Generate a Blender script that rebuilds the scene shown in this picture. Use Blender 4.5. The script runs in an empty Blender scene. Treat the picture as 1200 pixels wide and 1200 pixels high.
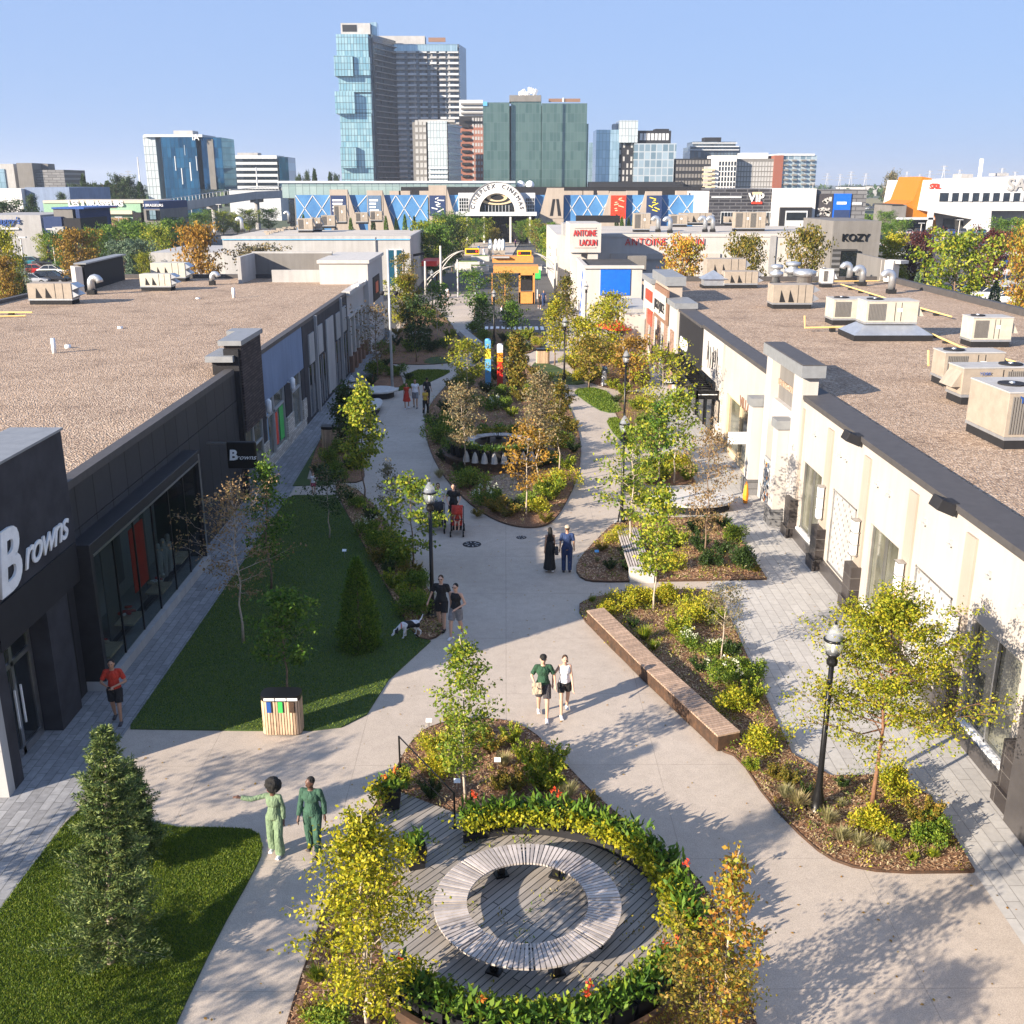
import bpy, math, random
import numpy as np
from math import sin, cos, pi, radians
from mathutils import Vector, Matrix
S = bpy.context.scene
COL = S.collection
random.seed(7)
# ---------------- camera calibration (real drone position, used to place things on the real ground) -------------
CH, CF, HY = 13.2, 1210.0, 215.0
TH = math.atan((600-HY)/CF)
YAW = math.atan((592-600)/CF*math.cos(TH))
def ray(px, py):
    a = (px-600)/CF; b = (600-py)/CF
    x, y, w = a, cos(TH)+b*sin(TH), -sin(TH)+b*cos(TH)
    c, s = cos(YAW), sin(YAW)
    return x*c-y*s, x*s+y*c, w
def P(px, py, z=0.0):
    x, y, w = ray(px, py); t = (z-CH)/w
    return (x*t, y*t)
def PX(px, py, X):      # -> (Y, z) on the plane x = X
    x, y, w = ray(px, py); t = X/x
    return y*t, CH+w*t
def PY(px, py, Y):      # -> (X, z) on the plane y = Y
    x, y, w = ray(px, py); t = Y/y
    return x*t, CH+w*t
# ---------------- objects -------------
def tag(o, label=None, cat=None, group=None, kind=None):
    if label: o['label'] = label
    if cat: o['category'] = cat
    if group: o['group'] = group
    if kind: o['kind'] = kind
    return o
def thing(name, label, cat, loc=(0, 0, 0), rz=0.0, group=None):
    o = bpy.data.objects.new(name, None); COL.objects.link(o)
    o.empty_display_size = 0.2
    o.location = loc; o.rotation_euler = (0, 0, rz)
    return tag(o, label, cat, group)
def kids(o): return [c for c in bpy.data.objects if c.parent == o]
def tree_of(o):
    return [(c, [(d) for d in c.children]) for c in o.children]
def dup(root, loc, rz=None, label=None, scale=None, group=None):
    r = root.copy(); COL.objects.link(r); r.location = loc
    if rz is not None: r.rotation_euler = (0, 0, rz)
    if scale is not None: r.scale = scale if hasattr(scale, '__len__') else (scale,)*3
    if label: r['label'] = label
    if group: r['group'] = group
    for ch in list(root.children):
        c = ch.copy(); COL.objects.link(c); c.parent = r
        for g in ch.children:
            d = g.copy(); COL.objects.link(d); d.parent = c
    return r
def base_of(o):
    v = Vector((0, 0, 0))
    while o: v = v + Vector(o.location); o = o.parent
    return v
def npmesh(name, V, F, mats, mi=None, smooth=False):
    me = bpy.data.meshes.new(name)
    V = np.asarray(V, dtype=np.float32); F = np.asarray(F, dtype=np.int32)
    n, k = F.shape
    me.vertices.add(len(V)); me.vertices.foreach_set('co', V.ravel())
    me.loops.add(n*k); me.loops.foreach_set('vertex_index', F.ravel())
    me.polygons.add(n); me.polygons.foreach_set('loop_start', np.arange(n, dtype=np.int32)*k)
    me.polygons.foreach_set('loop_total', np.full(n, k, dtype=np.int32))
    if mi is not None: me.polygons.foreach_set('material_index', np.asarray(mi, dtype=np.int32))
    if smooth: me.polygons.foreach_set('use_smooth', np.ones(n, dtype=bool))
    for m in mats: me.materials.append(m)
    me.update(calc_edges=True); me.validate()
    return me
def link(name, me, parent=None, loc=(0, 0, 0)):
    o = bpy.data.objects.new(name, me); COL.objects.link(o); o.location = loc
    if parent: o.parent = parent
    return o
class MB:
    def __init__(s): s.v = []; s.f = []; s.m = []
    def add(s, vs, fs, m=0):
        b = len(s.v); s.v += [tuple(v) for v in vs]
        s.f += [tuple(b+i for i in f) for f in fs]; s.m += [m]*len(fs)
        return s
    def box(s, x0, x1, y0, y1, z0, z1, m=0):
        if x0 > x1: x0, x1 = x1, x0
        if y0 > y1: y0, y1 = y1, y0
        if z0 > z1: z0, z1 = z1, z0
        return s.add([(x0, y0, z0), (x1, y0, z0), (x1, y1, z0), (x0, y1, z0), (x0, y0, z1), (x1, y0, z1), (x1, y1, z1), (x0, y1, z1)],
              [(0, 3, 2, 1), (4, 5, 6, 7), (0, 1, 5, 4), (1, 2, 6, 5), (2, 3, 7, 6), (3, 0, 4, 7)], m)
    def rbox(s, c, d, rz=0, m=0, rx=0, ry=0):
        R = Matrix.Rotation(rz, 3, 'Z') @ Matrix.Rotation(ry, 3, 'Y') @ Matrix.Rotation(rx, 3, 'X')
        vs = []
        for k in (-.5, .5):
            for i, j in ((-.5, -.5), (.5, -.5), (.5, .5), (-.5, .5)):
                vs.append(Vector(c) + R @ Vector((i*d[0], j*d[1], k*d[2])))
        return s.add(vs, [(0, 3, 2, 1), (4, 5, 6, 7), (0, 1, 5, 4), (1, 2, 6, 5), (2, 3, 7, 6), (3, 0, 4, 7)], m)
    def prism(s, poly, z0, z1, m=0, mt=None):
        a = sum(poly[i][0]*poly[(i+1) % len(poly)][1]-poly[(i+1) % len(poly)][0]*poly[i][1] for i in range(len(poly)))
        if a < 0: poly = poly[::-1]
        n = len(poly)
        z1f = z1 if callable(z1) else (lambda x, y: z1)
        s.add([(x, y, z0) for x, y in poly]+[(x, y, z1f(x, y)) for x, y in poly],
              [tuple(range(n-1, -1, -1))]+[(i, (i+1) % n, n+(i+1) % n, n+i) for i in range(n)], m)
        return s.add([(x, y, z1f(x, y)) for x, y in poly], [tuple(range(n))], m if mt is None else mt)
    def prismx(s, poly, x0, x1, m=0):   # poly of (y,z)
        n = len(poly)
        a = sum(poly[i][0]*poly[(i+1) % n][1]-poly[(i+1) % n][0]*poly[i][1] for i in range(n))
        if a < 0: poly = poly[::-1]
        return s.add([(x0, y, z) for y, z in poly]+[(x1, y, z) for y, z in poly],
              [tuple(range(n-1, -1, -1)), tuple(range(n, 2*n))]+[(i, (i+1) % n, n+(i+1) % n, n+i) for i in range(n)], m)
    def prismy(s, poly, y0, y1, m=0):   # poly of (x,z)
        n = len(poly)
        a = sum(poly[i][0]*poly[(i+1) % n][1]-poly[(i+1) % n][0]*poly[i][1] for i in range(n))
        if a > 0: poly = poly[::-1]
        return s.add([(x, y0, z) for x, z in poly]+[(x, y1, z) for x, z in poly],
              [tuple(range(n-1, -1, -1)), tuple(range(n, 2*n))]+[(i, (i+1) % n, n+(i+1) % n, n+i) for i in range(n)], m)
    def tube(s, pts, r, n=8, m=0, cap=True):
        pts = [Vector(p) for p in pts]
        if not hasattr(r, '__len__'): r = [r]*len(pts)
        b = len(s.v)
        up = None
        for i, p in enumerate(pts):
            t = (pts[min(i+1, len(pts)-1)]-pts[max(i-1, 0)])
            t = t.normalized() if t.length > 1e-9 else Vector((0, 0, 1))
            if up is None: up = Vector((1, 0, 0)) if abs(t.x) < .8 else Vector((0, 1, 0))
            u = (up - t*up.dot(t)).normalized(); w = t.cross(u); up = u
            for k in range(n):
                a = 2*pi*k/n
                s.v.append(tuple(p+(u*cos(a)+w*sin(a))*r[i]))
        for i in range(len(pts)-1):
            for k in range(n):
                k2 = (k+1) % n
                s.f.append((b+i*n+k, b+i*n+k2, b+(i+1)*n+k2, b+(i+1)*n+k)); s.m.append(m)
        if cap:
            s.f.append(tuple(b+k for k in range(n-1, -1, -1))); s.m.append(m)
            e = b+(len(pts)-1)*n
            s.f.append(tuple(e+k for k in range(n))); s.m.append(m)
        return s
    def lathe(s, prof, c=(0, 0, 0), n=16, m=0):
        return s.tube([(c[0], c[1], c[2]+z+i*1e-6) for i, (r, z) in enumerate(prof)], [max(r, 1e-4) for r, z in prof], n, m)
    def ell(s, c, r, n=10, m=0, R=None):
        k = n//2+1; b = len(s.v)
        for i in range(k+1):
            ph = pi*i/k
            for j in range(n):
                a = 2*pi*j/n
                v = Vector((r[0]*sin(ph)*cos(a), r[1]*sin(ph)*sin(a), -r[2]*cos(ph)))
                if R is not None: v = R @ v
                s.v.append((c[0]+v.x, c[1]+v.y, c[2]+v.z))
        for i in range(k):
            for j in range(n):
                j2 = (j+1) % n
                s.f.append((b+i*n+j, b+i*n+j2, b+(i+1)*n+j2, b+(i+1)*n+j)); s.m.append(m)
        return s
    def cap(s, p0, p1, r0, r1, n=10, m=0):   # capsule with round ends
        p0 = Vector(p0); p1 = Vector(p1); d = p1-p0; L = max(d.length, 1e-6); d = d/L
        pts = []; rr = []
        for k in range(4):
            a = pi/2*(1-k/3.0); pts.append(p0-d*r0*sin(a)); rr.append(max(r0*cos(a), 1e-3))
        for k in range(4):
            a = pi/2*k/3.0; pts.append(p1+d*r1*sin(a)); rr.append(max(r1*cos(a), 1e-3))
        return s.tube(pts, rr, n, m)
    def build(s, name, mats, parent=None, smooth=False, world=True, bevel=0, loc=None):
        if not isinstance(mats, (list, tuple)): mats = [mats]
        off = base_of(parent) if (parent and world) else Vector((0, 0, 0))
        if loc is not None: off = Vector(loc)
        me = bpy.data.meshes.new(name)
        me.from_pydata([(v[0]-off.x, v[1]-off.y, v[2]-off.z) for v in s.v], [], s.f)
        for m in mats: me.materials.append(m)
        me.polygons.foreach_set('material_index', s.m)
        if smooth: me.polygons.foreach_set('use_smooth', [True]*len(s.f))
        me.update()
        o = link(name, me, parent)
        if loc is not None: o.location = loc
        if bevel:
            b = o.modifiers.new('bevel', 'BEVEL'); b.width = bevel; b.segments = 2; b.limit_method = 'ANGLE'
        return o
def remesh(mb, voxel):
    me = bpy.data.meshes.new('tmp'); me.from_pydata(mb.v, [], mb.f); me.update()
    o = bpy.data.objects.new('tmp', me); COL.objects.link(o)
    m = o.modifiers.new('r', 'REMESH'); m.mode = 'VOXEL'; m.voxel_size = voxel; m.use_smooth_shade = True
    s2 = o.modifiers.new('s', 'SMOOTH'); s2.factor = .5; s2.iterations = 2
    dg = bpy.context.evaluated_depsgraph_get(); dg.update()
    out = bpy.data.meshes.new_from_object(o.evaluated_get(dg))
    bpy.data.objects.remove(o); bpy.data.meshes.remove(me)
    return out
def text(name, s, size, mat, parent, loc, rot, ext=.02, shear=0, align='CENTER', space=1.0, bold=0.0, sx=1.0, arc=None):
    cu = bpy.data.curves.new('t', 'FONT'); cu.body = s; cu.size = size; cu.extrude = ext; cu.shear = shear
    cu.align_x = align; cu.space_character = space; cu.offset = bold; cu.resolution_u = 4
    o = bpy.data.objects.new('t', cu); COL.objects.link(o)
    dg = bpy.context.evaluated_depsgraph_get(); dg.update()
    me = bpy.data.meshes.new_from_object(o.evaluated_get(dg))
    bpy.data.objects.remove(o)
    M = Matrix.Rotation(rot[2], 4, 'Z') @ Matrix.Rotation(rot[0], 4, 'X')
    if len(me.vertices):
        if arc:
            for v in me.vertices:
                a = v.co.x/arc
                r = arc+v.co.y
                v.co.x = r*sin(a); v.co.y = r*cos(a)-arc
        me.transform(M @ Matrix.Diagonal((sx, 1, 1, 1)))
    me.materials.clear(); me.materials.append(mat)
    q = bpy.data.objects.new(name, me); COL.objects.link(q)
    if parent:
        q.parent = parent; q.location = Vector(loc)-base_of(parent)
    else: q.location = loc
    return q
# ---------------- materials -------------
class NT:
    def __init__(s, name):
        s.mat = bpy.data.materials.new(name); s.mat.use_nodes = True
        s.t = s.mat.node_tree; s.t.nodes.clear()
        s.out = s.n('ShaderNodeOutputMaterial'); s.p = s.n('ShaderNodeBsdfPrincipled')
        s.l(s.p, 'BSDF', s.out, 'Surface')
    def n(s, ty, **kw):
        x = s.t.nodes.new(ty)
        for k, v in kw.items():
            if k.startswith('i_'): x.inputs[k[2:].replace('_', ' ')].default_value = v
            else: setattr(x, k, v)
        return x
    def l(s, a, ao, b, bi): s.t.links.new(a.outputs[ao], b.inputs[bi])
    def coord(s, axes='xyz', sc=1.0):
        tc = s.n('ShaderNodeTexCoord')
        if axes == 'xyz' and sc == 1.0: return tc, 'Object'
        sp = s.n('ShaderNodeSeparateXYZ'); s.l(tc, 'Object', sp, 0)
        cb = s.n('ShaderNodeCombineXYZ')
        for i, a in enumerate(axes):
            s.l(sp, 'xyz'.index(a), cb, i)
        mp = s.n('ShaderNodeMapping'); mp.inputs['Scale'].default_value = (sc,)*3
        s.l(cb, 0, mp, 'Vector')
        return mp, 0
    def noise(s, scale, detail=4, rough=.6, co=None):
        x = s.n('ShaderNodeTexNoise'); x.inputs['Scale'].default_value = scale
        x.inputs['Detail'].default_value = detail; x.inputs['Roughness'].default_value = rough
        c = co or s.coord(); s.l(c[0], c[1], x, 'Vector')
        return x
    def ramp(s, src, out, stops, const=False):
        r = s.n('ShaderNodeValToRGB'); cr = r.color_ramp
        if const: cr.interpolation = 'CONSTANT'
        while len(cr.elements) < len(stops): cr.elements.new(.5)
        for e, (p, c) in zip(cr.elements, stops):
            e.position = p; e.color = (*c, 1)
        s.l(src, out, r, 0); return r
    def mix(s, a, b, fac, bl='MIX'):
        m = s.n('ShaderNodeMix', data_type='RGBA', blend_type=bl)
        for nm, x in ((0, fac), (6, a), (7, b)):
            if isinstance(x, tuple) and hasattr(x[0], 'outputs'): s.t.links.new(x[0].outputs[x[1]], m.inputs[nm])
            elif nm == 0: m.inputs[0].default_value = x
            else: m.inputs[nm].default_value = (*x, 1)
        return (m, 2)
    def col(s, x):
        if isinstance(x[0], (int, float)): s.p.inputs['Base Color'].default_value = (*x, 1)
        else: s.t.links.new(x[0].outputs[x[1]], s.p.inputs['Base Color'])
    def set(s, **k):
        for a, v in k.items(): s.p.inputs[a.replace('_', ' ')].default_value = v
        return s
    def bump(s, src, out, strength=.3, dist=.02):
        b = s.n('ShaderNodeBump'); b.inputs['Strength'].default_value = strength; b.inputs['Distance'].default_value = dist
        s.l(src, out, b, 'Height'); s.l(b, 0, s.p, 'Normal')
def m_plain(name, c, rough=.6, metal=0, var=.12, sc=3.0, bump=0):
    t = NT(name); a = t.noise(sc, 5)
    d = t.ramp(a, 0, [(.3, tuple(x*(1-var) for x in c)), (.7, tuple(min(1, x*(1+var)) for x in c))])
    t.col((d, 0)); t.set(Roughness=rough, Metallic=metal)
    if rough > .55: t.p.inputs['Specular IOR Level'].default_value = .2
    if bump:
        b = t.noise(sc*14, 3); t.bump(b, 0, bump, .01)
    return t.mat
def m_wall(name, c, streak=.14, rough=.85, dirt=(.55, .5, .45)):   # painted render: patchy, streaked by weather
    t = NT(name); a = t.noise(.35, 6)
    mp = t.n('ShaderNodeMapping'); tc = t.n('ShaderNodeTexCoord'); mp.inputs['Scale'].default_value = (2.2, 2.2, .18)
    t.l(tc, 'Object', mp, 0); st = t.noise(1.0, 5, .7, (mp, 0))
    c2 = tuple(x*(1-streak)*d for x, d in zip(c, [.97, .96, .94]))
    r1 = t.ramp(a, 0, [(.3, c2), (.65, c)])
    r2 = t.ramp(st, 0, [(.35, (1-streak,)*3), (.6, (1, 1, 1))])
    t.col(t.mix((r1, 0), (r2, 0), 1.0, 'MULTIPLY')); t.set(Roughness=rough); t.p.inputs['Specular IOR Level'].default_value = .2
    b = t.noise(60, 3); t.bump(b, 0, .12, .01)
    return t.mat
def m_brick(name, c1, c2, mor, bw, bh, axes, msize=.02, rough=.8, off=.5, bias=0, metal=0, spec=.2, nz=.5, bump=.3):
    t = NT(name); co = t.coord(axes)
    b = t.n('ShaderNodeTexBrick'); b.offset = off
    b.inputs['Color1'].default_value = (*c1, 1); b.inputs['Color2'].default_value = (*c2, 1); b.inputs['Mortar'].default_value = (*mor, 1)
    b.inputs['Scale'].default_value = 1; b.inputs['Mortar Size'].default_value = msize; b.inputs['Bias'].default_value = bias
    b.inputs['Brick Width'].default_value = bw; b.inputs['Row Height'].default_value = bh; b.inputs['Mortar Smooth'].default_value = .1
    t.l(co[0], co[1], b, 'Vector')
    a = t.noise(6, 5); r = t.ramp(a, 0, [(.3, (1-.3*nz,)*3), (.7, (1+.1*nz,)*3)])
    a2 = t.noise(.4, 4); r2 = t.ramp(a2, 0, [(.3, (1-.22*nz,)*3), (.7, (1, 1, 1))])
    t.col(t.mix(t.mix((b, 0), (r, 0), 1.0, 'MULTIPLY'), (r2, 0), 1.0, 'MULTIPLY'))
    t.set(Roughness=rough, Metallic=metal); t.p.inputs['Specular IOR Level'].default_value = spec
    if bump:
        inv = t.n('ShaderNodeMath', operation='SUBTRACT'); inv.inputs[0].default_value = 1; t.l(b, 'Fac', inv, 1)
        t.bump(inv, 0, bump, .01)
    return t.mat
def m_glass(name, c1, c2, bw, bh, axes, line=(.05, .06, .06), msize=.06, rough=.12, metal=.35):   # curtain wall: panes vary
    return m_brick(name, c1, c2, line, bw, bh, axes, msize, rough, 0, 0, metal, .8, .35, 0)
def m_leaf(name, cols, trans=.3):
    t = NT(name); g = t.n('ShaderNodeNewGeometry')
    r = t.ramp(g, 'Random Per Island', [(i/(len(cols)-1), c) for i, c in enumerate(cols)])
    oi = t.n('ShaderNodeObjectInfo'); r2 = t.ramp(oi, 'Random', [(0, (.8, .88, .85)), (1, (1.15, 1.1, 1.0))])
    cc = t.mix((r, 0), (r2, 0), 1.0, 'MULTIPLY'); t.col(cc); t.set(Roughness=.55)
    t.p.inputs['Specular IOR Level'].default_value = .3
    tr = t.n('ShaderNodeBsdfTranslucent'); m = t.n('ShaderNodeMixShader'); m.inputs[0].default_value = trans
    t.t.links.new(cc[0].outputs[cc[1]], tr.inputs[0])
    t.l(t.p, 0, m, 1); t.l(tr, 0, m, 2); t.l(m, 0, t.out, 'Surface')
    return t.mat
M = {}
def mk():
    # concrete plaza: fine broom grain, large patches, saw joints
    t = NT('concrete'); a = t.noise(.25, 6, .6); b = t.noise(45, 3, .7); c = t.noise(3, 5, .65)
    r = t.ramp(a, 0, [(.3, (.43, .365, .3)), (.7, (.525, .452, .378))])
    r2 = t.ramp(b, 0, [(.3, (.68, .68, .7)), (.7, (1.16, 1.15, 1.13))])
    r3 = t.ramp(c, 0, [(.35, (.9, .9, .9)), (.6, (1, 1, 1))])
    jb = t.n('ShaderNodeTexBrick'); jb.offset = 0; tc = t.coord(); t.l(tc[0], tc[1], jb, 'Vector')
    for k_, v_ in (('Scale', 1), ('Brick Width', 3.6), ('Row Height', 3.6), ('Mortar Size', .012), ('Mortar Smooth', .5)): jb.inputs[k_].default_value = v_
    for k_, v_ in (('Color1', .97), ('Color2', 1), ('Mortar', .74)): jb.inputs[k_].default_value = (v_, v_, v_, 1)
    sp_ = t.noise(7, 2, .5); r4 = t.ramp(sp_, 0, [(.24, (.72, .7, .68)), (.3, (1, 1, 1))])
    t.col(t.mix(t.mix(t.mix(t.mix((r, 0), (r2, 0), 1, 'MULTIPLY'), (r3, 0), 1, 'MULTIPLY'), (jb, 0), 1, 'MULTIPLY'), (r4, 0), .6, 'MULTIPLY')); t.set(Roughness=.9); t.bump(b, 0, .15, .01)
    M['concrete'] = t.mat
    M['pavers'] = m_brick('pavers', (.43, .41, .385), (.49, .47, .44), (.29, .275, .255), .95, .3, 'yxz', .01, .88, .5, nz=.45)
    M['pavers_left'] = m_brick('pavers_left', (.25, .25, .255), (.34, .34, .345), (.17, .17, .17), .6, .22, 'yxz', .01, .85, .5, nz=.8)
    # roof gravel
    t = NT('gravel'); v = t.n('ShaderNodeTexVoronoi'); v.inputs['Scale'].default_value = 15; co = t.coord(); t.l(co[0], co[1], v, 'Vector')
    sx = t.n('ShaderNodeSeparateColor'); t.l(v, 'Color', sx, 0)
    r = t.ramp(sx, 0, [(0, (.19, .13, .09)), (.35, (.34, .24, .165)), (.75, (.45, .33, .235)), (1, (.6, .47, .36))])
    a = t.noise(.35, 6, .7); r2 = t.ramp(a, 0, [(.3, (.55, .53, .52)), (.42, (.88, .86, .85)), (.55, (1, 1, 1)), (.75, (1.08, 1.04, 1))])
    t.col(t.mix((r, 0), (r2, 0), 1, 'MULTIPLY')); t.set(Roughness=.95); t.bump(v, 'Distance', .9, .06)
    M['gravel'] = t.mat
    t = NT('mulch'); v = t.noise(22, 5, .75); a = t.noise(1.3, 4)
    r = t.ramp(v, 0, [(.28, (.07, .035, .02)), (.5, (.25, .125, .065)), (.72, (.46, .29, .17))])
    r2 = t.ramp(a, 0, [(.3, (.65, .65, .7)), (.65, (1.1, 1.05, 1))])
    t.col(t.mix((r, 0), (r2, 0), 1, 'MULTIPLY')); t.set(Roughness=.95); t.bump(v, 0, 1, .05)
    M['mulch'] = t.mat
    t = NT('lawn'); v = t.noise(30, 4, .7); a = t.noise(.9, 4)
    r = t.ramp(v, 0, [(.3, (.018, .04, .008)), (.7, (.06, .11, .018))])
    r2 = t.ramp(a, 0, [(.3, (.8, .9, .8)), (.7, (1.25, 1.1, 1))])
    t.col(t.mix((r, 0), (r2, 0), 1, 'MULTIPLY')); t.set(Roughness=.9); t.bump(v, 0, .7, .04)
    M['lawn'] = t.mat
    t = NT('asphalt'); v = t.noise(30, 4, .8); a = t.noise(.08, 5)
    r = t.ramp(a, 0, [(.3, (.05, .05, .052)), (.7, (.085, .083, .08))]); r2 = t.ramp(v, 0, [(.3, (.8,)*3), (.7, (1.15,)*3)])
    t.col(t.mix((r, 0), (r2, 0), 1, 'MULTIPLY')); t.set(Roughness=.9); M['asphalt'] = t.mat
    t = NT('far_ground'); a = t.noise(.012, 7, .65); r = t.ramp(a, 0, [(.35, (.03, .055, .02)), (.5, (.06, .075, .035)), (.62, (.1, .095, .08)), (.75, (.14, .13, .12))])
    t.col((r, 0)); t.set(Roughness=1); M['far_ground'] = t.mat
    # grey weathered deck boards
    def boards(name, c1, c2, axes, w=.14, line=(.03, .028, .025)):
        return m_brick(name, c1, c2, line, 3.1, w, axes, .009, .8, .37, nz=.9)
    M['deck'] = None
    t = NT('deck'); tc = t.n('ShaderNodeTexCoord'); mp = t.n('ShaderNodeMapping'); mp.inputs['Rotation'].default_value = (0, 0, radians(-50)); t.l(tc, 'Object', mp, 0)
    b = t.n('ShaderNodeTexBrick'); b.offset = .4
    for k, c in (('Color1', (.26, .23, .2)), ('Color2', (.37, .33, .29)), ('Mortar', (.03, .028, .026))): b.inputs[k].default_value = (*c, 1)
    b.inputs['Scale'].default_value = 1; b.inputs['Mortar Size'].default_value = .011; b.inputs['Brick Width'].default_value = 3.2; b.inputs['Row Height'].default_value = .14
    t.l(mp, 0, b, 'Vector')
    mp2 = t.n('ShaderNodeMapping'); mp2.inputs['Scale'].default_value = (2, 40, 1); t.l(mp, 0, mp2, 0); g = t.noise(1, 5, .7, (mp2, 0))
    r = t.ramp(g, 0, [(.3, (.72,)*3), (.7, (1.12,)*3)]); t.col(t.mix((b, 0), (r, 0), 1, 'MULTIPLY')); t.set(Roughness=.75); M['deck'] = t.mat
    def wood(name, c, axes, sc=(1, 30, 30)):
        t = NT(name); tc = t.n('ShaderNodeTexCoord'); mp = t.n('ShaderNodeMapping'); mp.inputs['Scale'].default_value = sc; t.l(tc, 'Object', mp, 0)
        g = t.noise(1.3, 6, .7, (mp, 0)); gi = t.n('ShaderNodeNewGeometry')
        r = t.ramp(g, 0, [(.3, tuple(x*.65 for x in c)), (.7, tuple(min(1, x*1.15) for x in c))])
        r2 = t.ramp(gi, 'Random Per Island', [(0, (.72, .7, .7)), (1, (1.15, 1.12, 1.1))])
        t.col(t.mix((r, 0), (r2, 0), 1, 'MULTIPLY')); t.set(Roughness=.7); return t.mat
    M['slat_grey'] = wood('slat_grey', (.5, .455, .42), 'xyz', (2, 2, 2))
    M['slat_tan'] = wood('slat_tan', (.46, .33, .24), 'xyz', (14, 3, 14))
    M['slat_bin'] = wood('slat_bin', (.62, .45, .3), 'xyz', (12, 12, 1.5))
    M['orange_wood'] = m_plain('orange_wood', (.55, .25, .07), .6, 0, .15, 4)
    t = NT('corten'); a = t.noise(5, 6, .7); r = t.ramp(a, 0, [(.3, (.04, .028, .02)), (.55, (.09, .05, .03)), (.75, (.16, .085, .045))]); t.col((r, 0)); t.set(Roughness=.7, Metallic=.3); M['corten'] = t.mat
    P_ = m_plain
    for nm, c, ro, me in [('black_metal', (.012, .012, .013), .35, .4), ('dark_metal', (.045, .045, .05), .4, .5), ('steel', (.5, .5, .5), .3, .9), ('galv', (.5, .52, .54), .42, .75),
        ('white_paint', (.8, .8, .79), .5, 0), ('pole_grey', (.5, .5, .5), .45, .3), ('cream', (.55, .48, .37), .6, 0), ('hvac_beige', (.34, .29, .235), .6, .1), ('hvac_cream', (.5, .465, .38), .55, .1),
        ('curb_black', (.02, .02, .022), .8, 0), ('coping', (.085, .08, .08), .6, .2), ('coping_grey', (.24, .25, .26), .55, .2), ('gas_yellow', (.75, .52, .2), .6, 0), ('red', (.6, .03, .02), .4, 0),
        ('blue', (.02, .08, .3), .4, 0), ('bright_blue', (.01, .12, .6), .35, 0), ('signal_yellow', (.85, .45, .01), .45, 0), ('orange', (.85, .3, .02), .5, 0), ('shop_orange', (.46, .15, .012), .6, 0), ('green_sign', (.05, .5, .1), .5, 0),
        ('rubber', (.015, .015, .015), .85, 0), ('stone_dark', (.06, .055, .055), .35, 0), ('concrete_smooth', (.5, .48, .45), .8, 0), ('white_stone', (.48, .46, .43), .7, 0), ('terrazzo', (.52, .5, .47), .6, 0),
        ('purple_pot', (.02, .02, .022), .6, .1), ('brown_panel', (.22, .13, .09), .8, 0), ('charcoal', (.022, .022, .025), .7, 0), ('glass_blue', (.02, .1, .16), .15, .3), ('signal_red', (.8, .05, .02), .4, 0),
        ('yellow', (.85, .65, .05), .5, 0), ('sky_blue', (.1, .35, .65), .5, 0), ('tan_band', (.6, .47, .3), .8, 0), ('sage', (.25, .4, .28), .8, 0), ('roof_red', (.25, .09, .06), .8, 0)]:
        M[nm] = P_(nm, c, ro, me)
    W_ = m_wall
    M['wall_dark'] = m_brick('wall_dark', (.036, .037, .042), (.046, .047, .053), (.01, .01, .011), 1.25, 8, 'yzx', .03, .55, 0, nz=.4)
    M['wall_slate'] = m_plain('wall_slate', (.04, .04, .047), .75, 0, .3, 1.2, .3)
    M['wall_blue'] = W_('wall_blue', (.22, .28, .4)); M['wall_cream'] = W_('wall_cream', (.47, .43, .39), .08); M['wall_peach'] = W_('wall_peach', (.385, .33, .28), .08)
    M['wall_white'] = W_('wall_white', (.5, .475, .45), .08); M['wall_grey'] = W_('wall_grey', (.36, .355, .355)); M['wall_lightgrey'] = W_('wall_lightgrey', (.42, .415, .41)); M['wall_taupe'] = W_('wall_taupe', (.2, .19, .18))
    M['wall_far_white'] = W_('wall_far_white', (.64, .63, .62), .05)
    M['brick_dark'] = m_brick('brick_dark', (.05, .035, .035), (.1, .075, .07), (.02, .018, .018), .5, .12, 'yzx', .015, .8)
    M['brick_far'] = m_brick('brick_far', (.3,.12,.08),(.38,.17,.12),(.22,.1,.07),.8,.4,'xzy',.04)
    M['brick_brown'] = m_brick('brick_brown', (.24, .12, .08), (.38, .22, .15), (.3, .27, .24), .25, .09, 'yzx', .012)
    M['ledge_stone'] = m_brick('ledge_stone', (.45, .4, .34), (.75, .7, .62), (.3, .27, .24), .35, .12, 'yzx', .012)
    M['tile_dark'] = m_brick('tile_dark', (.035, .03, .03), (.06, .052, .05), (.15, .14, .13), .6, .4, 'yzx', .008, .3, 0)
    M['rubble'] = m_brick('rubble', (.3, .16, .1), (.42, .26, .17), (.2, .14, .1), 2.2, .9, 'xzy', .1)
    M['stone_grey'] = m_brick('stone_grey', (.1, .1, .105), (.2, .2, .205), (.05, .05, .05), .6, .3, 'yzx', .012)
    M['roof_pale'] = m_plain('roof_pale', (.46, .42, .37), .9, 0, .12, .3); M['roof_dark'] = m_plain('roof_dark', (.06, .06, .062), .9, 0, .2, .5)
    # window glass: dark, glossy
    for nm, c, r in (('glass_dark', (.012, .016, .02), .04), ('glass_shop', (.13, .13, .1), .08), ('glass_car', (.015, .018, .022), .05)):
        t = NT(nm); a = t.noise(.8, 3); q = t.ramp(a, 0, [(.35, tuple(x*.6 for x in c)), (.7, tuple(x*1.5 for x in c))]); t.col((q, 0)); t.set(Roughness=r); t.p.inputs['Specular IOR Level'].default_value = .9; M[nm] = t.mat
    t = NT('glass_clear'); t.col((.02, .025, .03)); t.set(Roughness=.03); tr = t.n('ShaderNodeBsdfTransparent'); tr.inputs[0].default_value = (.75, .8, .8, 1)
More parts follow.
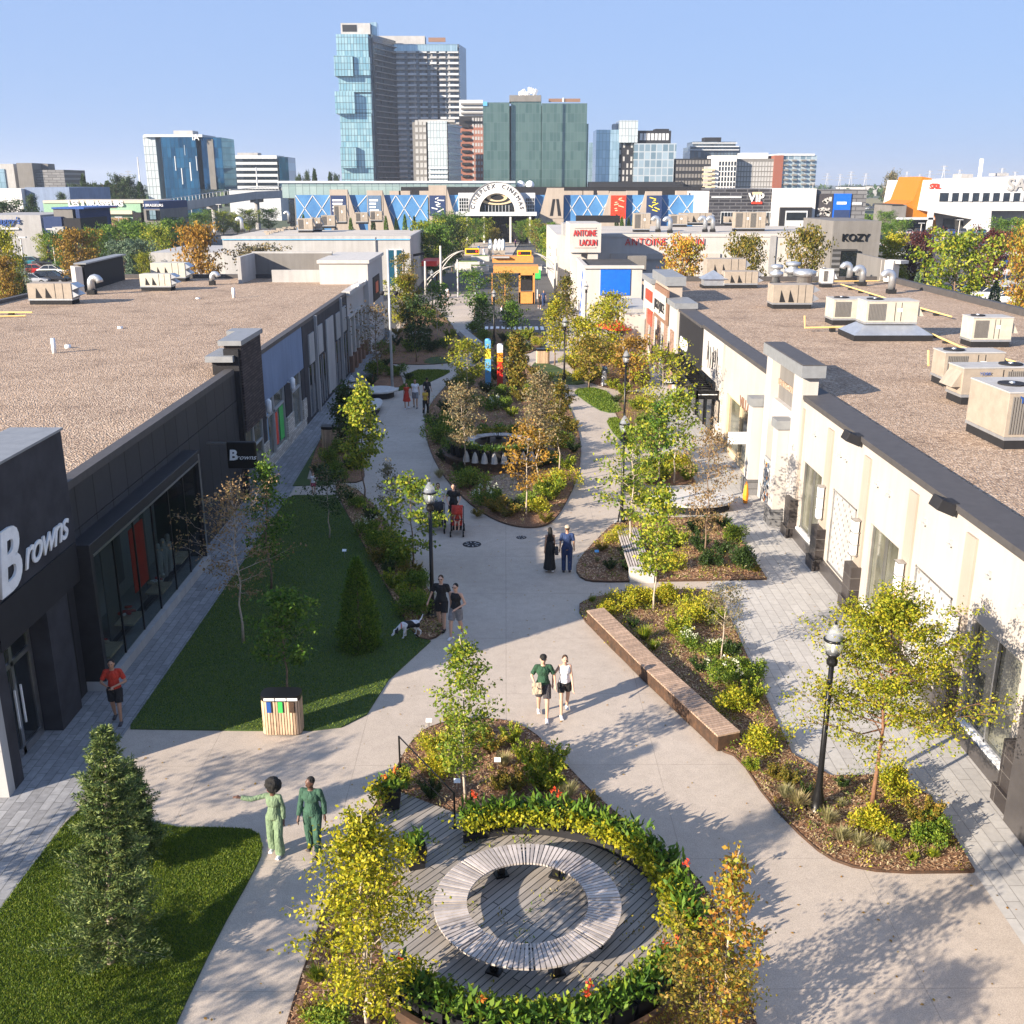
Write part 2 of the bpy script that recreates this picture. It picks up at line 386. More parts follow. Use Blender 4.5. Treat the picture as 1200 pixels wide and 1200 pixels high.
    fr = t.n('ShaderNodeLayerWeight'); fr.inputs[0].default_value = .5; pw = t.n('ShaderNodeMath', operation='POWER'); pw.inputs[1].default_value = 4; t.l(fr, 'Facing', pw, 0); ad = t.n('ShaderNodeMath', operation='MULTIPLY_ADD'); ad.inputs[1].default_value = .6; ad.inputs[2].default_value = .05; t.l(pw, 0, ad, 0)
    mx = t.n('ShaderNodeMixShader'); t.l(ad, 0, mx, 0); t.l(tr, 0, mx, 1); t.l(t.p, 0, mx, 2); t.l(mx, 0, t.out, 'Surface'); M['glass_clear'] = t.mat
    t = NT('globe'); t.col((.5, .53, .57)); t.set(Roughness=.1); tr = t.n('ShaderNodeBsdfTransparent'); tr.inputs[0].default_value = (.95, .95, .95, 1); mx = t.n('ShaderNodeMixShader'); mx.inputs[0].default_value = .3
    t.l(tr, 0, mx, 1); t.l(t.p, 0, mx, 2); t.l(mx, 0, t.out, 'Surface'); M['globe'] = t.mat
    G = m_glass
    M['curtain_teal'] = G('curtain_teal', (.2, .4, .48), (.38, .58, .62), 1.5, 3.05, 'xzy', (.1, .13, .14), .12)
    M['curtain_green'] = G('curtain_green', (.08, .15, .13), (.14, .22, .19), 1.5, 3.8, 'xzy', (.17, .23, .21), .09, .1, .5)
    M['curtain_blue'] = G('curtain_blue', (.02, .09, .17), (.05, .2, .33), 1.6, 3.8, 'xzy', (.03, .07, .1), .07, .05, .75)
    M['curtain_sky'] = G('curtain_sky', (.3, .45, .52), (.42, .58, .66), 1.5, 3.4, 'xzy', (.2, .3, .33), .08, .1, .5)
    M['curtain_sky_s'] = G('curtain_sky_s', (.1, .2, .3), (.2, .32, .42), 1.5, 3.4, 'yzx', (.1, .16, .2), .08, .1, .5)
    M['curtain_pale'] = G('curtain_pale', (.5, .58, .6), (.66, .72, .73), 1.4, 3.0, 'xzy', (.3, .33, .34), .16, .2, .2)
    M['curtain_mixed'] = G('curtain_mixed', (.12, .2, .25), (.4, .5, .56), 2.6, 3.3, 'xzy', (.5, .55, .57), .25, .2, .3)
    M['curtain_dark'] = G('curtain_dark', (.04, .06, .08), (.14, .19, .23), 1.5, 3.05, 'xzy', (.09, .095, .1), .2, .2, .3)
    M['curtain_dark_s'] = G('curtain_dark_s', (.035, .055, .075), (.1, .14, .17), 1.5, 3.05, 'yzx', (.09, .095, .1), .2, .2, .3)
    M['curtain_mall'] = G('curtain_mall', (.3, .42, .4), (.42, .53, .5), 1.7, 4.2, 'xzy', (.2, .26, .26), .08, .15, .3)
    M['band_white'] = m_plain('band_white', (.5, .52, .54), .6)
    M['black_siding'] = m_brick('black_siding', (.03, .03, .036), (.06, .06, .07), (.14, .14, .15), 2.6, .75, 'xzy', .09, .6, .5)
    M['grey_siding'] = m_brick('grey_siding', (.16, .16, .165), (.24, .24, .245), (.08, .08, .085), 3, .9, 'xzy', .1, .6, .5)
    t = NT('blue_panels'); t.col((.06, .2, .42)); a = t.noise(.15, 3); r = t.ramp(a, 0, [(.35, (.05, .16, .36)), (.65, (.09, .25, .48))]); t.col((r, 0)); t.set(Roughness=.45); M['blue_panels'] = t.mat
    M['bark'] = m_plain('bark', (.2, .14, .1), .9, 0, .4, 12, .4); M['bark_pale'] = m_plain('bark_pale', (.42, .35, .28), .9, 0, .3, 12, .3); M['bark_red'] = m_plain('bark_red', (.21, .11, .065), .8, 0, .35, 14, .3)
    L = m_leaf
    M['l_green'] = L('l_green', [(.03, .075, .012), (.07, .15, .018), (.12, .22, .025), (.2, .28, .03)])
    M['l_lime'] = L('l_lime', [(.07, .12, .012), (.16, .24, .018), (.3, .34, .03), (.46, .4, .04)])
    M['l_yellow'] = L('l_yellow', [(.09, .13, .008), (.22, .24, .01), (.38, .35, .015), (.5, .43, .03)])
    M['l_ygreen'] = L('l_ygreen', [(.1, .14, .01), (.24, .27, .015), (.38, .36, .02), (.46, .36, .03)])
    M['l_orange'] = L('l_orange', [(.3, .1, .02), (.45, .2, .03), (.5, .32, .04), (.38, .33, .04), (.22, .26, .03)])
    M['l_amber'] = L('l_amber', [(.18, .12, .02), (.32, .18, .025), (.42, .2, .03), (.4, .27, .04)])
    M['l_olive'] = L('l_olive', [(.07, .08, .015), (.15, .15, .02), (.26, .2, .03), (.33, .2, .04)])
    M['l_bronze'] = L('l_bronze', [(.16, .1, .05), (.25, .17, .08), (.3, .2, .12), (.2, .18, .06)])
    M['l_grey'] = L('l_grey', [(.11, .12, .07), (.18, .17, .1), (.26, .2, .12), (.34, .25, .1)])
    M['l_maroon'] = L('l_maroon', [(.04, .01, .012), (.09, .02, .022), (.14, .035, .03)], .2)
    M['l_dark'] = L('l_dark', [(.015, .035, .01), (.035, .07, .015), (.06, .1, .02)], .2)
    M['l_spruce'] = L('l_spruce', [(.025, .055, .018), (.065, .115, .03), (.15, .2, .06), (.24, .28, .09)], .1)
    M['l_bluegreen'] = L('l_bluegreen', [(.06, .11, .07), (.12, .18, .11), (.2, .26, .17)], .15)
    M['l_shrub'] = L('l_shrub', [(.04, .09, .012), (.1, .18, .02), (.2, .28, .03), (.3, .34, .04)])
    M['l_shrub_y'] = L('l_shrub_y', [(.14, .19, .01), (.3, .33, .02), (.46, .42, .03), (.52, .38, .04)])
    M['l_straw'] = L('l_straw', [(.2, .2, .06), (.38, .32, .16), (.5, .42, .26)])
    M['l_grass'] = L('l_grass', [(.04, .075, .007), (.085, .15, .011), (.15, .22, .018), (.25, .28, .035)], .25)
    M['fl_red'] = L('fl_red', [(.6, .04, .02), (.7, .1, .03)]); M['fl_yel'] = L('fl_yel', [(.5, .5, .02), (.65, .55, .04)]); M['fl_white'] = L('fl_white', [(.6, .62, .45), (.7, .7, .6)]); M['fl_or'] = L('fl_or', [(.7, .12, .02), (.8, .25, .03)])
    M['chips'] = m_leaf('chips', [(.1, .05, .03), (.28, .15, .08), (.48, .31, .19), (.6, .45, .3)], 0.0)
    for nm, c in dict(skin_light=(.55, .33, .23), skin_mid=(.4, .22, .14), skin_dark=(.12, .06, .04)).items():
        t = NT(nm); t.col(c); t.set(Roughness=.5); t.p.inputs['Subsurface Weight'].default_value = .0; M[nm] = t.mat
    for nm, c in dict(cl_mint=(.17, .245, .14), cl_green=(.035, .095, .06), cl_red=(.5, .035, .015), cl_black=(.012, .012, .014), cl_darkgreen=(.02, .07, .035), cl_white=(.75, .75, .78), cl_navy=(.018, .04, .12), cl_grey=(.2, .2, .21),
            cl_beige=(.55, .45, .32), cl_yellow=(.6, .38, .05), cl_pink=(.6, .1, .2), cl_denim=(.1, .17, .28), cl_orange=(.6, .2, .04), cl_blue=(.03, .15, .4), cl_darkgrey=(.05, .045, .05), cl_purple=(.06, .02, .09), hair_black=(.008, .007, .006), hair_brown=(.05, .025, .012)).items():
        M[nm] = m_plain(nm, c, .85, 0, .22, 9, 0)
        t_ = NT(nm); a_ = t_.noise(9, 5); d_ = t_.ramp(a_, 0, [(.3, tuple(x*.72 for x in c)), (.7, tuple(min(1, x*1.15) for x in c))]); t_.col((d_, 0)); t_.set(Roughness=.85)
        mp_ = t_.n('ShaderNodeMapping'); tc_ = t_.n('ShaderNodeTexCoord'); mp_.inputs['Scale'].default_value = (1, 1, .45); t_.l(tc_, 'Object', mp_, 0); f_ = t_.noise(16, 3, .6, (mp_, 0)); t_.bump(f_, 0, 1.0, .05); M[nm] = t_.mat
    for nm, c in dict(car_white=(.75, .75, .75), car_silver=(.4, .41, .43), car_black=(.015, .015, .018), car_red=(.45, .015, .01), car_blue=(.02, .08, .28), car_grey=(.12, .125, .13), car_teal=(.03, .2, .25)).items():
        t = NT(nm); a = t.noise(2, 2); r = t.ramp(a, 0, [(.4, c), (.6, tuple(x*.93 for x in c))]); t.col((r, 0)); t.set(Roughness=.28, Metallic=.25); t.p.inputs['Coat Weight'].default_value = .6; M[nm] = t.mat
mk()
# ---------------- camera, sun, sky -------------
cam = bpy.data.cameras.new('camera'); co = bpy.data.objects.new('camera', cam); COL.objects.link(co)
co.location = (0, 0, CH); co.rotation_euler = (pi/2-TH, 0, YAW); cam.lens = 36*CF/1200; cam.sensor_width = 36; cam.clip_end = 20000; cam.clip_start = .5
S.camera = co
SUN_EL, SUN_AZ = radians(20.5), radians(36)     # shadows run along (cos36, sin36)
d = Vector((cos(SUN_EL)*cos(SUN_AZ), cos(SUN_EL)*sin(SUN_AZ), -sin(SUN_EL)))
sl = bpy.data.lights.new('sun', 'SUN'); sl.energy = 5.0; sl.angle = radians(.5); sl.color = (1, .87, .71)
so = bpy.data.objects.new('sun', sl); COL.objects.link(so); so.rotation_euler = d.to_track_quat('-Z', 'Y').to_euler(); so.location = (-60, -60, 80)
w = bpy.data.worlds.new('World'); S.world = w; w.use_nodes = True; nt = w.node_tree
sk = nt.nodes.new('ShaderNodeTexSky'); sk.sky_type = 'NISHITA'; sk.sun_disc = False; sk.sun_elevation = SUN_EL
sk.sun_rotation = math.atan2(-d.x, -d.y); sk.air_density = 1.0; sk.dust_density = .2; sk.ozone_density = 6; sk.altitude = 50
bg = nt.nodes['Background']; bg.inputs[1].default_value = .053; 
mx = nt.nodes.new('ShaderNodeMix'); mx.data_type = 'RGBA'; mx.inputs[0].default_value = .85; nt.links.new(sk.outputs[0], mx.inputs[6]); mx.inputs[7].default_value = (2.75, 4.0, 6.8, 1)
nt.links.new(mx.outputs[2], bg.inputs[0])
S.view_settings.view_transform = 'Standard'; S.view_settings.look = 'None'; S.view_settings.exposure = 1.42; S.view_settings.gamma = 1
def leaves(pos, rng, L, Wd, droop=.0, ddir=None, fold=.18):
    n = len(pos); d = rng.normal(size=(n, 3)); d[:, 2] -= droop
    if ddir is not None: d = d*.55+ddir
    d /= np.linalg.norm(d, axis=1)[:, None]+1e-9
    q = rng.normal(size=(n, 3)); s = np.cross(d, q); s /= np.linalg.norm(s, axis=1)[:, None]+1e-9; nn = np.cross(d, s)
    l = (L*rng.uniform(.4, 1.45, n))[:, None]; w_ = (Wd*rng.uniform(.7, 1.2, n))[:, None]
    V = np.stack([pos, pos+d*l*.5+s*w_*.5+nn*l*fold, pos+d*l, pos+d*l*.5-s*w_*.5+nn*l*fold], 1)
    return V.reshape(-1, 3)
# ---------------- ground -------------
def sheet(name, poly, z, mat, kind='structure', th=None):
    mb = MB()
    a = sum(poly[i][0]*poly[(i+1) % len(poly)][1]-poly[(i+1) % len(poly)][0]*poly[i][1] for i in range(len(poly)))
    if a < 0: poly = poly[::-1]
    if th: mb.prism(poly, z-th, z)
    else: mb.add([(x, y, z) for x, y in poly], [tuple(range(len(poly)))])
    return tag(mb.build(name, mat), kind=kind)
def smooth(pts, it=2, closed=True):
    for _ in range(it):
        q = []
        for i in range(len(pts)):
            a = pts[i]; b = pts[(i+1) % len(pts)]
            q += [(a[0]*.75+b[0]*.25, a[1]*.75+b[1]*.25), (a[0]*.25+b[0]*.75, a[1]*.25+b[1]*.75)]
        pts = q
    return pts
def PP(l, z=0): return [P(a, b, z) for a, b in l]
sheet('ground', [(-6000, -200), (6000, -200), (6000, 9000), (-6000, 9000)], -.012, M['far_ground'])
sheet('road', [(-330, 84), (330, 84), (330, 330), (-330, 330)], -.006, M['asphalt'])
sheet('parking_ground', [(34, -20), (330, -20), (330, 84), (34, 84)], -.006, M['asphalt'])
sheet('parking_ground', [(-330, -20), (-36, -20), (-36, 84), (-330, 84)], -.006, M['asphalt'])
sheet('plaza', [(-11.3, -10), (11.4, -10), (11.4, 84.5), (-11.3, 86.5)], .004, M['concrete'])
sheet('pavement', [(-12.6, -8), (-9.6, -8), (-9.6, 84), (-12.6, 86)], .01, M['pavers_left'])
sheet('pavement', [(9.4, -8), (11.35, -8), (11.35, 84), (9.0, 84), (8.4, 62), (7.9, 50), (7.0, 42), (7.3, 34), (6.6, 31), (6.6, 22), (9.4, 17.4)], .01, M['pavers'])
# crosswalks, kerbs and paint at the cross street
sheet('pavement', PP([(452, 402), (500, 408), (545, 386), (556, 372), (560, 345), (520, 345), (470, 372)]), .008, M['concrete'])
sheet('pavement', PP([(640, 408), (700, 412), (735, 385), (735, 366), (660, 366), (640, 374)]), .008, M['concrete'])
mb = MB()
for k in range(15):
    x0, y0 = P(548+k*6.6, 386.5); x1, y1 = P(552+k*6.6, 382.5)
    mb.add([(x0, y0, .0), (x0+.32, y0, .0), (x0+.32, y1, .0), (x0, y1, .0)], [(0, 1, 2, 3)])
tag(mb.build('road_marking', M['white_paint']), kind='structure')
mb = MB()
for k in range(20):
    y = 112+k*9; mb.add([(-3.9, y, 0), (-3.75, y, 0), (-3.75, y+4, 0), (-3.9, y+4, 0)], [(0, 1, 2, 3)])
tag(mb.build('road_marking', M['white_paint']), kind='structure')
# planting beds: mulch inside thin steel edging, soft lawn
BEDS = {}
def bed(key, px, mat='mulch', it=2, edge=True, z=.05, crown=.0):
    pts = smooth(PP(px), it) if it else PP(px)
    BEDS[key] = pts
    o = sheet('mulch_bed' if mat == 'mulch' else 'lawn', pts, z, M[mat], th=.08)
    if edge:
        mb = MB(); n = len(pts)
        cx = sum(p[0] for p in pts)/n; cy = sum(p[1] for p in pts)/n
        a = sum(pts[i][0]*pts[(i+1) % n][1]-pts[(i+1) % n][0]*pts[i][1] for i in range(n)); sg = 1 if a > 0 else -1
        out = []
        for i in range(n):
            t = Vector((pts[(i+1) % n][0]-pts[i-1][0], pts[(i+1) % n][1]-pts[i-1][1])); t.normalize()
            out.append((pts[i][0]+t.y*.018*sg, pts[i][1]-t.x*.018*sg))
        for i in range(n):
            j = (i+1) % n
            mb.add([(*pts[i], z+.015), (*pts[j], z+.015), (*out[j], z+.015), (*out[i], z+.015), (*pts[i], z-.03), (*pts[j], z-.03), (*out[j], 0), (*out[i], 0)],
                   [(0, 1, 2, 3), (3, 2, 6, 7), (1, 0, 4, 5)])
        tag(mb.build('bed_edging', M['corten']), kind='structure')
    return pts
bed('ring', [(338, 1200), (352, 1150), (386, 1056), (430, 960), (455, 922), (480, 872), (505, 851), (560, 842), (615, 850), (655, 890), (700, 938), (760, 985), (820, 1030), (850, 1090), (890, 1210), (905, 1330), (300, 1330)])
bed('long', [(676, 712), (690, 703), (720, 697), (780, 693), (838, 692), (850, 715), (895, 815), (940, 912), (1074, 910), (1141, 1022), (1141, 1023), (1040, 1024), (985, 1014), (950, 992), (900, 940), (866, 888), (843, 880), (690, 735)], it=1)
bed('isle2', [(674, 668), (682, 652), (705, 628), (722, 612), (760, 608), (848, 608), (852, 610), (898, 679), (898, 680), (760, 682), (700, 683), (682, 680)], it=1)
bed('isle3', [(742, 548), (755, 538), (800, 540), (815, 566), (815, 568), (770, 570), (745, 565)], it=1)
bed('centre', [(497, 505), (500, 480), (520, 455), (545, 432), (590, 422), (635, 432), (664, 470), (682, 515), (678, 560), (655, 605), (638, 619), (605, 619), (572, 607), (540, 583), (510, 545)])
bed('left', [(392, 570), (398, 566), (428, 580), (462, 625), (500, 690), (527, 735), (505, 752), (488, 748), (470, 720), (405, 600)], it=1)
bed('leftup', [(360, 560), (372, 522), (385, 500), (415, 505), (428, 555), (424, 566), (398, 566)], it=1)
bed('flag', [(432, 447), (452, 418), (470, 440), (474, 455), (440, 458)], it=1)
bed('north', [(440, 425), (462, 400), (480, 372), (500, 352), (528, 378), (540, 400), (535, 425), (500, 428), (462, 427)], it=1)
bed('mid', [(545, 395), (570, 385), (625, 388), (640, 396), (630, 412), (590, 420), (565, 415)], it=1)
bed('east', [(668, 408), (700, 398), (740, 405), (760, 425), (762, 452), (735, 460), (700, 452), (672, 440)], it=1)
bed('east2', [(718, 465), (745, 458), (770, 470), (785, 520), (760, 532), (742, 512), (722, 490)], it=1)
L1 = bed('lawn1', [(-160, 1300), (-60, 1155), (0, 1066), (98, 938), (130, 945), (192, 971), (262, 971), (303, 974), (309, 998), (298, 1022), (255, 1098), (205, 1204), (150, 1330)], 'lawn', 1, False, .04)
L2 = bed('lawn2', [(153, 851), (270, 681), (336, 585), (345, 581), (392, 581), (400, 592), (405, 600), (470, 720), (488, 748), (505, 752), (455, 798), (430, 838), (400, 853), (365, 857), (290, 857), (153, 855)], 'lawn', 0, False, .04)
L3 = bed('lawn3', [(343, 570), (382, 505), (366, 540), (360, 562), (395, 568)], 'lawn', 0, False, .04)
L4 = bed('lawn4', [(436, 459), (474, 456), (478, 434), (526, 434), (528, 437), (495, 452), (452, 462)], 'lawn', 1, False, .04)
L5 = bed('lawn5', [(668, 457), (705, 455), (722, 470), (730, 484), (708, 484), (690, 474)], 'lawn', 1, False, .06)
L6 = bed('lawn6', [(710, 492), (726, 490), (742, 512), (752, 540), (730, 520), (716, 505)], 'lawn', 1, False, .06)
L7 = bed('lawn7', [(622, 426), (640, 424), (690, 449), (672, 452), (640, 447), (628, 438)], 'lawn', 1, False, .06)
L8 = bed('lawn8', [(496, 428), (536, 425), (520, 418), (500, 420)], 'lawn', 1, False, .06)
# manhole covers set in the concrete
for i, (px, py, r, lb) in enumerate([(553, 638, .36, 'round cast iron manhole cover in the plaza below the stroller'), (611, 630, .2, 'small oval drain cover at the tip of the central planted island')]):
    x, y = P(px, py); mb = MB(); mb.lathe([(r, 0), (r, .012), (r-.03, .014)], (x, y, .0), 24, 0)
    for k in range(8): a = k*pi/4+.2; mb.rbox((x+cos(a)*r*.6, y+sin(a)*r*.6, .014), (r*.4, .03, .01), a, 1)
    tag(mb.build('manhole_cover', [M['charcoal'], M['steel']], loc=(x, y, 0)), lb, 'manhole cover')
# grass blades and bark chips
def inside(x, y, poly):
    n = len(poly); c = np.zeros(len(x), bool); j = n-1
    for i in range(n):
        xi, yi = poly[i]; xj, yj = poly[j]
        with np.errstate(divide='ignore', invalid='ignore'):
            t = ((yi > y) != (yj > y)) & (x < (xj-xi)*(y-yi)/(yj-yi+1e-12)+xi)
        c ^= t; j = i
    return c
def scatter(poly, n, rng):
    P_ = np.array(poly); lo = P_.min(0); hi = P_.max(0)
    x = rng.uniform(lo[0], hi[0], n*4); y = rng.uniform(lo[1], hi[1], n*4)
    k = inside(x, y, poly); return x[k][:n], y[k][:n]
def grass(poly, n, seed, z=.04, h=.035, w=.009):
    rng = np.random.default_rng(seed); x, y = scatter(poly, n, rng); n = len(x)
    a = rng.uniform(0, 2*pi, n); hh = h*rng.uniform(.5, 1.3, n); ww = w*rng.uniform(.7, 1.5, n); le = hh*rng.uniform(.2, .9, n); b = rng.uniform(0, 2*pi, n)
    V = np.zeros((n, 3, 3)); 
    V[:, 0] = np.stack([x-np.cos(a)*ww, y-np.sin(a)*ww, np.full(n, z)], 1); V[:, 1] = np.stack([x+np.cos(a)*ww, y+np.sin(a)*ww, np.full(n, z)], 1)
    V[:, 2] = np.stack([x+np.cos(b)*le, y+np.sin(b)*le, z+hh], 1)
    me = npmesh('grass', V.reshape(-1, 3), np.arange(3*n).reshape(-1, 3), [M['l_grass']])
    return tag(link('grass', me), 'short green blades of mown grass growing on the lawns', 'grass', kind='stuff')
grass([p for p in L1 if p[1] > 8] or L1, 170000, 1)
grass(L2, 90000, 2)
grass(L4+[], 9000, 3, .04, .08, .03)
grass(L5, 6000, 4, .06, .08, .03); grass(L6, 6000, 5, .06, .08, .03)
def chips(poly, n, seed, sz=.05):
    rng = np.random.default_rng(seed); x, y = scatter(poly, n, rng); n = len(x)
    a = rng.uniform(0, 2*pi, n); l = sz*rng.uniform(.5, 1.5, n); wd = l*.3; t = rng.uniform(-.35, .35, n); z = .055+rng.uniform(0, .03, n)
    dx, dy = np.cos(a), np.sin(a); V = np.zeros((n, 4, 3))
    for i, (u, v) in enumerate(((-1, -1), (1, -1), (1, 1), (-1, 1))):
        V[:, i] = np.stack([x+dx*l*u*.5-dy*wd*v*.5, y+dy*l*u*.5+dx*wd*v*.5, z+t*l*u*.5+.012], 1)
    me = npmesh('bark_chips', V.reshape(-1, 3), np.arange(4*n).reshape(-1, 4), [M['chips']])
    return tag(link('bark_chips', me), 'brown bark chips lying loose over the planting beds', 'bark chips', kind='stuff')
def cover(poly, n, seed, h=.16, z=.05, keep=None):
    rng = np.random.default_rng(seed); x, y = scatter(poly, n, rng); k = 14; n = len(x)
    sz = rng.uniform(.5, 1.4, n); p = np.stack([np.repeat(x, k), np.repeat(y, k), np.full(n*k, z)], 1); s_ = np.repeat(sz, k)
    p += np.stack([rng.normal(size=n*k)*.09*s_, rng.normal(size=n*k)*.09*s_, np.abs(rng.normal(size=n*k))*h*.6*s_], 1)
    V = leaves(p, rng, .075, .03, 0, np.array([[0, 0, .8]])); mi = np.repeat(rng.integers(0, 4, n), k)
    me = npmesh('cover', V, np.arange(len(V)).reshape(-1, 4), [M['l_shrub'], M['l_shrub_y'], M['l_olive'], M['l_straw']], mi)
    return tag(link('ground_cover', me), 'low mixed perennials and sprouts growing through the bark mulch', 'ground cover', kind='stuff')
chips(BEDS['ring'], 26000, 11); chips(BEDS['long'], 30000, 12); chips(BEDS['isle2'], 12000, 13, .07); chips(BEDS['left'], 8000, 14, .07); chips(BEDS['centre'], 10000, 15, .09)
# ---------------- plants -------------
ORD = ['nearest', 'second', 'third', 'fourth', 'fifth', 'sixth', 'seventh', 'eighth', 'ninth', 'tenth', 'eleventh', 'twelfth', 'thirteenth', 'fourteenth', 'fifteenth', 'sixteenth', 'seventeenth', 'eighteenth', 'nineteenth', 'twentieth']
PROF = {'oval': lambda t: math.sin(pi*min(1, (t*.86+.12)))**.7, 'column': lambda t: (1-t)**.55*(.35+.65*min(1, t*4)), 'cone': lambda t: (1-t)**.8*(.75+.25*min(1, t*5))+.04,
        'vase': lambda t: (.45+.55*min(1, t*1.6))*(1-max(0, t-.6)/.4)**.5, 'spread': lambda t: (1-t)**.62*(.8+.2*min(1, t*6))+.05, 'round': lambda t: math.sqrt(max(0.02, 1-(2*t-1)**2))}
def make_tree(seed, h, cr, h0, prof, nb, npb, lp, leaf, wid, up=.5, tr=.05, jag=.35, sig=.09, droop=.3, ntw=5, flat=.6):
    """trunk+limbs MB and leaf vertex array. h0 crown base, nb limbs, ntw twigs per limb, lp leaves per twig"""
    rng = np.random.default_rng(seed); mb = MB(); f = PROF[prof]
    lean = rng.normal(size=2)*.02*h; top = Vector((lean[0], lean[1], h*.97))
    tp = []; n = 9
    for i in range(n):
        t = i/(n-1); tp.append(Vector((lean[0]*t*t+rng.normal()*.008*h*(t > 0), lean[1]*t*t+rng.normal()*.008*h*(t > 0), h*.97*t)))
    mb.tube(tp, [tr*(1.25 if i == 0 else 1)*(1-.9*(i/(n-1))**.9)+.004 for i in range(n)], 8)
    def tk(z):
        u = min(max(z/(h*.97), 0), .999)*(n-1); i = int(u); return tp[i].lerp(tp[i+1], u-i)
    pts = []; az = rng.uniform(0, 6)
    for b in range(nb):
        t = (b+.5)/nb; z = h0+(h-h0)*t*.93; az += 2.4+rng.normal()*.5
        R = cr*f(t)*rng.uniform(1-jag, 1.12)
        p0 = tk(z*.96); dirv = Vector((cos(az), sin(az), up*(.5+.9*t)+rng.normal()*.12))
        pl = [p0]; 
        for k in range(1, 5):
            s_ = k/4; pl.append(p0+Vector((dirv.x, dirv.y, 0))*R*s_+Vector((0, 0, dirv.z*R*(s_*.8+.3*s_*s_)))+Vector(rng.normal(size=3))*R*.04)
        r0 = max(.004, tr*.42*(1-t*.7)); mb.tube(pl, [r0, r0*.75, r0*.5, r0*.3, .002], 5, cap=False)
        for q in range(ntw):
            s_ = .22+.8*(q+rng.uniform(0, .9))/ntw; u = min(s_*4, 3.999); i = int(u); bp = pl[i].lerp(pl[i+1], u-i)
            sd = (-1 if q % 2 else 1)*rng.uniform(.5, 1.2); dv = Vector((cos(az+sd), sin(az+sd), rng.uniform(-.1, .8)*flat+.1)); tl = R*rng.uniform(.2, .42)+.08
            if q == ntw-1: dv = Vector((cos(az), sin(az), .3)); 
            e = bp+dv*tl
            mb.tube([bp, bp.lerp(e, .5)+Vector(rng.normal(size=3))*.02, e], [r0*.35, r0*.22, .0015], 3, cap=False)
            m = int(lp*rng.uniform(.5, 1.4)); s2 = rng.uniform(.15, 1.08, m)
            pp = np.array(bp)[None]*(1-s2[:, None])+np.array(e)[None]*s2[:, None]+rng.normal(size=(m, 3))*sig*np.array([1, 1, .7]); pts.append(pp)
    m = int(lp*3); s2 = rng.uniform(.82, 1.02, m); c = np.array(top)[None]*s2[:, None]+rng.normal(size=(m, 3))*sig; c[:, 2] = h*s2; pts.append(c)
    pos = np.concatenate(pts)
    V = leaves(pos, rng, leaf, wid, droop)
    return mb, V
def quads(V): return np.arange(len(V)).reshape(-1, 4)
def put_tree(name, label, cat, loc, data, leafm, barkm, rz=0, group=None):
    mb, V = data
    t = thing(name, label, cat, loc, rz, group)
    mb.build('trunk', M[barkm], t, smooth=True, world=False)
    link('crown', npmesh('crown', V, quads(V), [M[leafm]]), t)
    return t
def hpx(bx, by, ty, z0=.05):   # world base, height and metres per pixel from base and top pixels
    x, y = P(bx, by, z0); h = PY(bx, ty, y)[1]-z0
    D = y*cos(TH)+(CH-h*.6)*sin(TH)
    return x, y, h, D/CF
def T(name, label, base, ty, hw, leafm, barkm='bark', cb=.35, prof='oval', nb=26, ntw=5, lp=26, leaf=.085, wid=.055, up=.5, tr=.035, sig=.09, seed=None, cat='tree', group=None, droop=.3, jag=.35, flat=.6):
    x, y, h, m = hpx(base[0], base[1], ty)
    leaf *= .84; wid *= .84
    seed = seed if seed is not None else int(base[0]*13+base[1])
    d = make_tree(seed, h, hw*m, h*cb, prof, nb, 0, lp, leaf, wid, up, tr, jag, sig, droop, ntw, flat)
    return put_tree(name, label, cat, (x, y, .04), d, leafm, barkm, group=group)
cover(BEDS['ring'], 260, 1); cover(BEDS['long'], 520, 2); cover(BEDS['isle2'], 260, 3); cover(BEDS['left'], 380, 4, .22); cover(BEDS['centre'], 900, 5, .3); cover(BEDS['east'], 500, 6, .35); cover(BEDS['north'], 500, 7, .35); cover(BEDS['mid'], 260, 8, .35); cover(BEDS['leftup'], 200, 9, .3); cover(BEDS['east2'], 300, 10, .3)
# near trees
T('young_tree', 'bright yellow leafed multi-branched tree left of the round deck', (432, 1212), 948, 80, 'l_yellow', 'bark_pale', .16, 'column', 46, 6, 34, .085, .06, .8, .04, .085)
T('young_tree', 'slim bright green columnar tree behind the flower pots on the ring bed', (546, 940), 738, 44, 'l_lime', 'bark_pale', .2, 'column', 34, 5, 20, .1, .075, .45, .03, .09)
T('young_tree', 'wide multi-stemmed yellow green tree beside the nearest right lamp post', (1022, 945), 688, 112, 'l_ygreen', 'bark_red', .34, 'spread', 56, 9, 44, .085, .055, .42, .05, .08, jag=.4)
T('young_tree', 'narrow orange and gold leafed sapling at the lower right of the deck', (842, 1236), 990, 50, 'l_orange', 'bark_pale', .12, 'column', 30, 5, 14, .1, .075, .55, .03, .08)
T('leafy_shrub', 'dull green low branching bush at the bottom edge below the orange sapling', (815, 1235), 1105, 58, 'l_olive', 'bark', .1, 'round', 26, 5, 34, .075, .045, .8, .03, .09, cat='shrub')
T('young_tree', 'lit green maple directly behind the slatted recycling bin', (338, 815), 690, 38, 'l_green', 'bark', .3, 'oval', 22, 5, 24, .12, .1, .5, .03, .1)
T('young_tree', 'sparse pale barked tree with dull bronze leaves on the shaded lawn', (285, 752), 565, 56, 'l_bronze', 'bark_pale', .32, 'oval', 28, 5, 15, .1, .07, .6, .035, .13)
T('young_tree', 'green tree against the dark shop wall at the back of the shaded lawn', (318, 690), 530, 33, 'l_green', 'bark', .22, 'column', 26, 5, 24, .12, .09, .45, .03, .11)
